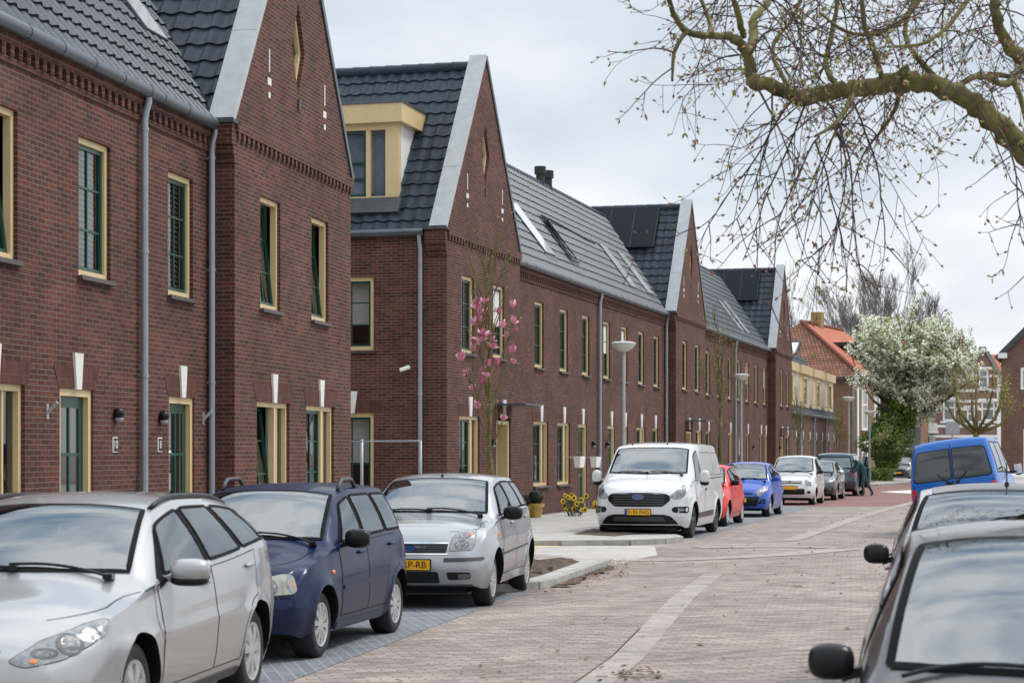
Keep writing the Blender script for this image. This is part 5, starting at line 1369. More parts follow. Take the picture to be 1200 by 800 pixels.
for sd_ in ('left', 'right'):
    c.patch(sd_, rpoly([(1.30, .56), (3.02, .60), (3.02, .68), (1.30, .65)], .02), .014, GREYS, 'rub_strip'); c.patch(sd_, rpoly([(1.32, .565), (3.0, .60), (3.0, .622), (1.32, .59)], .008), .018, GREYPL, 'rub_strip_insert')
    h, n = c.cast(sd_, 1.06, .80); mb = MB(); mb.superell(h, (.03, .012, .022), .8, 8); mb.build('side_indicator', AMBER, c.root, smooth=True)
    c.patch(sd_, rpoly([(3.74, .80), (3.90, .78), (3.86, 1.08), (3.76, 1.14)], .02), .006, REDL, 'tail_light'); c.line(sd_, [(.28, .86), (.6, .89), (1.05, .955)], name='bonnet_seam')
c.aerial(1.98, 0, .22, 62)

# 4 --- white panel van
va = dict(L=4.97, W=1.99, r=.345, wx=(1.0, 3.933), ra=.41,
    top=[(0, .93), (.05, 1.0), (.2, 1.075), (.5, 1.16), (.80, 1.235), (.92, 1.285), (1.3, 1.60), (1.62, 1.83), (1.95, 1.93), (2.6, 1.97), (4.5, 1.95), (4.85, 1.90), (4.97, 1.84)],
    belt=[(0, .82), (.5, 1.02), (.9, 1.10), (1.3, 1.13), (4.9, 1.18), (4.97, 1.15)],
    plan=[(0, .80), (.06, .86), (.22, .92), (.5, .965), (.9, .985), (1.4, .995), (4.5, .99), (4.9, .96), (4.97, .93)],
    rf=[(0, .86), (.5, .88), (.95, .88), (1.3, .84), (1.7, .80), (2.2, .80), (4.97, .80)], kf=.26, kr=.05, crease=.86, crease_d=.012, flare=.02, ce=3.4, shoulder=.03,
    leanf=[(.25, .10), (.5, 0), (.85, .02), (1.1, .10), (1.3, .22)], leanr=[(.2, .05), (.5, 0), (1.2, .01), (2.0, .08)], bot=[(0, .28), (.4, .22), (4.5, .24), (4.97, .36)])
c = Car('delivery_van', 'white panel van with black grille and yellow front plate, parked past the crossing', va, (3.74, 41.0), hdg(.268), VANW, cat='van', group=None)
c.glazing((.96, 1.66), [(1.30, 1.62, 2.05, 2.05)], bandx=None, pillar=.06, topcut=.10, bulkhead=True)
c.doors([(1.22, 2.16, False)], zs=.40, beltoff=-.02); c.wheels('five', 5, dark=True); c.mirrors(1.34, 1.22, size=(.07, .10, .145), cap=BLACK, out=.14); c.wipers(.94, ((.72, .05), (.0, -.62)))
c.lamp('diagl', [(.50, .86), (.62, .80), (.78, .825), (.94, .92), (1.01, 1.10), (.86, 1.05), (.66, .955)], [(LAMPD, (.78, .93), .13, .075), (LAMPI, (.70, .88), .055, .038), (LAMPI, (.82, .95), .05, .042), (LAMPI, (.91, 1.01), .03, .04)], r=.03)
c.patch('front', rpoly([(-.50, .655), (.50, .655), (.66, .80), (.60, .905), (.40, .935), (-.40, .935), (-.60, .905), (-.66, .80)], .06), .004, BLACK, 'grille')
for z in (.705, .755, .805, .855, .90): c.patch('front', [(-.53, z - .014), (.53, z - .014), (.53, z + .010), (-.53, z + .010)], .022, GREYPL, 'grille_bar')
c.oval(.855, .105, .045, .03, txt='Ford'); c.plate(.545, 'V-93-FHG')
c.patch('front', rpoly([(-.80, .30), (.80, .30), (.66, .46), (.52, .50), (-.52, .50), (-.66, .46)], .04), .004, BLACK, 'lower_grille'); c.patch('front', rpoly([(-.55, .36), (.55, .36), (.50, .45), (-.50, .45)], .03), .012, GREYPL, 'bumper_insert')
for sg in (1, -1): c.patch('front', rpoly([(sg * .70, .54), (sg * .955, .52), (sg * .96, .66), (sg * .72, .655), (sg * .66, .61)], .04), .004, BLACK, 'fog_lamp_recess'); c.patch('front', rpoly([(sg * .80, .565), (sg * .90, .565), (sg * .90, .62), (sg * .80, .62)], .025), .009, LAMPI, 'fog_lamp')
for sd_ in ('left', 'right'):
    c.patch(sd_, rpoly([(1.52, .40), (3.35, .40), (3.35, .52), (1.52, .50)], .02), .012, BLACK, 'side_moulding')
    c.line(sd_, [(2.30, 1.26), (3.6, 1.28), (3.6, 1.75), (2.30, 1.75), (2.30, 1.26)], wd=.012, name='panel_seam'); c.line(sd_, [(2.30, .42), (2.30, 1.80)], wd=.010, name='panel_seam'); c.line(sd_, [(3.75, 1.26), (4.75, 1.28), (4.75, 1.74), (3.75, 1.75), (3.75, 1.26)], wd=.012, name='panel_seam'); c.line(sd_, [(2.2, 1.19), (4.8, 1.21)], wd=.018, name='slide_rail')
    c.line(sd_, [(.72, 1.08), (1.0, 1.14), (1.2, 1.15)], name='bonnet_seam'); c.patch(sd_, rpoly([(2.36, .95), (2.52, .95), (2.52, 1.0), (2.36, 1.0)], .02), .012, BLACK, 'sliding_door_handle')
c.aerial(1.9, .25, .10, 60); c.aerial(1.9, -.5, .08, 60)

# generic small-hatch profile used with different numbers
def hatch(L_=3.67, W_=1.66, H_=1.49, wx=(.78, 3.165), r=.29, hood=.93, rake=.95, nose=.66, tail=.93, **kw):
    ws0, ws1 = .98, .98 + rake * .85
    k = dict(L=L_, W=W_, r=r, wx=wx,
        top=[(0, nose), (.05, nose + .08), (.2, nose + .15), (.55, hood - .035), (.9, hood + .035), (1.0, hood + .075), ((ws0 + ws1) / 2, (hood + H_) / 2 + .055), (ws1, H_ - .075), (ws1 + .5, H_ - .005), (L_ - .75, H_ - .03), (L_ - .35, H_ - .10), (L_ - .22, H_ - .28), (L_ - .08, tail + .08), (L_, tail - .05)],
        belt=[(0, nose - .06), (.6, hood - .09), (1.0, hood - .01), (1.5, hood + .03), (L_ - .4, hood + .13), (L_, hood + .05)],
        plan=[(0, W_ / 2 - .17), (.06, W_ / 2 - .105), (.22, W_ / 2 - .05), (.5, W_ / 2 - .015), (.9, W_ / 2), (L_ - .6, W_ / 2), (L_ - .2, W_ / 2 - .045), (L_, W_ / 2 - .12)],
        rf=[(0, .86), (.5, .85), (1.0, .85), (1.4, .78), (ws1, .70), (ws1 + .6, .685), (L_ - .5, .67), (L_ - .2, .72), (L_, .85)], kf=.24, kr=.14, crease=.70, crease_d=.012)
    k.update(kw); return k
def small_fit(c, wind, sides, band, lamp_poly, lamp_parts, grille=None, lower=None, fog=None, plate=(.48, None), mirrorm=None, wheels=('cover', 8), lens=LAMPG, doors=None, zs=.31, rearw=None):
    c.glazing(wind, sides, bandx=band, rearw=rearw or (c.W / 2 - .27, c.W / 2 - .34, c.belt(c.L) + .13, c.top(c.L - .6) - .12))
    if doors: c.doors(doors, zs=zs)
    c.wheels(*wheels); c.mirrors(wind[0] + .42, c.belt(1.5) + .05, mirrorm, size=(.07, .092, .072), out=.06); c.wipers(wind[0] - .05)
    if lamp_poly: c.lamp('diagl', lamp_poly, lamp_parts, lens=lens)
    for z in ([grille] if grille else []): c.patch('front', rpoly(z, .03), .004, BLACK, 'grille')
    if lower: c.patch('front', rpoly(lower, .04), .004, BLACK, 'lower_grille')
    if fog:
        for sg in (1, -1): c.patch('front', rpoly([(sg * a, b) for a, b in fog], .03), .004, BLACK, 'fog_lamp_recess')
    if plate: c.plate(plate[0], plate[1])
    for sd_ in ('left', 'right'): c.line(sd_, [(.35, c.belt(.5) - .03), (.7, c.belt(.75)), (1.02, c.belt(1.0))], name='bonnet_seam'); c.patch(sd_, rpoly([(c.L - .26, c.belt(c.L) - .22), (c.L - .1, c.belt(c.L) - .24), (c.L - .12, c.belt(c.L) + .02), (c.L - .24, c.belt(c.L) + .06)], .02), .006, REDL, 'tail_light')

# 5 --- red hatchback half hidden by the van
c = Car('parked_car', 'red hatchback half hidden behind the white van', hatch(3.55, 1.63, 1.48, (.74, 3.10)), (5.12, 47.2), hdg(.268), REDC, group=GRPK)
small_fit(c, (1.03, 1.80), [(1.45, 1.75, 2.10, 2.06), (2.18, 2.14, 2.85, 2.70)], (1.36, 1.68, 2.95, 2.8), [(.42, .62), (.62, .60), (.84, .72), (.84, .84), (.6, .76)], [(LAMPI, (.62, .68), .07, .05), (LAMPI, (.74, .745), .04, .035)], [(-.35, .58), (.35, .58), (.38, .66), (-.38, .66)], [(-.45, .3), (.45, .3), (.4, .44), (-.4, .44)], mirrorm=BLACK, doors=[(1.32, 2.14, False), (2.15, 3.1, True)])
# 6 --- bright blue hatchback
c = Car('parked_car', 'bright blue hatchback with dark grille between the red and the white car', hatch(3.67, 1.66, 1.50, (.80, 3.185), r=.295), (7.05, 54.3), hdg(.268), BLUEC, group=GRPK)
small_fit(c, (1.03, 1.82), [(1.47, 1.78, 2.16, 2.12), (2.24, 2.20, 2.92, 2.78)], (1.38, 1.70, 3.05, 2.9), [(.40, .66), (.58, .64), (.86, .72), (.95, .86), (.74, .80), (.5, .72)], [(LAMPI, (.62, .69), .06, .04), (LAMPI, (.76, .75), .05, .035)], [(-.42, .62), (.42, .62), (.40, .66), (-.40, .66)], [(-.52, .30), (.52, .30), (.60, .56), (-.60, .56)], [(.56, .36), (.74, .38), (.74, .50), (.64, .50)], plate=(.47, None), doors=[(1.34, 2.19, False), (2.20, 3.15, True)], wheels=('five', 5))
for sg in (1, -1): c.patch('front', rpoly([(sg * .52, .56), (sg * .64, .56), (sg * .64, .66), (sg * .52, .66)], .05), .012, LAMPI, 'fog_lamp')
# 7 --- tall white mini MPV
ag = hatch(3.50, 1.62, 1.66, (.72, 3.08), r=.28, hood=1.0, rake=.80, nose=.74, tail=1.0, rf=[(0, .88), (.5, .87), (1.0, .87), (1.4, .82), (1.7, .775), (2.4, .76), (3.1, .75), (3.3, .78), (3.5, .88)])
c = Car('parked_car', 'tall white mini people carrier between the bright blue and the black car', ag, (10.15, 66.6), hdg(.275), WHITEC, group=GRPK)
small_fit(c, (1.03, 1.66), [(1.38, 1.62, 2.0, 1.98), (2.08, 2.06, 2.78, 2.70)], (1.30, 1.56, 2.9, 2.8), [(.46, .64), (.70, .645), (.72, .84), (.50, .83)], [(LAMPI, (.6, .74), .07, .06)], [(-.40, .72), (.40, .72), (.42, .80), (-.42, .80)], [(-.5, .36), (.5, .36), (.5, .55), (-.5, .55)], None, plate=(.58, None), mirrorm=BLACK, doors=[(1.26, 2.03, False), (2.04, 3.0, True)])
c.patch('front', rpoly([(-.42, .752), (.42, .752), (.42, .77), (-.42, .77)], .006), .01, WHITEC, 'grille_bar'); c.oval(.76, .05, .05, .016, mat=CHROME)
for sg in (1, -1): c.patch('front', rpoly([(sg * .58, .39), (sg * .68, .39), (sg * .68, .48), (sg * .58, .48)], .045), .006, BLACK, 'fog_lamp')
# 8 --- black hatchback
c = Car('parked_car', 'black hatchback with swept headlights behind the tall white car', hatch(3.95, 1.72, 1.47, (.80, 3.29), r=.30, rake=1.05), (11.9, 72.9), hdg(.275), BLACKC, group=GRPK)
small_fit(c, (1.05, 1.92), [(1.55, 1.88, 2.3, 2.24), (2.38, 2.32, 3.05, 2.85)], (1.45, 1.8, 3.2, 3.0), [(.42, .66), (.6, .65), (.95, .77), (1.12, .90), (.9, .86), (.6, .76)], [(LAMPI, (.66, .72), .06, .04), (LAMPI, (.82, .78), .06, .035)], [(-.35, .62), (.35, .62), (.38, .68), (-.38, .68)], [(-.55, .28), (.55, .28), (.48, .50), (-.48, .50)], [(.58, .36), (.76, .38), (.74, .50), (.60, .48)], plate=(.56, None), mirrorm=CHROME, doors=[(1.36, 2.33, False), (2.34, 3.28, True)], wheels=('five', 5))
for sg in (1, -1): c.patch('front', rpoly([(sg * .60, .38), (sg * .70, .38), (sg * .70, .47), (sg * .60, .47)], .045), .01, LAMPI, 'fog_lamp')

# 9 --- dark teal people carrier seen from behind, side door open
mp_ = dict(L=4.6, W=1.80, r=.32, wx=(.95, 3.70), top=[(0, .7), (.2, .86), (.9, 1.0), (1.1, 1.08), (1.9, 1.60), (2.4, 1.74), (4.0, 1.74), (4.35, 1.68), (4.48, 1.30), (4.56, 1.05), (4.6, .95)],
    belt=[(0, .6), (1, .98), (4.4, 1.10), (4.6, 1.05)], plan=[(0, .72), (.3, .86), (.9, .90), (4.0, .90), (4.4, .88), (4.6, .83)], rf=[(0, .86), (1.1, .85), (1.9, .76), (4.2, .74), (4.4, .78), (4.6, .9)], kf=.25, kr=.10)
hd = -hdg(.275); lft = Vector((-hd.y, hd.x)); rc = Vector((13.75, 79.6)); fw = rc + hd * (4.6 - .95)      # rear right corner on the ground
c = Car('people_carrier', 'dark teal people carrier seen from behind with its side door open', mp_, fw, hd, TEALC, side='right')
c.glazing((1.15, 1.88), [(1.55, 1.9, 2.3, 2.3), (2.4, 2.4, 3.3, 3.3), (3.4, 3.4, 4.25, 4.1)], bandx=(1.5, 1.85, 4.3, 4.15), rearw=(.70, .60, 1.12, 1.56), gl=pbr('car_glass_pale', (.16, .24, .24), rough=.05, ior=1.7), see=False); c.wheels('cover', 8); c.mirrors(1.6, 1.1)
for sg in (1, -1): c.patch('rear', rpoly([(sg * .66, .78), (sg * .86, .78), (sg * .86, 1.06), (sg * .70, 1.06)], .03), .006, REDL, 'tail_light'); c.patch('rear', rpoly([(sg * .68, .84), (sg * .84, .84), (sg * .84, .93), (sg * .70, .93)], .02), .009, LAMPG, 'reversing_light')
c.patch('rear', rpoly([(-.85, .34), (.85, .34), (.85, .60), (-.85, .60)], .04), .012, GREYPL, 'bumper'); c.plate(.80, None, rear=True, bar=False); c.line('rear', [(-.72, 1.1), (-.74, .64), (.74, .64), (.72, 1.1)], wd=.012)
mb = MB(); a, b = math.cos(R(22)), math.sin(R(22)); px_, py_ = c.X(2.3), -.92     # the front right door swung out
mb.obox((px_ - .45 * a + .0, py_ - .45 * b, .72), (-.48 * a, -.48 * b, 0), (b * .03, -a * .03, 0), (0, 0, .40)); dr = mb.build('door', TEALC, c.root)
mb = MB(); mb.obox((px_ - .40 * a, py_ - .40 * b, 1.36), (-.40 * a, -.40 * b, 0), (b * .012, -a * .012, 0), (0, 0, .22)); mb.build('door_window', CARGLASS, dr)

# 10 --- far dark car at the bend
c = Car('parked_car', 'small dark grey car parked at the bend beyond the ivy', hatch(3.7, 1.66, 1.48), (at(1068, 561, 126).x, 126), hdg(.30), paint('paint_dark_grey', (.03, .032, .036), metal=.3), group=GRPK)
small_fit(c, (1.03, 1.80), [(1.47, 1.78, 2.16, 2.12), (2.24, 2.20, 2.92, 2.78)], (1.38, 1.70, 3.05, 2.9), [(.42, .62), (.62, .60), (.84, .72), (.84, .84), (.6, .76)], [(LAMPI, (.62, .68), .07, .05)], [(-.35, .58), (.35, .58), (.38, .66), (-.38, .66)], [(-.45, .3), (.45, .3), (.4, .44), (-.4, .44)])

# 11 --- blue van on the right, from behind, leaning with its right wheels on the verge
t4 = dict(L=4.71, W=1.84, r=.32, wx=(.95, 3.87), top=[(0, .80), (.2, .95), (.8, 1.08), (1.0, 1.15), (1.75, 1.80), (2.2, 1.93), (4.3, 1.94), (4.55, 1.90), (4.66, 1.78), (4.71, 1.62)],
    belt=[(0, .7), (1, 1.05), (4.6, 1.12), (4.71, 1.10)], plan=[(0, .74), (.3, .88), (.9, .92), (4.3, .92), (4.6, .89), (4.71, .86)], rf=[(0, .86), (1.1, .86), (1.8, .82), (4.4, .80), (4.71, .82)], kf=.25, kr=.06, ce=3.0, shoulder=.02, tuck=.05,
    leanr=[(.2, .03), (.5, 0), (1.05, .01), (1.4, .10), (1.9, .26)], crease=.98, crease_d=.008)
hd = -hdg(.34); rt = Vector((hd.y, -hd.x)); rc = Vector((8.36, 41.2)); fw = rc + hd * (4.71 - .95)
c = Car('blue_van', 'blue van with dark twin rear windows, leaning on the right verge', t4, fw, hd, T4B, side='left', cat='van', z=.10, roll=-7.5)
tint = pbr('tinted_glass', (.012, .014, .016), rough=.04, ior=1.6)
c.glazing((1.06, 1.72), [(1.35, 1.68, 2.1, 2.1), (2.25, 2.25, 3.2, 3.2), (3.35, 3.35, 4.35, 4.25)], bandx=None, topcut=.10, gl=tint, see=False); c.wheels('cover', 6); c.mirrors(1.42, 1.15, BLACK, size=(.06, .10, .14), out=.13)
for sg in (1, -1):
    pl = rpoly([(sg * .035, 1.12), (sg * .80, 1.12), (sg * .685, 1.72), (sg * .035, 1.74)], [.03, .09, .09, .03], 5); c.patch('rear', offset_poly(pl, .018), .003, TRIM, 'window_surround'); c.patch('rear', pl, .007, tint, 'rear_window')
    c.patch('rear', rpoly([(sg * .76, .62), (sg * .88, .62), (sg * .88, .98), (sg * .76, .98)], .02), .008, REDL, 'tail_light')
    mb = MB(); P = [c.cast('rear', sg * (.10 + .05 * i), 1.05 + .05 * i)[0] + Vector((-.03, 0, 0)) for i in range(5)]; mb.tube(P, .011, 6); mb.obox(P[0], (.02, 0, 0), (0, .03, 0), (0, 0, .03)); mb.build('wiper', BLACK, c.root)
c.line('rear', [(0, .40), (0, 1.84)], wd=.016, name='door_seam'); c.line('rear', [(.80, 1.05), (.80, .40), (-.80, .40), (-.80, 1.05)], wd=.012, name='door_seam'); c.line('rear', [(-.78, .80), (.78, .80)], wd=.010, name='body_crease')
c.patch('rear', rpoly([(.05, .88), (.13, .88), (.13, 1.05), (.05, 1.05)], .02), .012, BLACK, 'handle_recess'); h, n = c.cast('rear', .02, .96); mb = MB(); mb.superell(h - Vector((.02, 0, 0)), (.03, .04, .10), .6, 8); mb.build('handle', BLACK, c.root, smooth=True)
c.patch('rear', rpoly([(-.90, .26), (.90, .26), (.90, .46), (-.90, .46)], .04), .03, GREYPL, 'bumper'); c.plate(.62, None, rear=True, bar=False)

# 12 --- grey hatchback, second on the right, facing us
c = Car('parked_car', 'dark grey hatchback with roof aerial between the black car and the blue van', hatch(3.85, 1.68, 1.52, (.78, 3.24), hood=.92), (2.58, 13.75), hdg(.212), GREYS, side='right', group='cars parked on the right kerb')
small_fit(c, (1.03, 1.86), [(1.5, 1.82, 2.2, 2.15), (2.3, 2.25, 3.0, 2.8)], (1.4, 1.76, 3.1, 2.9), [(.42, .62), (.62, .60), (.84, .72), (.84, .84), (.6, .76)], [(LAMPI, (.62, .68), .07, .05)], [(-.35, .58), (.35, .58), (.38, .66), (-.38, .66)], [(-.45, .3), (.45, .3), (.4, .44), (-.4, .44)], mirrorm=BLACK, doors=[(1.34, 2.22, False), (2.23, 3.2, True)])
c.patch('top', rpoly([(1.93, -.50), (1.93, .50), (2.9, .48), (2.9, -.48)], .06), .004, pbr('roof_glass', (.02, .022, .026), rough=.05, ior=1.6), 'glass_roof', cell=.1); c.aerial(2.12, .05, .18, 85)
# 13 --- dark car nearest on the right, facing us
pg = hatch(3.82, 1.66, 1.46, (.76, 3.20), hood=.82, rake=1.05, nose=.58)
c = Car('parked_car', 'nearest black car at the lower right with two bonnet vents', pg, (1.21, 7.22), hdg(.205), CHARC, side='right', group='cars parked on the right kerb')
small_fit(c, (1.06, 1.92), [(1.6, 1.88, 2.35, 2.28)], (1.46, 1.8, 3.1, 2.9), [(.42, .60), (.62, .58), (.9, .72), (.98, .82), (.6, .72)], [(LAMPI, (.62, .66), .07, .05)], [(-.35, .56), (.35, .56), (.38, .62), (-.38, .62)], [(-.45, .28), (.45, .28), (.4, .42), (-.4, .42)], mirrorm=BLACK, doors=[(1.34, 2.5, False)])
for yv in (-.36, -.22):
    P = [(.60, yv - .035), (.60, yv + .035), (.86, yv + .055), (.86, yv - .025)]; c.patch('top', rpoly(P, .03, 5), .006, BLACK, 'bonnet_vent', cell=.04)
c.line('top', [(.35, -.62), (.7, -.66), (1.05, -.67)], wd=.012, name='bonnet_seam')
# ------------------------------------------------------------------ row with cream dormers, beyond the fourth gable
E0, E1 = G4U1 + .15, F2.u(980)
t = thing('row_house', 'low brick row with four cream dormers over its eaves, left of the orange roof', 'house', (*F2.o, 0), F2.rz)
n = 8; wdt = (E1 - E0) / n; holes = []
for i in range(n):
    a = E0 + wdt * (i + .3); holes.append((a, a + 1.05, .3 if i % 2 else .7, 2.45))
wall(t, 'wall', [(E0, 0), (E1, 0), (E1, 3.75), (E0, 3.75)], holes, .0, BRICKP)
for i, h in enumerate(holes): window(t, *h, 0, bars=None); lintel(t, h[0], h[1], h[3], 0)
mb = MB(); mb.quad((E1, 0, 0), (E1, 8, 0), (E1, 8, 3.75), (E1, 0, 3.75)); mb.build('side_wall', BRICKP, t, uv=True)
gutter(t, E0, E1, 3.80, 0); tiles(t, (E0, -.05, 3.86), (1, 0, 0), (0, .5, .866), E1 - E0, 4.4, res=2)
mb = MB(); mb.quad((E0, 2.15, 7.6), (E1, 2.15, 7.6), (E1, 8, 3.7), (E0, 8, 3.7)); mb.build('rear_roof', TILE, t)
for i in range(4):
    L_ = (E1 - E0) / 4; a, b = E0 + L_ * i + L_ * .10, E0 + L_ * (i + 1) - L_ * .14; mb = MB()
    mb.box(a, b, .10, 2.2, 4.15, 6.0); mb.box(a - .12, b + .12, -.05, 2.2, 6.0, 6.45)
    d = mb.build('dormer', CREAM, t); m = (a + b) / 2
    mb = MB(); ring(mb, m - .75, m + .75, 4.3, 5.85, .09, .03, .099); mb.build('window_frame', pbr('paint_pale_cream', (.68, .55, .32), rough=.45), d); mb = MB(); mb.quad((m - .66, .085, 4.39), (m + .66, .085, 4.39), (m + .66, .085, 5.76), (m - .66, .085, 5.76)); mb.build('pane', CARGLASS, d)
    mb = MB(); mb.quad((a - .01, .12, 4.16), (a - .01, 2.1, 4.16), (a - .01, 2.1, 6.0), (a - .01, .12, 6.0)); mb.build('dormer_cheek', WHITEP, d)
    downpipe(t, b + L_ * .12, 3.75, 0)
shell(t, E0, E1, 3.7, 7.9)

# ------------------------------------------------------------------ orange-roofed corner house
OTILE = brickmat('tile_orange', (.50, .135, .055), (.40, .105, .045), (.16, .05, .03), bw=.24, rh=.30, ms=.02, blot=.22, rough=.7, bump=.9, offset=0)
OTILE_SHADE = brickmat('tile_brown_shaded', (.30, .12, .065), (.17, .085, .05), (.05, .03, .022), bw=.24, rh=.30, ms=.03, blot=.4, rough=.8, bump=1, offset=.5)  # darker copy of the orange tile, shade of the unlit hip end painted in
def quad_uv(parent, name, P, mat, thick=.12):
    """roof slope: P bottom-left, bottom-right, top-right, top-left; uv in metres along and up the slope"""
    P = [Vector(p) for p in P]; A = (P[1] - P[0]).normalized(); N = A.cross(P[-1] - P[0]).normalized(); S = N.cross(A)
    me = bpy.data.meshes.new(name); k = len(P)
    me.from_pydata([p[:] for p in P] + [(p - N * thick)[:] for p in P], [], [tuple(range(k))] + [tuple(range(2 * k - 1, k - 1, -1))] + [((i + 1) % k, i, k + i, k + (i + 1) % k) for i in range(k)])
    lay = me.uv_layers.new(name='UVMap').data
    for p in me.polygons:
        for li in p.loop_indices:
            c = me.vertices[me.loops[li].vertex_index].co - P[0]; lay[li].uv = (c.dot(A), c.dot(S))
    me.materials.append(mat); o = bpy.data.objects.new(name, me); return link(o, parent)
YO = 136.0; q_ = YO / 127
t = thing('corner_house', 'corner house with a bright orange tiled hipped roof and white windows behind the dormers', 'house', (at(939, 530, YO).x, YO, 0), -R(24.5))
hw, y0h, yr, ye = 5.15 * q_, -4.7 * q_, 9.9 * q_, 14.8 * q_; ze_, zr_ = 1.75 + 4.6 * q_, 1.75 + 8.28 * q_     # half width, hip foot, ridge end, far eaves
mb = MB(); mb.box(-hw + .3, hw - .3, y0h + .35, ye - .3, 0, ze_ + .05); mb.build('wall', STOREDBR, t, uv=True)
quad_uv(t, 'roof', [(-hw, y0h, ze_), (hw, y0h, ze_), (.06, 0, zr_), (-.06, 0, zr_)], OTILE_SHADE)
quad_uv(t, 'roof', [(hw, y0h, ze_ + .01), (hw, ye, ze_), (.06, yr, zr_), (.06, 0, zr_ + .01)], OTILE)
quad_uv(t, 'roof', [(-hw, ye, ze_), (-hw, y0h, ze_), (-.06, 0, zr_), (-.06, yr, zr_)], OTILE)
quad_uv(t, 'roof', [(hw, ye, ze_), (-hw, ye, ze_), (-.06, yr, zr_), (.06, yr, zr_)], OTILE)
for a_, b_ in (((hw, y0h, ze_ + .05), (0, 0, zr_ + .1)), ((0, 0, zr_ + .08), (0, yr, zr_ + .08))): ridge(t, a_, b_, .13).data.materials[0] = OTILE
mb = MB(); mb.box(-hw, hw + .15, y0h - .15, y0h + .1, ze_ - .14, ze_ - .003); mb.build('gutter', LEAD, t)
mb = MB(); mb.box(-.35, .35, 3.6, 4.5, zr_ - .4, zr_ + .95); mb.build('chimney', pbr('chimney_ochre_brick', (.28, .20, .08), rough=.9, var=.3), t)
S_ = Vector((0, -y0h, zr_ - ze_)).normalized(); N_ = Vector((1, 0, 0)).cross(S_); c_ = Vector((-.15, y0h * .52, zr_ + (ze_ - zr_) * .52))
mb = MB(); mb.obox(c_ + N_ * .05, (.72, 0, 0), S_ * .95, N_ * .05); o = mb.build('skylight', LEAD, t); mb = MB(); mb.obox(c_ + N_ * .105, (.58, 0, 0), S_ * .8, N_ * .004); mb.build('pane', SKYGLASS, o)
mb = MB(); mb.box(1.7, hw - .25, 1.2, 6.5, ze_ + .3, ze_ + 2.35); mb.box(1.2, hw + .1, .9, 6.8, ze_ + 2.35, ze_ + 2.6); d = mb.build('dormer', pbr('dormer_black_board', (.02, .022, .027), rough=.6), t)
mb = MB(); mb.box(hw - .249, hw - .18, 1.4, 6.3, ze_ + .5, ze_ + 2.2); mb.build('dormer_window', WHITEP, d)
mb = MB(); mb.box(hw - .55, hw - .28, y0h + .05, y0h + .348, 0, ze_ - .15); mb.build('corner_post', WHITEP, t)
for (a, b, z0, z1) in ((.9, 2.3, 3.2, 5.9), (4.2, 5.6, 3.2, 5.9), (.9, 2.4, .6, 2.5)):     # windows in the street wall, standing proud in white frames
    xw = hw - .30; mb = MB(); a += y0h; b += y0h; mb.box(xw, xw + .09, a, a + .16, z0, z1); mb.box(xw, xw + .09, b - .16, b, z0, z1); mb.box(xw, xw + .09, a + .16, b - .16, z0, z0 + .16); mb.box(xw, xw + .09, a + .16, b - .16, z1 - .16, z1); q = z0 + (z1 - z0) * .62; mb.box(xw, xw + .08, a + .16, b - .16, q - .05, q + .05)
    o = mb.build('window', WHITEP, t); mb = MB(); mb.quad((xw + .03, a + .1, z0 + .1), (xw + .03, b - .1, z0 + .1), (xw + .03, b - .1, z1 - .1), (xw + .03, a + .1, z1 - .1)); mb.build('pane', pbr('pane_green_grey', (.22, .26, .25), rough=.1, ior=1.6), o)

# next buildings in the gap, past the orange roof: shop front with a pale fascia
t = thing('shop_house', 'brick house with a dark ground floor behind the ivy-clad trunk', 'house', (at(1022, 530, 152).x, 152, 0), -.25)
mb = MB(); mb.box(-1.6, 4.2, 0, 7, 2.9, 8.2); mb.build('wall', STOREDBR, t, uv=True); mb = MB(); mb.box(-1.6, 4.2, .4, 7, 0, 2.9); mb.build('shop_front', BLACK, t)
mb = MB(); mb.box(-1.6, 4.2, -.06, .2, 2.75, 3.1); mb.build('fascia', WHITEP, t); quad_uv(t, 'roof', [(-1.8, -.3, 8.2), (4.4, -.3, 8.2), (4.4, 3.5, 10.6), (-1.8, 3.5, 10.6)], OTILE)
for a in (-.9, 1.0, 2.8):
    mb = MB(); ring(mb, a, a + 1.0, 4.1, 6.6, .12, -.05, .05); mb.box(a + .12, a + .88, -.04, .045, 5.6, 5.7); o = mb.build('window', WHITEP, t); mb = MB(); mb.quad((a + .12, -.01, 4.22), (a + .88, -.01, 4.22), (a + .88, -.01, 6.48), (a + .12, -.01, 6.48)); mb.build('pane', CARGLASS, o)

# ------------------------------------------------------------------ banded brick house with the pointed gable
YB = 150.0; sB = YB / F
def bx(px): return (px - 1151.5) * sB
def bz(py): return CH - (py - HY) * sB
t = thing('banded_house', 'old brick house with white bands, balcony and a pointed gable under red tiles', 'house', (at(1151.5, 530, YB).x, YB, 0), 0)
W_L, W_R = bx(1020), bx(1176)
mb = MB()
def chole(a, b, c, d): return [(bx(a), bz(d)), (bx(b), bz(d)), (bx(b), bz(c)), (bx(a), bz(c))]
bh = [chole(1105, 1120, 468, 493), chole(1133, 1143, 478, 495), chole(1147, 1158.5, 433, 455), chole(1066, 1080, 478, 500), chole(1084, 1092, 478, 500), chole(1150, 1166, 470, 493)]
mb.poly([(W_L, 0), (W_R, 0), (W_R, bz(440)), (bx(1156), bz(411)), (bx(1147), bz(411)), (bx(1128), bz(447)), (bx(1122), bz(447)), (bx(1122), bz(452)), (W_L, bz(452))], bh, to3=lambda a, b: (a, 0, b)); mb.build('wall', OLDBR, t, uv=True)
mb = MB(); mb.box(W_L, W_R, .3, 8, 0, bz(452) - .02); mb.build('rear_wall', CURTD, t)
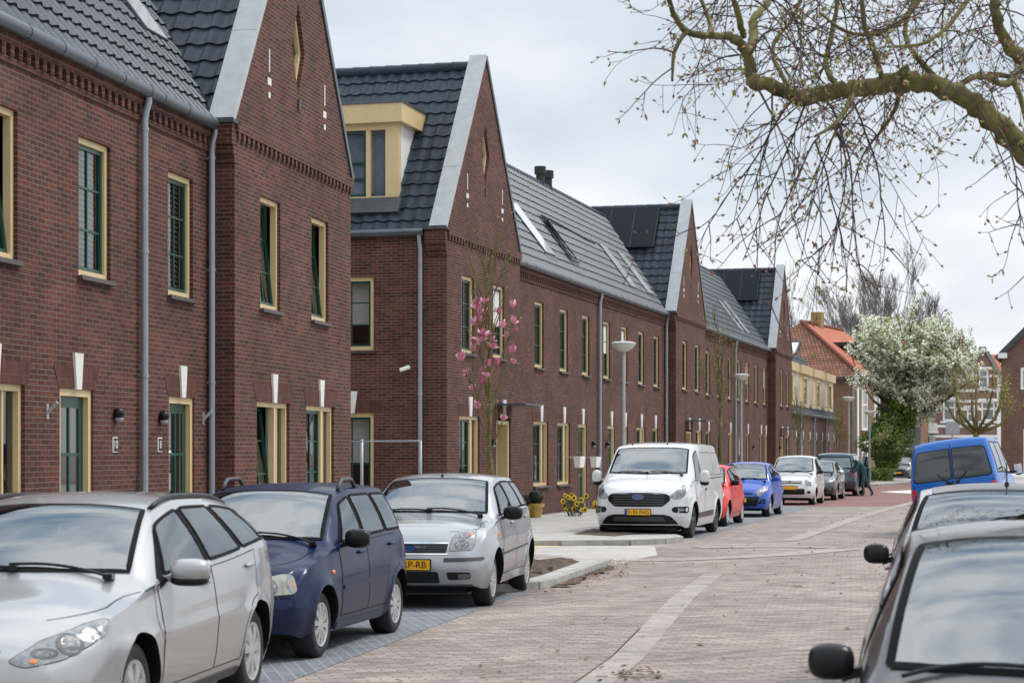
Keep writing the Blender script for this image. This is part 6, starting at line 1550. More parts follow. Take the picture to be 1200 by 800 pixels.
for h in bh:
    (a, z0), (b, z1) = h[0], h[2]; mb = MB(); ring(mb, a, b, z0, z1, .13, .05, .16); q = z0 + (z1 - z0) * .62; mb.box(a + .13, b - .13, .06, .155, q - .05, q + .05); o = mb.build('window', WHITEP, t); mb = MB(); mb.quad((a + .13, .12, z0 + .13), (b - .13, .12, z0 + .13), (b - .13, .12, z1 - .13), (a + .13, .12, z1 - .13)); mb.build('pane', CARGLASS, o)
    mb = MB(); mb.box(a - .22, b + .22, -.10, .04, z0 - .16, z0 - .003); mb.box(a - .25, b + .25, -.08, .04, z1 + .003, z1 + .2); mb.build('window_surround', WHITEP, t) if False else None
    mb = MB(); mb.box(a - .22, b + .22, -.10, .04, z0 - .16, z0 - .003); mb.build('sill', WHITEP, o); mb = MB(); mb.box(a - .25, b + .25, -.08, .04, z1 + .003, z1 + .2); mb.build('window_head', WHITEP, o)
(a, z0), (b, z1) = bh[2][0], bh[2][2]    # gathered coloured curtain in the gable window
for i in range(6):
    mb = MB(); w_ = (b - a - .3) / 6; mb.quad((a + .15 + w_ * i, .115, z0 + .15), (a + .15 + w_ * (i + 1), .115, z0 + .15), (a + .15 + w_ * (i + 1) * .95, .115, z1 - .15), (a + .15 + w_ * i, .115, z1 - .15)); mb.build('curtain_stripe', pbr('stripe_%d' % (i % 3), [(.10, .25, .60), (.45, .12, .22), (.15, .45, .40)][i % 3], rough=.8), t)
mb = MB()
for py in (440.5, 457.5, 470, 479, 499, 511):
    x1 = W_R - .01; xs0 = bx(1130) if py < 452 else W_L
    segs = [(xs0, x1)]
    for h in bh:
        if h[0][1] - .2 < bz(py) < h[2][1] + .25: segs = [s_ for (p, q) in segs for s_ in ([(p, min(q, h[0][0] - .01)), (max(p, h[1][0] + .01), q)] if q > h[0][0] and p < h[1][0] else [(p, q)]) if s_[1] > s_[0]]
    for p, q in segs: mb.box(p, q, -.035, .01, bz(py) - .10, bz(py) + .10)
mb.box(W_R - .5, W_R, -.045, .012, 0, bz(441)); mb.build('band', WHITEP, t)
GREYC = pbr('gable_coping_grey', (.20, .21, .23), rough=.6)
mb = MB()
for (p, q) in (((1128, 447), (1147, 412)), ((1156, 412), (1173, 441)), ((1121, 447), (1129, 447))):
    A, B = Vector((bx(p[0]), 0, bz(p[1]))), Vector((bx(q[0]), 0, bz(q[1]))); d_ = (B - A).normalized(); mb.obox((A + B) / 2, (B - A) / 2, (0, .2, 0), Vector((-d_.z, 0, d_.x)) * .13)
mb.build('coping', GREYC, t)
mb = MB(); mb.box(bx(1148), bx(1155.5), -.15, .3, bz(413), bz(406)); mb.build('finial_block', GREYC, t); mb = MB(); mb.box(bx(1149.5), bx(1154), -.17, -.14, bz(412.5), bz(407.5)); mb.build('finial_panel', WHITEP, t)
quad_uv(t, 'roof', [(W_L - .2, .1, bz(452)), (bx(1163), .1, bz(440)), (bx(1163), 4.5, bz(413)), (W_L, 4.5, bz(418))], OTILE_SHADE); quad_uv(t, 'roof', [(bx(1158), 1.3, bz(440)), (W_R + .6, 1.3, bz(440)), (W_R + .6, 5, bz(411)), (bx(1152), 5, bz(411))], OTILE)
mb = MB(); mb.lathe([(.9, 0), (.12, 1.9), (.03, 2.4)], 4, c=(bx(1142), 4.2, bz(417))); mb.build('turret_roof', OTILE, t)
# balcony
mb = MB(); mb.box(bx(1062), bx(1096), -1.2, 0, bz(507.5), bz(505)); bal = mb.build('balcony', WHITEP, t); mb = MB(); mb.box(bx(1062), bx(1094), -1.2, -1.1, bz(497.5), bz(496))
n = 16
for i in range(n + 1): q = bx(1062) + (bx(1094) - bx(1062)) * i / n; mb.box(q - .05, q + .05, -1.19, -1.11, bz(505), bz(497.5))
mb.build('balustrade', WHITEP, bal)
mb = MB(); mb.box(bx(1070), bx(1096), -.05, .02, 0, bz(511)); mb.build('garage_front', pbr('pale_grey_door', (.5, .5, .48), rough=.6), t); mb = MB(); mb.box(bx(1083), bx(1089), -.07, .0, 0, bz(512)); mb.build('doorway', BLACK, t)

# ------------------------------------------------------------------ tall brick gable at the right edge
YR = 104.0; sR = YR / F * 1.02
t = thing('brick_house', 'tall plain brown brick gable house at the right edge with a white-framed window', 'house', (at(1173, 530, YR).x, YR, 0), -R(17))
def rx(px): return (px - 1173) * sR
def rz_(py): return CH - (py - HY) * sR
RB = brickmat('brick_brown_right', (.20, .105, .075), (.13, .07, .052), (.21, .17, .14), blot=.2)
h0 = [(rx(1195), rz_(458)), (rx(1212), rz_(458)), (rx(1212), rz_(433)), (rx(1195), rz_(433))]; h1 = [(rx(1198), rz_(575)), (rx(1222), rz_(575)), (rx(1222), rz_(503)), (rx(1198), rz_(503))]
apx = rx(1245)
mb = MB(); mb.poly([(0, 0), (2 * apx, 0), (2 * apx, rz_(420)), (apx, rz_(345)), (0, rz_(420))], [h0, h1], to3=lambda a, b: (a, 0, b)); mb.quad((0, 0, 0), (0, 9, 0), (0, 9, rz_(420)), (0, 0, rz_(420))); mb.build('wall', RB, t, uv=True)
mb = MB(); mb.box(.02, 2 * apx, .3, 9, 0, rz_(420)); mb.build('rear_wall', CURTD, t)
for h in (h0, h1):
    (a, z0), (b, z1) = h[0], h[2]; mb = MB(); ring(mb, a, b, z0, z1, .14, -.03, .1); o = mb.build('window', WHITEP, t); mb = MB(); ring(mb, a + .14, b - .14, z0 + .14, z1 - .14, .07, .02, .09); mb.build('sash', pbr('sash_navy', (.02, .03, .10), rough=.4), o); mb = MB(); mb.quad((a + .1, .06, z0 + .1), (b - .1, .06, z0 + .1), (b - .1, .06, z1 - .1), (a + .1, .06, z1 - .1)); mb.build('pane', SKYGLASS, o)
for sg in (0, 1):
    A, B = Vector((-.25 if sg == 0 else 2 * apx + .25, 0, rz_(423))), Vector((apx, 0, rz_(344))); d_ = (B - A).normalized(); mb = MB(); mb.obox((A + B) / 2 + Vector((0, 4.1, 0)), (B - A) / 2, (0, 4.3, 0), Vector((-d_.z, 0, d_.x)) * .14); mb.build('roof', LEAD, t)
mb = MB(); mb.box(rx(1170), rx(1180), -.25, .0, rz_(422), rz_(416)); mb.build('eaves_block', WHITEP, t)

# ------------------------------------------------------------------ street lamps, posts, signs
def street_lamp(px, pyhead, Y, label, rad=.31, col=GALV, base=.1, flat=True):
    p = at(px, pyhead, Y); t = thing('street_lamp', label, 'street lamp', (p.x, Y, base), 0, 'post-top street lamps'); h = p.z - base
    mb = MB(); mb.tube([(0, 0, 0), (0, 0, 1.0), (0, 0, 1.02), (0, 0, h)], [.085, .085, .058, .048], 14); mb.build('pole', col, t, smooth=True, angle=40)
    mb = MB(); mb.lathe([(.05, h - .12), (.06, h - .02), (.10, h + .0)], 16); mb.build('collar', col, t, smooth=True)
    mb = MB(); mb.lathe([(.09, h - .02), (rad * .75, h + .06), (rad * .98, h + .15), (rad, h + .17)], 28); mb.build('lamp_glass', pbr('lamp_bowl', (.62, .63, .58), rough=.25), t, smooth=True)
    mb = MB(); mb.lathe([(rad * 1.04, h + .165), (rad * 1.05, h + .19), (rad * .8, h + .225), (0, h + .25)], 28); mb.build('lamp_hood', pbr('lamp_hood_grey', (.42, .43, .42), rough=.5), t, smooth=True, angle=50)
street_lamp(730.5, 411, 50.0, 'street lamp with a shallow bowl standing behind the white van')
street_lamp(868.5, 445, 77.0, 'street lamp with a shallow bowl behind the bright blue hatchback')
street_lamp(994.5, 470, 103.0, 'street lamp with a shallow bowl in front of the orange-roofed house')
street_lamp(1019, 486, 113.0, 'street lamp with a shallow bowl just left of the ivy-clad trunk', base=.104)
def post(name, label, cat, px, py0, Y, r, mat, top=None):
    p = at(px, py0, Y); t = thing(name, label, cat, (p.x, Y, 0), 0); mb = MB(); mb.tube([(0, 0, 0), (0, 0, p.z)], [r, r * .8], 12); mb.build('pole', mat, t, smooth=True, angle=40); return t, p.z
post('post', 'thick pale wooden pole at the corner of the orange-roofed house', 'pole', 1001.5, 446, 118, .16, pbr('pale_wood_pole', (.42, .38, .32), rough=.9, var=.2))
t, z = post('sign_post', 'grey post carrying the back of a square sign right of the ivy', 'sign', 1070, 478, 120, .05, GALV); mb = MB(); mb.box(-.55, .45, -.08, -.05, CH - (526 - 530) / F * 120, CH - (500 - 530) / F * 120); mb.build('sign_panel', pbr('sign_back_grey', (.30, .32, .34), rough=.6), t)
t, z = post('sign_post', 'small grey sign back standing behind the blue van', 'sign', 1116, 494, 75, .035, GALV); mb = MB(); mb.box(-.26, .26, -.06, -.035, CH - (508.5 - 530) / F * 75, CH - (494 - 530) / F * 75); mb.build('sign_panel', pbr('sign_back_grey', (.30, .32, .34), rough=.6), t)

# tubular barrier in front of the end wall
p0, p1 = at(424, 517, 41.2), at(493, 517, 39.6)
t = thing('tube_barrier', 'low galvanised tube barrier in front of the end wall behind the silver blue car', 'barrier', (p0.x, p0.y, .1)); d_ = p1 - p0; h = p0.z - .1
mb = MB(); mb.tube([(-.45, -.1, h), (d_.x, d_.y, h)], .015, 8); mb.build('rail', PIPE, t, smooth=True)
for q in (.0, 1.0): mb = MB(); mb.tube([(d_.x * q, d_.y * q, 0), (d_.x * q, d_.y * q, h + (.04 if q == 0 else 0))], .032 if q == 0 else .022, 10); mb.build('post', PIPE, t, smooth=True)
# pots, planters, sunflowers
POT = pbr('pot_ochre', (.42, .29, .08), rough=.6, var=.12, vscale=10)
def leafball(mb, c, r, n, s, seed, squash=1):
    rnd = random.Random(seed)
    for i in range(n):
        v = Vector((rnd.gauss(0, 1), rnd.gauss(0, 1), rnd.gauss(0, 1))).normalized(); p = Vector(c) + v * r * rnd.uniform(.82, 1.0); p.z = c[2] + (p.z - c[2]) * squash
        a = v.cross(Vector((rnd.random(), rnd.random(), rnd.random()))).normalized(); b = v.cross(a); a = a + v * rnd.uniform(-.6, .6)
        mb.quad(p - a * s - b * s * .5, p + a * s - b * s * .5, p + a * s + b * s * .5, p - a * s + b * s * .5)
BOXL = pbr('box_leaf', (.012, .022, .010), rough=.6, var=.4, vscale=20)
for px, py, r, lab in ((628, 611.5, .20, 'larger ochre plant pot with a clipped ball, right of the pair'), (617.5, 609, .17, 'smaller ochre plant pot with a clipped ball, left of the pair')):
    Y = 50.6; p = at(px, py, Y); t = thing('plant_pot', lab, 'plant pot', (p.x, Y, .1), 0, 'pots with clipped balls'); k = r / .2
    mb = MB(); mb.lathe([(.13 * k, 0), (.18 * k, .27 * k), (.215 * k, .27 * k), (.22 * k, .36 * k), (.19 * k, .36 * k), (.18 * k, .32 * k), (0, .31 * k)], 20); mb.build('pot', POT, t, smooth=True, angle=35)
    mb = MB(); mb.superell((0, 0, .52 * k), (.165 * k, .165 * k, .16 * k), 1, 8); leafball(mb, (0, 0, .52 * k), .185 * k, 420, .028, 5); mb.build('clipped_ball', BOXL, t)
YEL = pbr('sunflower_yellow', (.78, .52, .02), rough=.6); BRN = pbr('sunflower_centre', (.05, .025, .012), rough=.9); STEM = pbr('stem_green', (.035, .085, .02), rough=.6)
def sunflowers(label, px0, px1, py0, py1, n, seed, Yb=51.8):
    rnd = random.Random(seed); c = at((px0 + px1) / 2, 600, Yb); t = thing('sunflower_bunch', label, 'flowers', (c.x, Yb, .1), 0, 'sunflowers against the house wall')
    st, pe, ce = MB(), MB(), MB()
    for i in range(n):
        q = at(rnd.uniform(px0, px1), rnd.uniform(py0, py1), Yb + rnd.uniform(-.15, .15)); x, y, z = q.x - c.x, q.y - Yb, q.z - .1
        st.tube([(x * .5, y, 0), (x * .8, y, z * .6), (x, y + .02, z)], .012, 5); f = Vector((rnd.uniform(-.5, .5), -1, rnd.uniform(-.1, .4))).normalized(); a = f.orthogonal().normalized(); b = f.cross(a); r = rnd.uniform(.055, .085); pe = MB()
        for k in range(13):
            th = 2 * math.pi * k / 13; d = a * math.cos(th) + b * math.sin(th); e = f.cross(d); o = Vector((x, y, z)); pe.add([o + d * r * .35 - e * .018, o + d * r * .75 - e * .026 + f * .01, o + d * r, o + d * r * .75 + e * .026 + f * .01, o + d * r * .35 + e * .018], [(0, 1, 2, 3, 4)])
        o = Vector((x, y, z)) + f * .008; ce.add([o + (a * math.cos(2 * math.pi * k / 12) + b * math.sin(2 * math.pi * k / 12)) * r * .42 for k in range(12)] + [o + f * .03], [(k, (k + 1) % 12, 12) for k in range(12)]) if False else pe.add([o + (a * math.cos(2 * math.pi * k / 12) + b * math.sin(2 * math.pi * k / 12)) * r * .42 for k in range(12)] + [o + f * .03], [(k, (k + 1) % 12, 12) for k in range(12)], 1); pe.build('flower', [YEL, BRN], t)
        for k in range(2):
            zz = z * rnd.uniform(.3, .8); lx = rnd.choice((-1, 1)) * .12; st.add([(x * .7, y, zz), (x * .7 + lx * .5, y - .04, zz + .06), (x * .7 + lx, y - .03, zz - .02), (x * .7 + lx * .5, y + .04, zz + .02)], [(0, 1, 2, 3)])
    st.build('stems', STEM, t)
sunflowers('wide bunch of yellow sunflowers left of the green door', 659, 687, 579, 598, 15, 2); sunflowers('tight bunch of yellow sunflowers right of the green door', 695, 707, 583, 593, 8, 3, 54.2)
for px, lab, Y in ((678.5, 'white hanging planter box left of the lamp post, nearer the pots', 53.4), (697.5, 'white hanging planter box beside the grey downpipe and lamp post', 56.2)):
    p = at(px, 541, Y); t = thing('planter_box', lab, 'planter', (p.x, Y, p.z), F2.rz, 'white planters on the wall'); mb = MB(); s_ = .22
    mb.add([(-.24, -.08, -.15), (.24, -.08, -.15), (.24, .06, -.15), (-.24, .06, -.15), (-.30, -.11, .15), (.30, -.11, .15), (.30, .08, .15), (-.30, .08, .15)], [(0, 3, 2, 1), (0, 1, 5, 4), (1, 2, 6, 5), (2, 3, 7, 6), (3, 0, 4, 7)]); mb.build('box', WHITEP, t); mb = MB(); mb.box(-.28, .28, -.09, .06, .10, .12); mb.build('potting_soil', SOIL, t)
    mb = MB(); mb.tube([(-.25, .1, .12), (-.25, .3, .12)], .015, 6); mb.tube([(.25, .1, .12), (.25, .3, .12)], .015, 6); mb.build('hanger', GALV, t)
# little shrub by the first green door
t = thing('small_shrub', 'small clipped shrub in a pot at the nearest green door', 'shrub', F1.w(F1.u(77, -.35), -.35, .1)); mb = MB(); mb.lathe([(.13, 0), (.17, .3), (0, .29)], 16); mb.build('pot', GREYPL, t, smooth=True, angle=40); mb = MB(); leafball(mb, (0, 0, .62), .24, 500, .035, 8, 1.2); mb.superell((0, 0, .62), (.19, .19, .24), 1, 8); mb.build('foliage', pbr('shrub_leaf', (.06, .075, .018), rough=.6, var=.5, vscale=14), t)
# bins on the right verge behind the blue van
for px, Y, hh, lab in ((1186, 56, 1.05, 'white bin on the right verge, left and nearer of two'), (1196, 58, .95, 'white bin on the right verge, right and farther of two')):
    p = at(px, 560, Y); t = thing('wheelie_bin', lab, 'bin', (p.x, Y, .1), .2, 'white bins on the verge'); mb = MB(); mb.add([(-.2, -.25, 0), (.2, -.25, 0), (.2, .25, 0), (-.2, .25, 0), (-.27, -.33, hh * .88), (.27, -.33, hh * .88), (.27, .33, hh * .88), (-.27, .33, hh * .88)], [(0, 3, 2, 1), (4, 5, 6, 7), (0, 1, 5, 4), (1, 2, 6, 5), (2, 3, 7, 6), (3, 0, 4, 7)]); mb.build('bin_body', WHITEP, t); mb = MB(); mb.bevbox(-.29, .29, -.36, .36, hh * .885, hh, .02); mb.build('lid', WHITEP, t)
# clipped hedge by the balcony house
t = thing('hedge', 'dark clipped hedge beyond the far parked car', 'hedge', (at(1078, 555, 138).x, 138, 0)); mb = MB(); rnd = random.Random(4); hx, hh = 2.0, 1.9; mb.box(-hx, hx, -.4, .4, 0, hh - .1)
for i in range(1800):
    x, y, z = rnd.uniform(-hx, hx), rnd.choice((-.45, .45, rnd.uniform(-.4, .4))), rnd.uniform(0, hh); 
    if abs(y) < .44: z = hh
    a = Vector((rnd.gauss(0, 1), rnd.gauss(0, 1), rnd.gauss(0, 1))).normalized() * .09; b = a.orthogonal().normalized() * .06; p = Vector((x, y, z)); mb.quad(p - a, p - b, p + a, p + b)
mb.build('foliage', pbr('hedge_leaf', (.022, .05, .012), rough=.6, var=.5, vscale=3), t)

# ------------------------------------------------------------------ vegetation
def rvec(rnd): return Vector((rnd.gauss(0, 1), rnd.gauss(0, 1), rnd.gauss(0, 1))).normalized()
def grow(rnd, mb, tips, p, d, ln, r, depth, spread=.5, up=.12, nseg=4, kids=(2, 3), shrink=.68, wob=.12, sides=(7, 5, 4, 3, 3, 3), rshrink=.62, lvl=0, along=None, minr=.004):
    pts = [p.copy()]; rs = [r]; q = p.copy(); dd = d.copy()
    for i in range(nseg):
        dd = (dd + rvec(rnd) * wob + Vector((0, 0, up)) * (1 if lvl else .4)).normalized(); q = q + dd * ln / nseg; pts.append(q.copy()); rs.append(max(minr, r * (1 - (1 - rshrink) * (i + 1) / nseg)))
    mb.tube(pts, rs, sides[min(lvl, len(sides) - 1)], caps=False)
    if along is not None: along.append((pts, lvl))
    if depth == 0: tips.append((q, dd)); return
    k = rnd.randint(*kids)
    for i in range(k):
        t = 1.0 if i == 0 else rnd.uniform(.45, 1.0); j = min(nseg, max(1, round(t * nseg))); nd = (dd + rvec(rnd) * (spread * (.5 if i == 0 else 1.25))).normalized()
        grow(rnd, mb, tips, pts[j], nd, ln * shrink * rnd.uniform(.8, 1.2), rs[j] * (.95 if i == 0 else .7), depth - 1, spread, up, nseg, kids, shrink, wob, sides, rshrink, lvl + 1, along, minr)
BARK = pbr('bark_grey_brown', (.085, .070, .055), rough=.95, var=.35, vscale=9, bump=.6, bscale=25)
BARKG = pbr('bark_mossy_green', (.125, .112, .038), rough=.95, var=.65, vscale=6, bump=1.0, bscale=18)
TWIG = pbr('twig_brown', (.055, .040, .034), rough=.9, var=.3, vscale=5)
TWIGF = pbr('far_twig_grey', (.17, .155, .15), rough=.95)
# bare winter trees on the skyline
def bare_tree(px, pytop, Y, label, seed, lean=0, depth=7, spread=.42, name='bare_tree', r0=.28, kids=(2, 3), crownw=1.0):
    rnd = random.Random(seed); p = at(px, pytop, Y); h = p.z; t = thing(name, label, 'tree', (p.x, Y, 0), 0, 'bare trees behind the houses'); tr, tw = MB(), MB(); tips = []
    pts = [Vector((0, 0, 0)), Vector((.1, 0, h * .15)), Vector((lean * .5, .1, h * .3)), Vector((lean, 0, h * .42))]; tr.tube(pts, [r0, r0 * .85, r0 * .75, r0 * .65], 9); along = []
    for i in range(6):
        st = pts[2].lerp(pts[3], rnd.random()) if i else pts[3]; th = i * 1.05 + rnd.random() * .5; d = Vector((math.cos(th) * .95 * crownw, math.sin(th) * .95, .9 if i else 2.2)).normalized()
        grow(rnd, tw, tips, st, d, h * .185, r0 * .42, depth - 2, spread, .06, 4, kids, .74, .12, (6, 5, 4, 3, 3, 3), .62, 1, along, .012)
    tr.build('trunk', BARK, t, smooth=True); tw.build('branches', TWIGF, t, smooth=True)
bare_tree(1034, 312, 165, 'large bare tree rising behind the white blossom tree', 3, r0=.32, depth=8, spread=.34, kids=(3, 3))
bare_tree(915, 305, 150, 'bare tree showing above the furthest gable and orange roof', 5, r0=.3, depth=7, crownw=1.4, kids=(2, 3))
bare_tree(880, 316, 175, 'bare tree top behind the furthest solar panel', 9, r0=.3, depth=7, kids=(2, 3))

# white blossom tree with its ivy-clad trunk
YT = 117.0; sT = YT / F
t = thing('blossom_tree', 'big tree in full white blossom over an ivy-clad trunk at the bend', 'tree', (at(1046, 560, YT).x, YT, .1)); rnd = random.Random(31)
def loc(px, py, dy=0): p = at(px, py, YT); return Vector((p.x - t.location.x, dy, p.z - .1))
tr = MB(); tips = []; al = []
tr.tube([loc(1034, 562), loc(1040, 530, .1), loc(1052, 505, .1), loc(1062, 480)], [.42, .36, .32, .28], 10)
for (px, py, dy, l) in ((1010, 440, 0, 3.0), (1035, 410, 1.0, 3.4), (1062, 398, -1, 3.8), (1090, 412, .8, 3.4), (1115, 425, -.6, 3.2), (1020, 470, -1, 2.2), (1090, 470, 1.2, 2.3), (1118, 462, 0, 2.2)):
    a = loc(1060, 484); b = loc(px, py, dy); m = a.lerp(b, .5) + Vector((0, 0, -.3)); tr.tube([a, m, b], [.2, .12, .07], 7); grow(rnd, tr, tips, b, (b - m).normalized(), .8, .06, 3, .5, .1, 3, (2, 3), .72, .15, (5, 4, 3, 3), .6, 1, al, .008); grow(rnd, tr, tips, m, (b - a + rvec(rnd) * 1.5).normalized(), .9, .05, 3, .55, .1, 3, (2, 3), .72, .15, (5, 4, 3, 3), .6, 1, al, .008)
tr.build('trunk', pbr('bark_dark', (.05, .042, .035), rough=.95, var=.3), t, smooth=True)
bl, lf = MB(), MB(); cen = loc(1068, 434); rxx, rzz = 74 * sT, 66 * sT
segs = [s_ for s_, l_ in al]
def clump(c, n, rad, mb, s0, s1):
    for i in range(n):
        p = c + rvec(rnd) * rad * rnd.random() ** .5; a = rvec(rnd) * rnd.uniform(s0, s1); b = a.orthogonal().normalized() * a.length * .7; mb.quad(p - a - b * .3, p + b, p + a - b * .2, p - b)
outl = [(1000, 0)] 
def inside(v):   # ragged, lobed outline of the crown
    dx, dz, dy = (v.x - cen.x) / rxx, (v.z - cen.z) / rzz, v.y / (rxx * .8); th = math.atan2(dz, dx)
    lim = .86 + .10 * math.sin(3 * th + .6) + .09 * math.sin(5 * th + 2.1) + .05 * math.sin(9 * th) + (.10 if math.sin(th) < -.2 and dx < 0 else 0) * -1.6
    return dx * dx + dz * dz + dy * dy < lim * lim
N_ = 0
while N_ < 860:
    v = cen + Vector((rnd.uniform(-1.15, 1.15) * rxx, rnd.uniform(-.9, .9) * rxx * .8, rnd.uniform(-1.1, 1.1) * rzz))
    if not inside(v): continue
    if math.sin(v.x * 1.7 + 1) * math.sin(v.z * 1.9) * math.sin(v.y * 1.3 + .5) > .24: continue        # gaps
    d = Vector((rnd.uniform(-1, 1), rnd.uniform(-1, 1), rnd.uniform(.1, 1.2))).normalized(); L_ = rnd.uniform(.7, 1.5)
    for k in range(7):      # blossom strung along a spray
        q = v + d * L_ * k / 6 + Vector((0, 0, -.02 * k * k * .2)); clump(q, 7, .17, bl, .045, .095)
        if rnd.random() < .9: clump(q, 4, .24, lf, .05, .10)
    tr2 = None; N_ += 1
for (q, d) in tips:
    clump(q, 10, .3, bl, .05, .10); clump(q, 3, .3, lf, .05, .1)
bl.build('blossom', pbr('blossom_white', (.80, .80, .67), rough=.8, var=.12, vscale=1.5), t); lf.build('leaves', pbr('young_leaf_green', (.16, .20, .035), rough=.7, var=.4, vscale=1.5), t)
iv = MB(); rnd = random.Random(8)
for i in range(5200):    # ivy: a lumpy column, widest half way up
    z = rnd.uniform(.0, 1) ; py = 562 - z * 98; wv = (10 + 18 * math.sin(min(1, z * 1.25) * math.pi * .8) ** 1.2 + 3 * math.sin(z * 17) ) * (1 if z > .45 else .42 + 1.3 * z); cx = 1030 + 20 * min(1, z * 1.3) + 4 * math.sin(z * 9)
    th = rnd.uniform(0, 6.28); rr_ = rnd.uniform(.55, 1.05) ** .5 * (1 + .18 * math.sin(th * 3 + z * 14)); c = loc(cx, py); p = c + Vector((math.cos(th) * wv * sT * rr_, math.sin(th) * wv * sT * rr_, rnd.gauss(0, .1))); a = rvec(rnd) * rnd.uniform(.06, .13); b = a.orthogonal().normalized() * a.length * .8; iv.quad(p - a, p - b, p + a, p + b)
for i in range(900):
    p = loc(rnd.uniform(1016, 1042), rnd.uniform(548, 565)); p.y = rnd.uniform(-1.5, .8); a = rvec(rnd) * .1; b = a.orthogonal().normalized() * .08; iv.quad(p - a, p - b, p + a, p + b)
iv.build('ivy', pbr('ivy_leaf', (.13, .205, .032), rough=.5, var=.7, vscale=2.2), t)

# small pollard on the right in fresh leaf
t = thing('pollard_tree', 'small pollarded tree in yellow-green bud behind the blue van', 'tree', (at(1143, 560, 70).x, 70, .1)); rnd = random.Random(15); br, lv = MB(), MB(); sP = 70 / F
lo = lambda px, py, dy=0: Vector(((px - 1143) * sP, dy, CH - .1 - (py - HY) * sP))
br.tube([lo(1143, 578), lo(1143, 535), lo(1144, 505)], [.15, .12, .1], 9)
for px, py, dy in ((1108, 470, 0), (1122, 455, .6), (1135, 462, -.5), (1146, 456, .3), (1160, 458, -.4), (1176, 470, .2), (1184, 482, 0), (1128, 480, .8), (1165, 478, -.8)):
    a, b = lo(1144, 508), lo(px, py, dy); m = a.lerp(b, .55) + Vector(((b.x - a.x) * .15, 0, -.12)); br.tube([a, m, b], [.07, .05, .035], 7); al2 = []; tp = []
    for k in range(4): grow(rnd, br, tp, m.lerp(b, rnd.random()), ((b - a).normalized() + rvec(rnd) * .6 + Vector((0, 0, .5))).normalized(), .55, .014, 1, .4, .15, 4, (2, 3), .8, .15, (4, 3), .6, 1, al2, .005)
    if px > 1112:
        for s_, l_ in al2:
            for q in s_[1:]:
                for k in range(4): p = q + rvec(rnd) * .09; aa = rvec(rnd) * rnd.uniform(.02, .045); bb = aa.orthogonal().normalized() * aa.length * .7; lv.quad(p - aa, p - bb, p + aa, p + bb)
br.build('trunk', BARKG, t, smooth=True); lv.build('leaves', pbr('bud_yellow_green', (.20, .18, .03), rough=.7, var=.4, vscale=5), t)

# young street trees
def young_tree(px, pybase, pytop, Y, label, seed, flower=False, name='street_tree', leaf=None):
    b0 = at(px, pybase, Y); top_ = at(px, pytop, Y).z; t = thing(name, label, 'tree', (b0.x, Y, .1)); rnd = random.Random(seed); br = MB(); fl = MB(); fl2 = MB(); bd = MB(); h = top_ - .1; tips = []; al = []
    k = .30 if flower else .42
    P = [Vector((.05, 0, 0)), Vector((.0, 0, h * .2)), Vector((-.06, 0, h * k)), Vector((-.05, 0, h * .7)), Vector((-.12, 0, h))]; br.tube(P, [.062, .052, .042, .02, .006], 8)
    n = 22 if flower else 16
    for i in range(n):
        f = k + (.93 - k) * (i / n); a = P[2].lerp(P[4], (f - k) / (1 - k)); th = i * 2.4; d = Vector((math.cos(th), math.sin(th) * .8, (1.15 if flower else 1.0) + f)).normalized(); grow(rnd, br, tips, a, d, h * (.145 if flower else .17) * (1.25 - f * .55), .019, 2, .4, .12, 4, (2, 3), .7, .1, (5, 4, 3), .5, 1, al, .004)
    for s_, l_ in al:
        for q in s_[2:]:
            for kk in range(2 if not flower else 1):
                if rnd.random() < (.8 if not flower else .35):
                    p = q + rvec(rnd) * .03; a = rvec(rnd) * rnd.uniform(.015, .04); b = a.orthogonal().normalized() * a.length * .5; bd.quad(p - a, p - b, p + a, p + b)
    br.build('trunk', BARKG, t, smooth=True); tag(bd.build('buds', pbr('bud_olive', (.16, .15, .03), rough=.7, var=.3), t), kind='stuff')
    if flower:
        tips += [(q_, (q_ - s_[0]).normalized()) for s_, l_ in al for q_ in s_[2:4] if rnd.random() < .5]; rnd.shuffle(tips); low = sorted([q for q in tips if h * .40 < q[0].z < h * .84], key=lambda q: q[0].z); low = low[::max(1, len(low) // 36)]; nf = 0
        for q, d in low:
            if nf >= 36: break
            nf += 1; fl = MB(); fsz = rnd.uniform(.75, 1.15); d = (d + Vector((0, 0, .6)) + rvec(rnd) * .5).normalized(); a = d.orthogonal().normalized(); b = d.cross(a); op = rnd.uniform(.35, 1.0)
            for i in range(8):
                th = 2 * math.pi * i / 8 + rnd.random() * .3; e = a * math.cos(th) + b * math.sin(th); n_ = d.cross(e); L_ = rnd.uniform(.15, .21) * fsz; w_ = .040 * fsz; tgt = fl; mi = 0 if (i % 2 or op < .5) else 1; o_ = op * rnd.uniform(.6, 1.2)
                if rnd.random() < .25: o_ *= 1.7
                c0 = q; c1 = q + e * L_ * .30 * o_ * 1.3 + d * L_ * .35; c2 = q + e * L_ * .55 * o_ + d * L_ * (.95 - .35 * o_); tgt.add([c0 - n_ * .008, c0 + n_ * .008, c1 + n_ * w_, c2 + n_ * w_ * .4, c2 - n_ * w_ * .4, c1 - n_ * w_], [(0, 1, 2, 5), (5, 2, 3, 4)], mi)
            fl.build('flower', [pbr('magnolia_pink', (.58, .17, .29), rough=.6, var=.2, vscale=14), pbr('magnolia_pale', (.74, .40, .50), rough=.6, var=.15, vscale=14)], t)
young_tree(577, 610, 285, 36.5, 'young magnolia with pink flowers behind the silver blue hatchback', 12, True, 'magnolia_tree')
young_tree(846, 560, 388, 59, 'thin young tree with olive buds standing behind the white van', 6, name='young_tree')
young_tree(937, 575, 470, 88, 'thin bare young tree in front of the cream dormers', 17, name='young_tree')
young_tree(985, 580, 480, 96, 'thin bare young tree left of the wooden pole and lamp', 18, name='young_tree')

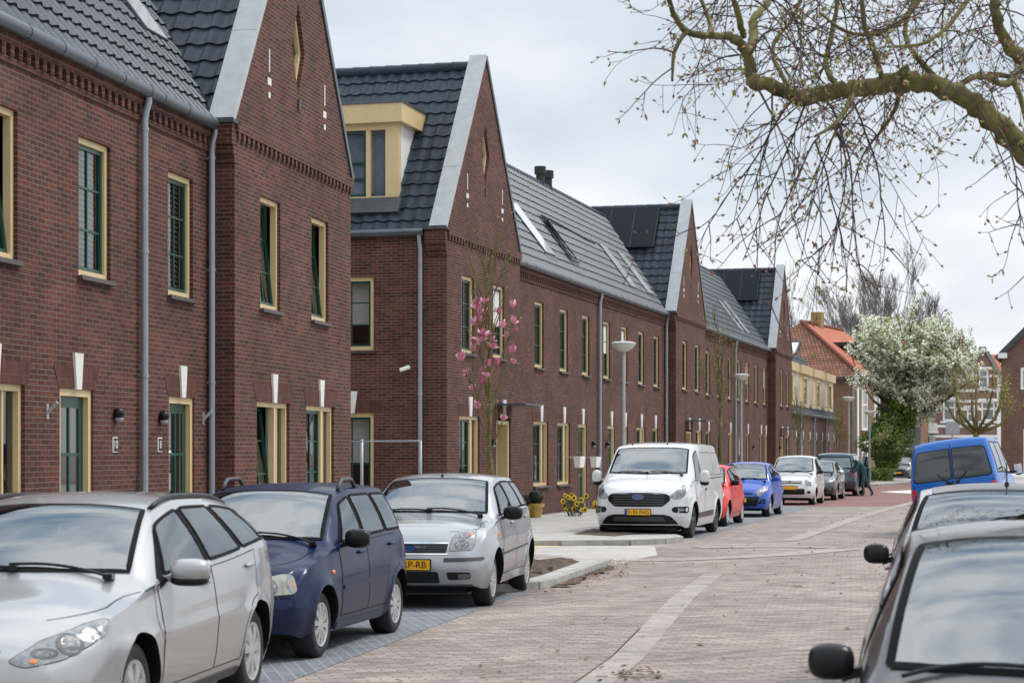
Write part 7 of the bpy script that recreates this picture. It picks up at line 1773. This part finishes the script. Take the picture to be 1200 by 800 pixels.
# ------------------------------------------------------------------ the chestnut overhead: trunk right of the picture, one great limb across it
YC = 15.0
t = thing('chestnut_tree', 'old mossy tree reaching over the street from the right with drooping budding twigs', 'tree', (7.6, 16.5, .1)); rnd = random.Random(77)
W = lambda px, py, dy=0: at(px, py, YC + dy) - Vector((7.6, 16.5, .1))
tk, tw, bu, lv = MB(), MB(), MB(), MB()
pxm = lambda w_, dy=0: w_ / 2 / F * YC            # half width in metres of a width in photo pixels
root = Vector((0, 0, 0)); fork = W(1420, 330, 1.2)
tk.tube([root, Vector((.05, 0, .5)), Vector((.0, 0, 1.6)), fork + Vector((0, 0, -.6)), fork], [.52, .42, .38, .36, .34], 14)
limbs = []
def limb(pts, ws, n=12, parent=True):
    P = [W(*p) if isinstance(p, tuple) else p for p in pts]; Q, Rr = [], []
    for i in range(len(P) - 1):       # smooth and roughen
        p0, p1, p2, p3 = P[max(i - 1, 0)], P[i], P[i + 1], P[min(i + 2, len(P) - 1)]
        for k in range(5):
            s_ = k / 5; q = .5 * ((2 * p1) + (p2 - p0) * s_ + (2 * p0 - 5 * p1 + 4 * p2 - p3) * s_ * s_ + (3 * p1 - p0 - 3 * p2 + p3) * s_ ** 3); Q.append(q); Rr.append(pxm(ws[i] + (ws[i + 1] - ws[i]) * s_) * rnd.uniform(.86, 1.10) * .93); Q[-1] += rvec(rnd) * Rr[-1] * .22
    Q.append(P[-1]); Rr.append(pxm(ws[-1])); tk.tube(Q, Rr, n); limbs.append((Q, Rr)); return Q
limb([fork, (1300, 260, .9), (1215, 190, .5), (1175, 152, .3), (1140, 120, .1), (1108, 104, 0), (1070, 97, 0), (1040, 98, 0), (1000, 104, -.1), (965, 110, -.1), (940, 114, -.2), (920, 107, -.2), (900, 98, -.2), (883, 97, -.2), (879, 82, -.2), (876, 66, -.3), (872, 52, -.3)], [54, 42, 34, 31, 27, 25, 26, 23, 22, 21, 20, 19, 18, 17, 15, 13, 11], 14)
limb([(1064, 100, 0), (1062, 90, -.02), (1062, 82, -.03)], [24, 20, 14], 10)
limb([(874, 60, -.3), (862, 46, -.35), (848, 42, -.4), (825, 42, -.5), (802, 35, -.6), (788, 12, -.7), (778, -20, -.8)], [13, 12, 10, 9, 8, 7, 5], 9)
limb([(876, 62, -.3), (884, 42, -.1), (884, 22, 0), (900, 2, .2), (915, -40, .4)], [12, 13, 10, 9, 7], 9)
limb([(872, 44, -.3), (866, 22, -.4), (858, -10, -.5)], [9, 8, 6], 8); limb([(835, 40, -.5), (828, 15, -.3), (815, -15, -.2)], [7, 6, 5], 8)
limb([fork, (1290, 130, 1.5), (1205, 72, 1.2), (1185, 58, 1.1), (1172, 35, 1.0), (1166, 5, .9), (1172, -40, .9)], [40, 28, 20, 18, 16, 14, 12], 10)
limb([(1205, 70, 1.2), (1180, 98, .8), (1155, 90, .5), (1138, 92, .3), (1115, 105, .15)], [12, 10, 9, 8, 6], 8); limb([(1215, 185, .5), (1190, 98, .9), (1160, 88, .7)], [10, 8, 6], 7)
for P_, ws in (([(985, 106, -.1), (968, 78, .2), (975, 40, .4), (985, -20, .5)], [8, 8, 7, 6]), ([(1035, 98, 0), (1025, 60, -.3), (1012, 25, -.5), (1010, -30, -.6)], [8, 7, 6, 6]), ([(1000, 108, -.1), (990, 130, -.4), (975, 148, -.6), (955, 160, -.8)], [8, 7, 5, 3]), ([(1055, 105, 0), (1048, 130, .3), (1035, 150, .5), (1026, 162, .6)], [8, 6, 5, 3]), ([(930, 112, -.2), (905, 60, .3), (930, 20, .5), (945, -20, .6)], [6, 6, 5, 5]), ([(1105, 102, .1), (1060, 40, .5), (1085, -20, .7)], [8, 7, 6]), ([(805, 36, -.6), (790, 62, -.7), (788, 95, -.8)], [6, 5, 3]), ([(1100, -30, .4), (1050, 30, .3), (1000, 40, .1), (960, 15, 0)], [9, 7, 5, 4]), ([(1150, -30, -.4), (1120, 20, -.6), (1085, 50, -.8), (1040, 55, -1)], [8, 6, 5, 3])): limb(P_, ws, 7)
def bud(p, d):
    a = d.orthogonal().normalized(); b = d.cross(a); L_ = rnd.uniform(.026, .048); w_ = L_ * .26
    if rnd.random() < .72:
        bu.add([p, p + d * L_ * .45 + a * w_, p + d * L_ * .45 - a * w_ * .5 + b * w_, p + d * L_ * .45 - a * w_ * .5 - b * w_, p + d * L_], [(0, 2, 1), (0, 3, 2), (0, 1, 3), (4, 1, 2), (4, 2, 3), (4, 3, 1)])
    else:
        for k in range(rnd.randint(3, 5)):
            e = (d + rvec(rnd) * .9).normalized(); n_ = e.orthogonal().normalized(); l2 = rnd.uniform(.025, .055); lv.add([p, p + e * l2 * .55 + n_ * l2 * .24, p + e * l2 + Vector((0, 0, -.008)), p + e * l2 * .55 - n_ * l2 * .24], [(0, 1, 2, 3)])
def twig(p, d, ln, r, lvl):
    n = max(5, int(ln / .085)); st = ln / n; q = p.copy(); pts = [q.copy()]; d = d.normalized(); side = rvec(rnd)
    for i in range(n):
        f = i / n; g = -.17 * (1 - f * 1.1) if f < .72 else .20       # droops, then turns up at the tip
        d = (d + Vector((0, 0, g)) + rvec(rnd) * .11 + side * .05).normalized(); q = q + d * st; pts.append(q.copy())
        if lvl < 2 and i > 1 and rnd.random() < (.44 if lvl == 0 else .26):
            e = (d * .6 + rvec(rnd) * .8 + Vector((0, 0, -.1))).normalized(); twig(q, e, ln * rnd.uniform(.25, .5), r * .6, lvl + 1)
        elif rnd.random() < .16:
            e = (d + rvec(rnd)).normalized(); tw.tube([q, q + e * .03, q + e * .05 + Vector((0, 0, .02))], [r * .6, r * .5, r * .4], 3, caps=False); bud(q + e * .05 + Vector((0, 0, .02)), (e + Vector((0, 0, .8))).normalized())
    m = len(pts) - 1; tw.tube(pts, [max(.0022, r * (1 - .62 * i / m)) for i in range(m + 1)], 4 if lvl == 0 else 3, caps=False); bud(pts[-1], d)
starts = []
for li, (Q, Rr) in enumerate(limbs):
    tot = sum((b - a).length for a, b in zip(Q, Q[1:]))
    for k in range(int(tot * (4.2 if li else 4.4))):
        i = rnd.randrange(len(Q) - 1); p = Q[i].lerp(Q[i + 1], rnd.random()); px = HX + (p.x + 7.6) / (p.y + 16.5) * F
        if px > 1260: continue
        starts.append((p, px))
for (p, px) in starts:
    d = Vector((rnd.gauss(0, 1), rnd.gauss(0, .8), rnd.uniform(-.5, .9))); 
    lim = .55 if px < 815 else .9 if px < 870 else (1.4 if px < 1060 else 1.1)
    twig(p, d, rnd.uniform(.45, lim), rnd.uniform(.0045, .008), 0)
for i in range(72):     # twigs hanging in from limbs above the frame
    px = rnd.uniform(835, 1215); p = W(px, rnd.uniform(-60, 5), rnd.uniform(-1.6, 1.6)); twig(p, Vector((rnd.gauss(0, .7), rnd.gauss(0, .6), rnd.uniform(-.6, .4))), rnd.uniform(.5, 1.25), rnd.uniform(.0045, .008), 0)
for px, py, l in ((960, 160, 1.35), (975, 148, 1.3), (985, 135, 1.25), (1000, 120, 1.35), (1028, 160, 1.0), (945, 118, 1.3), (930, 112, 1.25), (905, 105, 1.2), (1015, 112, 1.4), (955, 165, 1.2), (970, 120, 1.45), (885, 100, 1.1), (1170, 150, 1.1), (1190, 165, .9), (1195, 170, 1.0)):
    for k in range(1): twig(W(px, py, rnd.uniform(-.6, .3)), Vector((rnd.gauss(-.1, .5), rnd.gauss(0, .5), -.5)), l, .010, 0)
tk.build('trunk', BARKG, t, smooth=True); tw.build('twigs', TWIG, t); bu.build('buds', pbr('bud_red_brown', (.20, .075, .045), rough=.5), t); lv.build('young_leaves', pbr('leaf_yellow_green', (.20, .17, .03), rough=.6, var=.5, vscale=9), t)

# ------------------------------------------------------------------ person stooping at the open side of the people carrier
def skin_mesh(joints, edges, rad, root):
    me = bpy.data.meshes.new('tmp'); me.from_pydata([j for j in joints], edges, []); o = bpy.data.objects.new('tmp', me); COL.objects.link(o); m = o.modifiers.new('s', 'SKIN'); m.use_smooth_shade = True; o.modifiers.new('sub', 'SUBSURF').levels = 2
    sv_ = me.skin_vertices[0].data
    for i, r_ in enumerate(rad): sv_[i].radius = (r_, r_) if not isinstance(r_, tuple) else r_; sv_[i].use_root = (i == root)
    dg = bpy.context.evaluated_depsgraph_get(); dg.update(); em = bpy.data.meshes.new_from_object(o.evaluated_get(dg)); bpy.data.objects.remove(o); return em
bp = at(1013, 581, 79.4); t = thing('person', 'person in dark teal jacket and trousers stooping into the open side of the people carrier', 'person', (bp.x, 79.4, 0), 0)
J = [(0, 0, .92), (-.06, 0, 1.10), (-.20, -.02, 1.30), (-.30, -.02, 1.38), (-.38, -.02, 1.40),          # pelvis, waist, chest, neck base, neck
     (-.50, -.02, 1.40),                                                                              # head
     (-.02, -.11, .88), (-.10, -.12, .50), (-.04, -.12, .10), (-.18, -.13, .05),                       # near leg
     (.0, .11, .88), (.14, .12, .50), (.36, .12, .12), (.26, .13, .05),                                # far leg stepping back
     (-.25, -.19, 1.33), (-.36, -.24, 1.06), (-.55, -.20, .92), (-.62, -.19, .90),                     # near arm
     (-.25, .17, 1.33), (-.42, .22, 1.08), (-.60, .18, .98), (-.67, .17, .96)]
E = [(0, 1), (1, 2), (2, 3), (3, 4), (4, 5), (0, 6), (6, 7), (7, 8), (8, 9), (0, 10), (10, 11), (11, 12), (12, 13), (2, 14), (14, 15), (15, 16), (16, 17), (2, 18), (18, 19), (19, 20), (20, 21)]
Rd = [.15, .15, .16, .11, .065, .10, .10, .075, .05, .045, .10, .075, .05, .045, .075, .06, .045, .04, .075, .06, .045, .04]
me = skin_mesh(J, E, Rd, 0); me.name = 'body'
TEALJ = pbr('cloth_dark_teal', (.030, .075, .080), rough=.85, var=.25, vscale=10); SKINM = pbr('skin', (.45, .25, .17), rough=.55); HAIRM = pbr('hair_dark', (.03, .022, .018), rough=.7); SHOE = pbr('shoe_dark', (.015, .015, .017), rough=.6)
me.materials.clear(); [me.materials.append(m) for m in (TEALJ, SKINM, HAIRM, SHOE, pbr('trousers_teal_grey', (.035, .065, .068), rough=.9, var=.2))]
for p in me.polygons:
    c = p.center; p.use_smooth = True
    p.material_index = 2 if (c.x < -.42 and c.z > 1.36) else 1 if (c.x < -.42 and c.z > 1.25) or (c.x < -.58 and c.z > .8) else 3 if c.z < .10 else 4 if c.z < .92 else 0
o = bpy.data.objects.new('body', me); link(o, t)
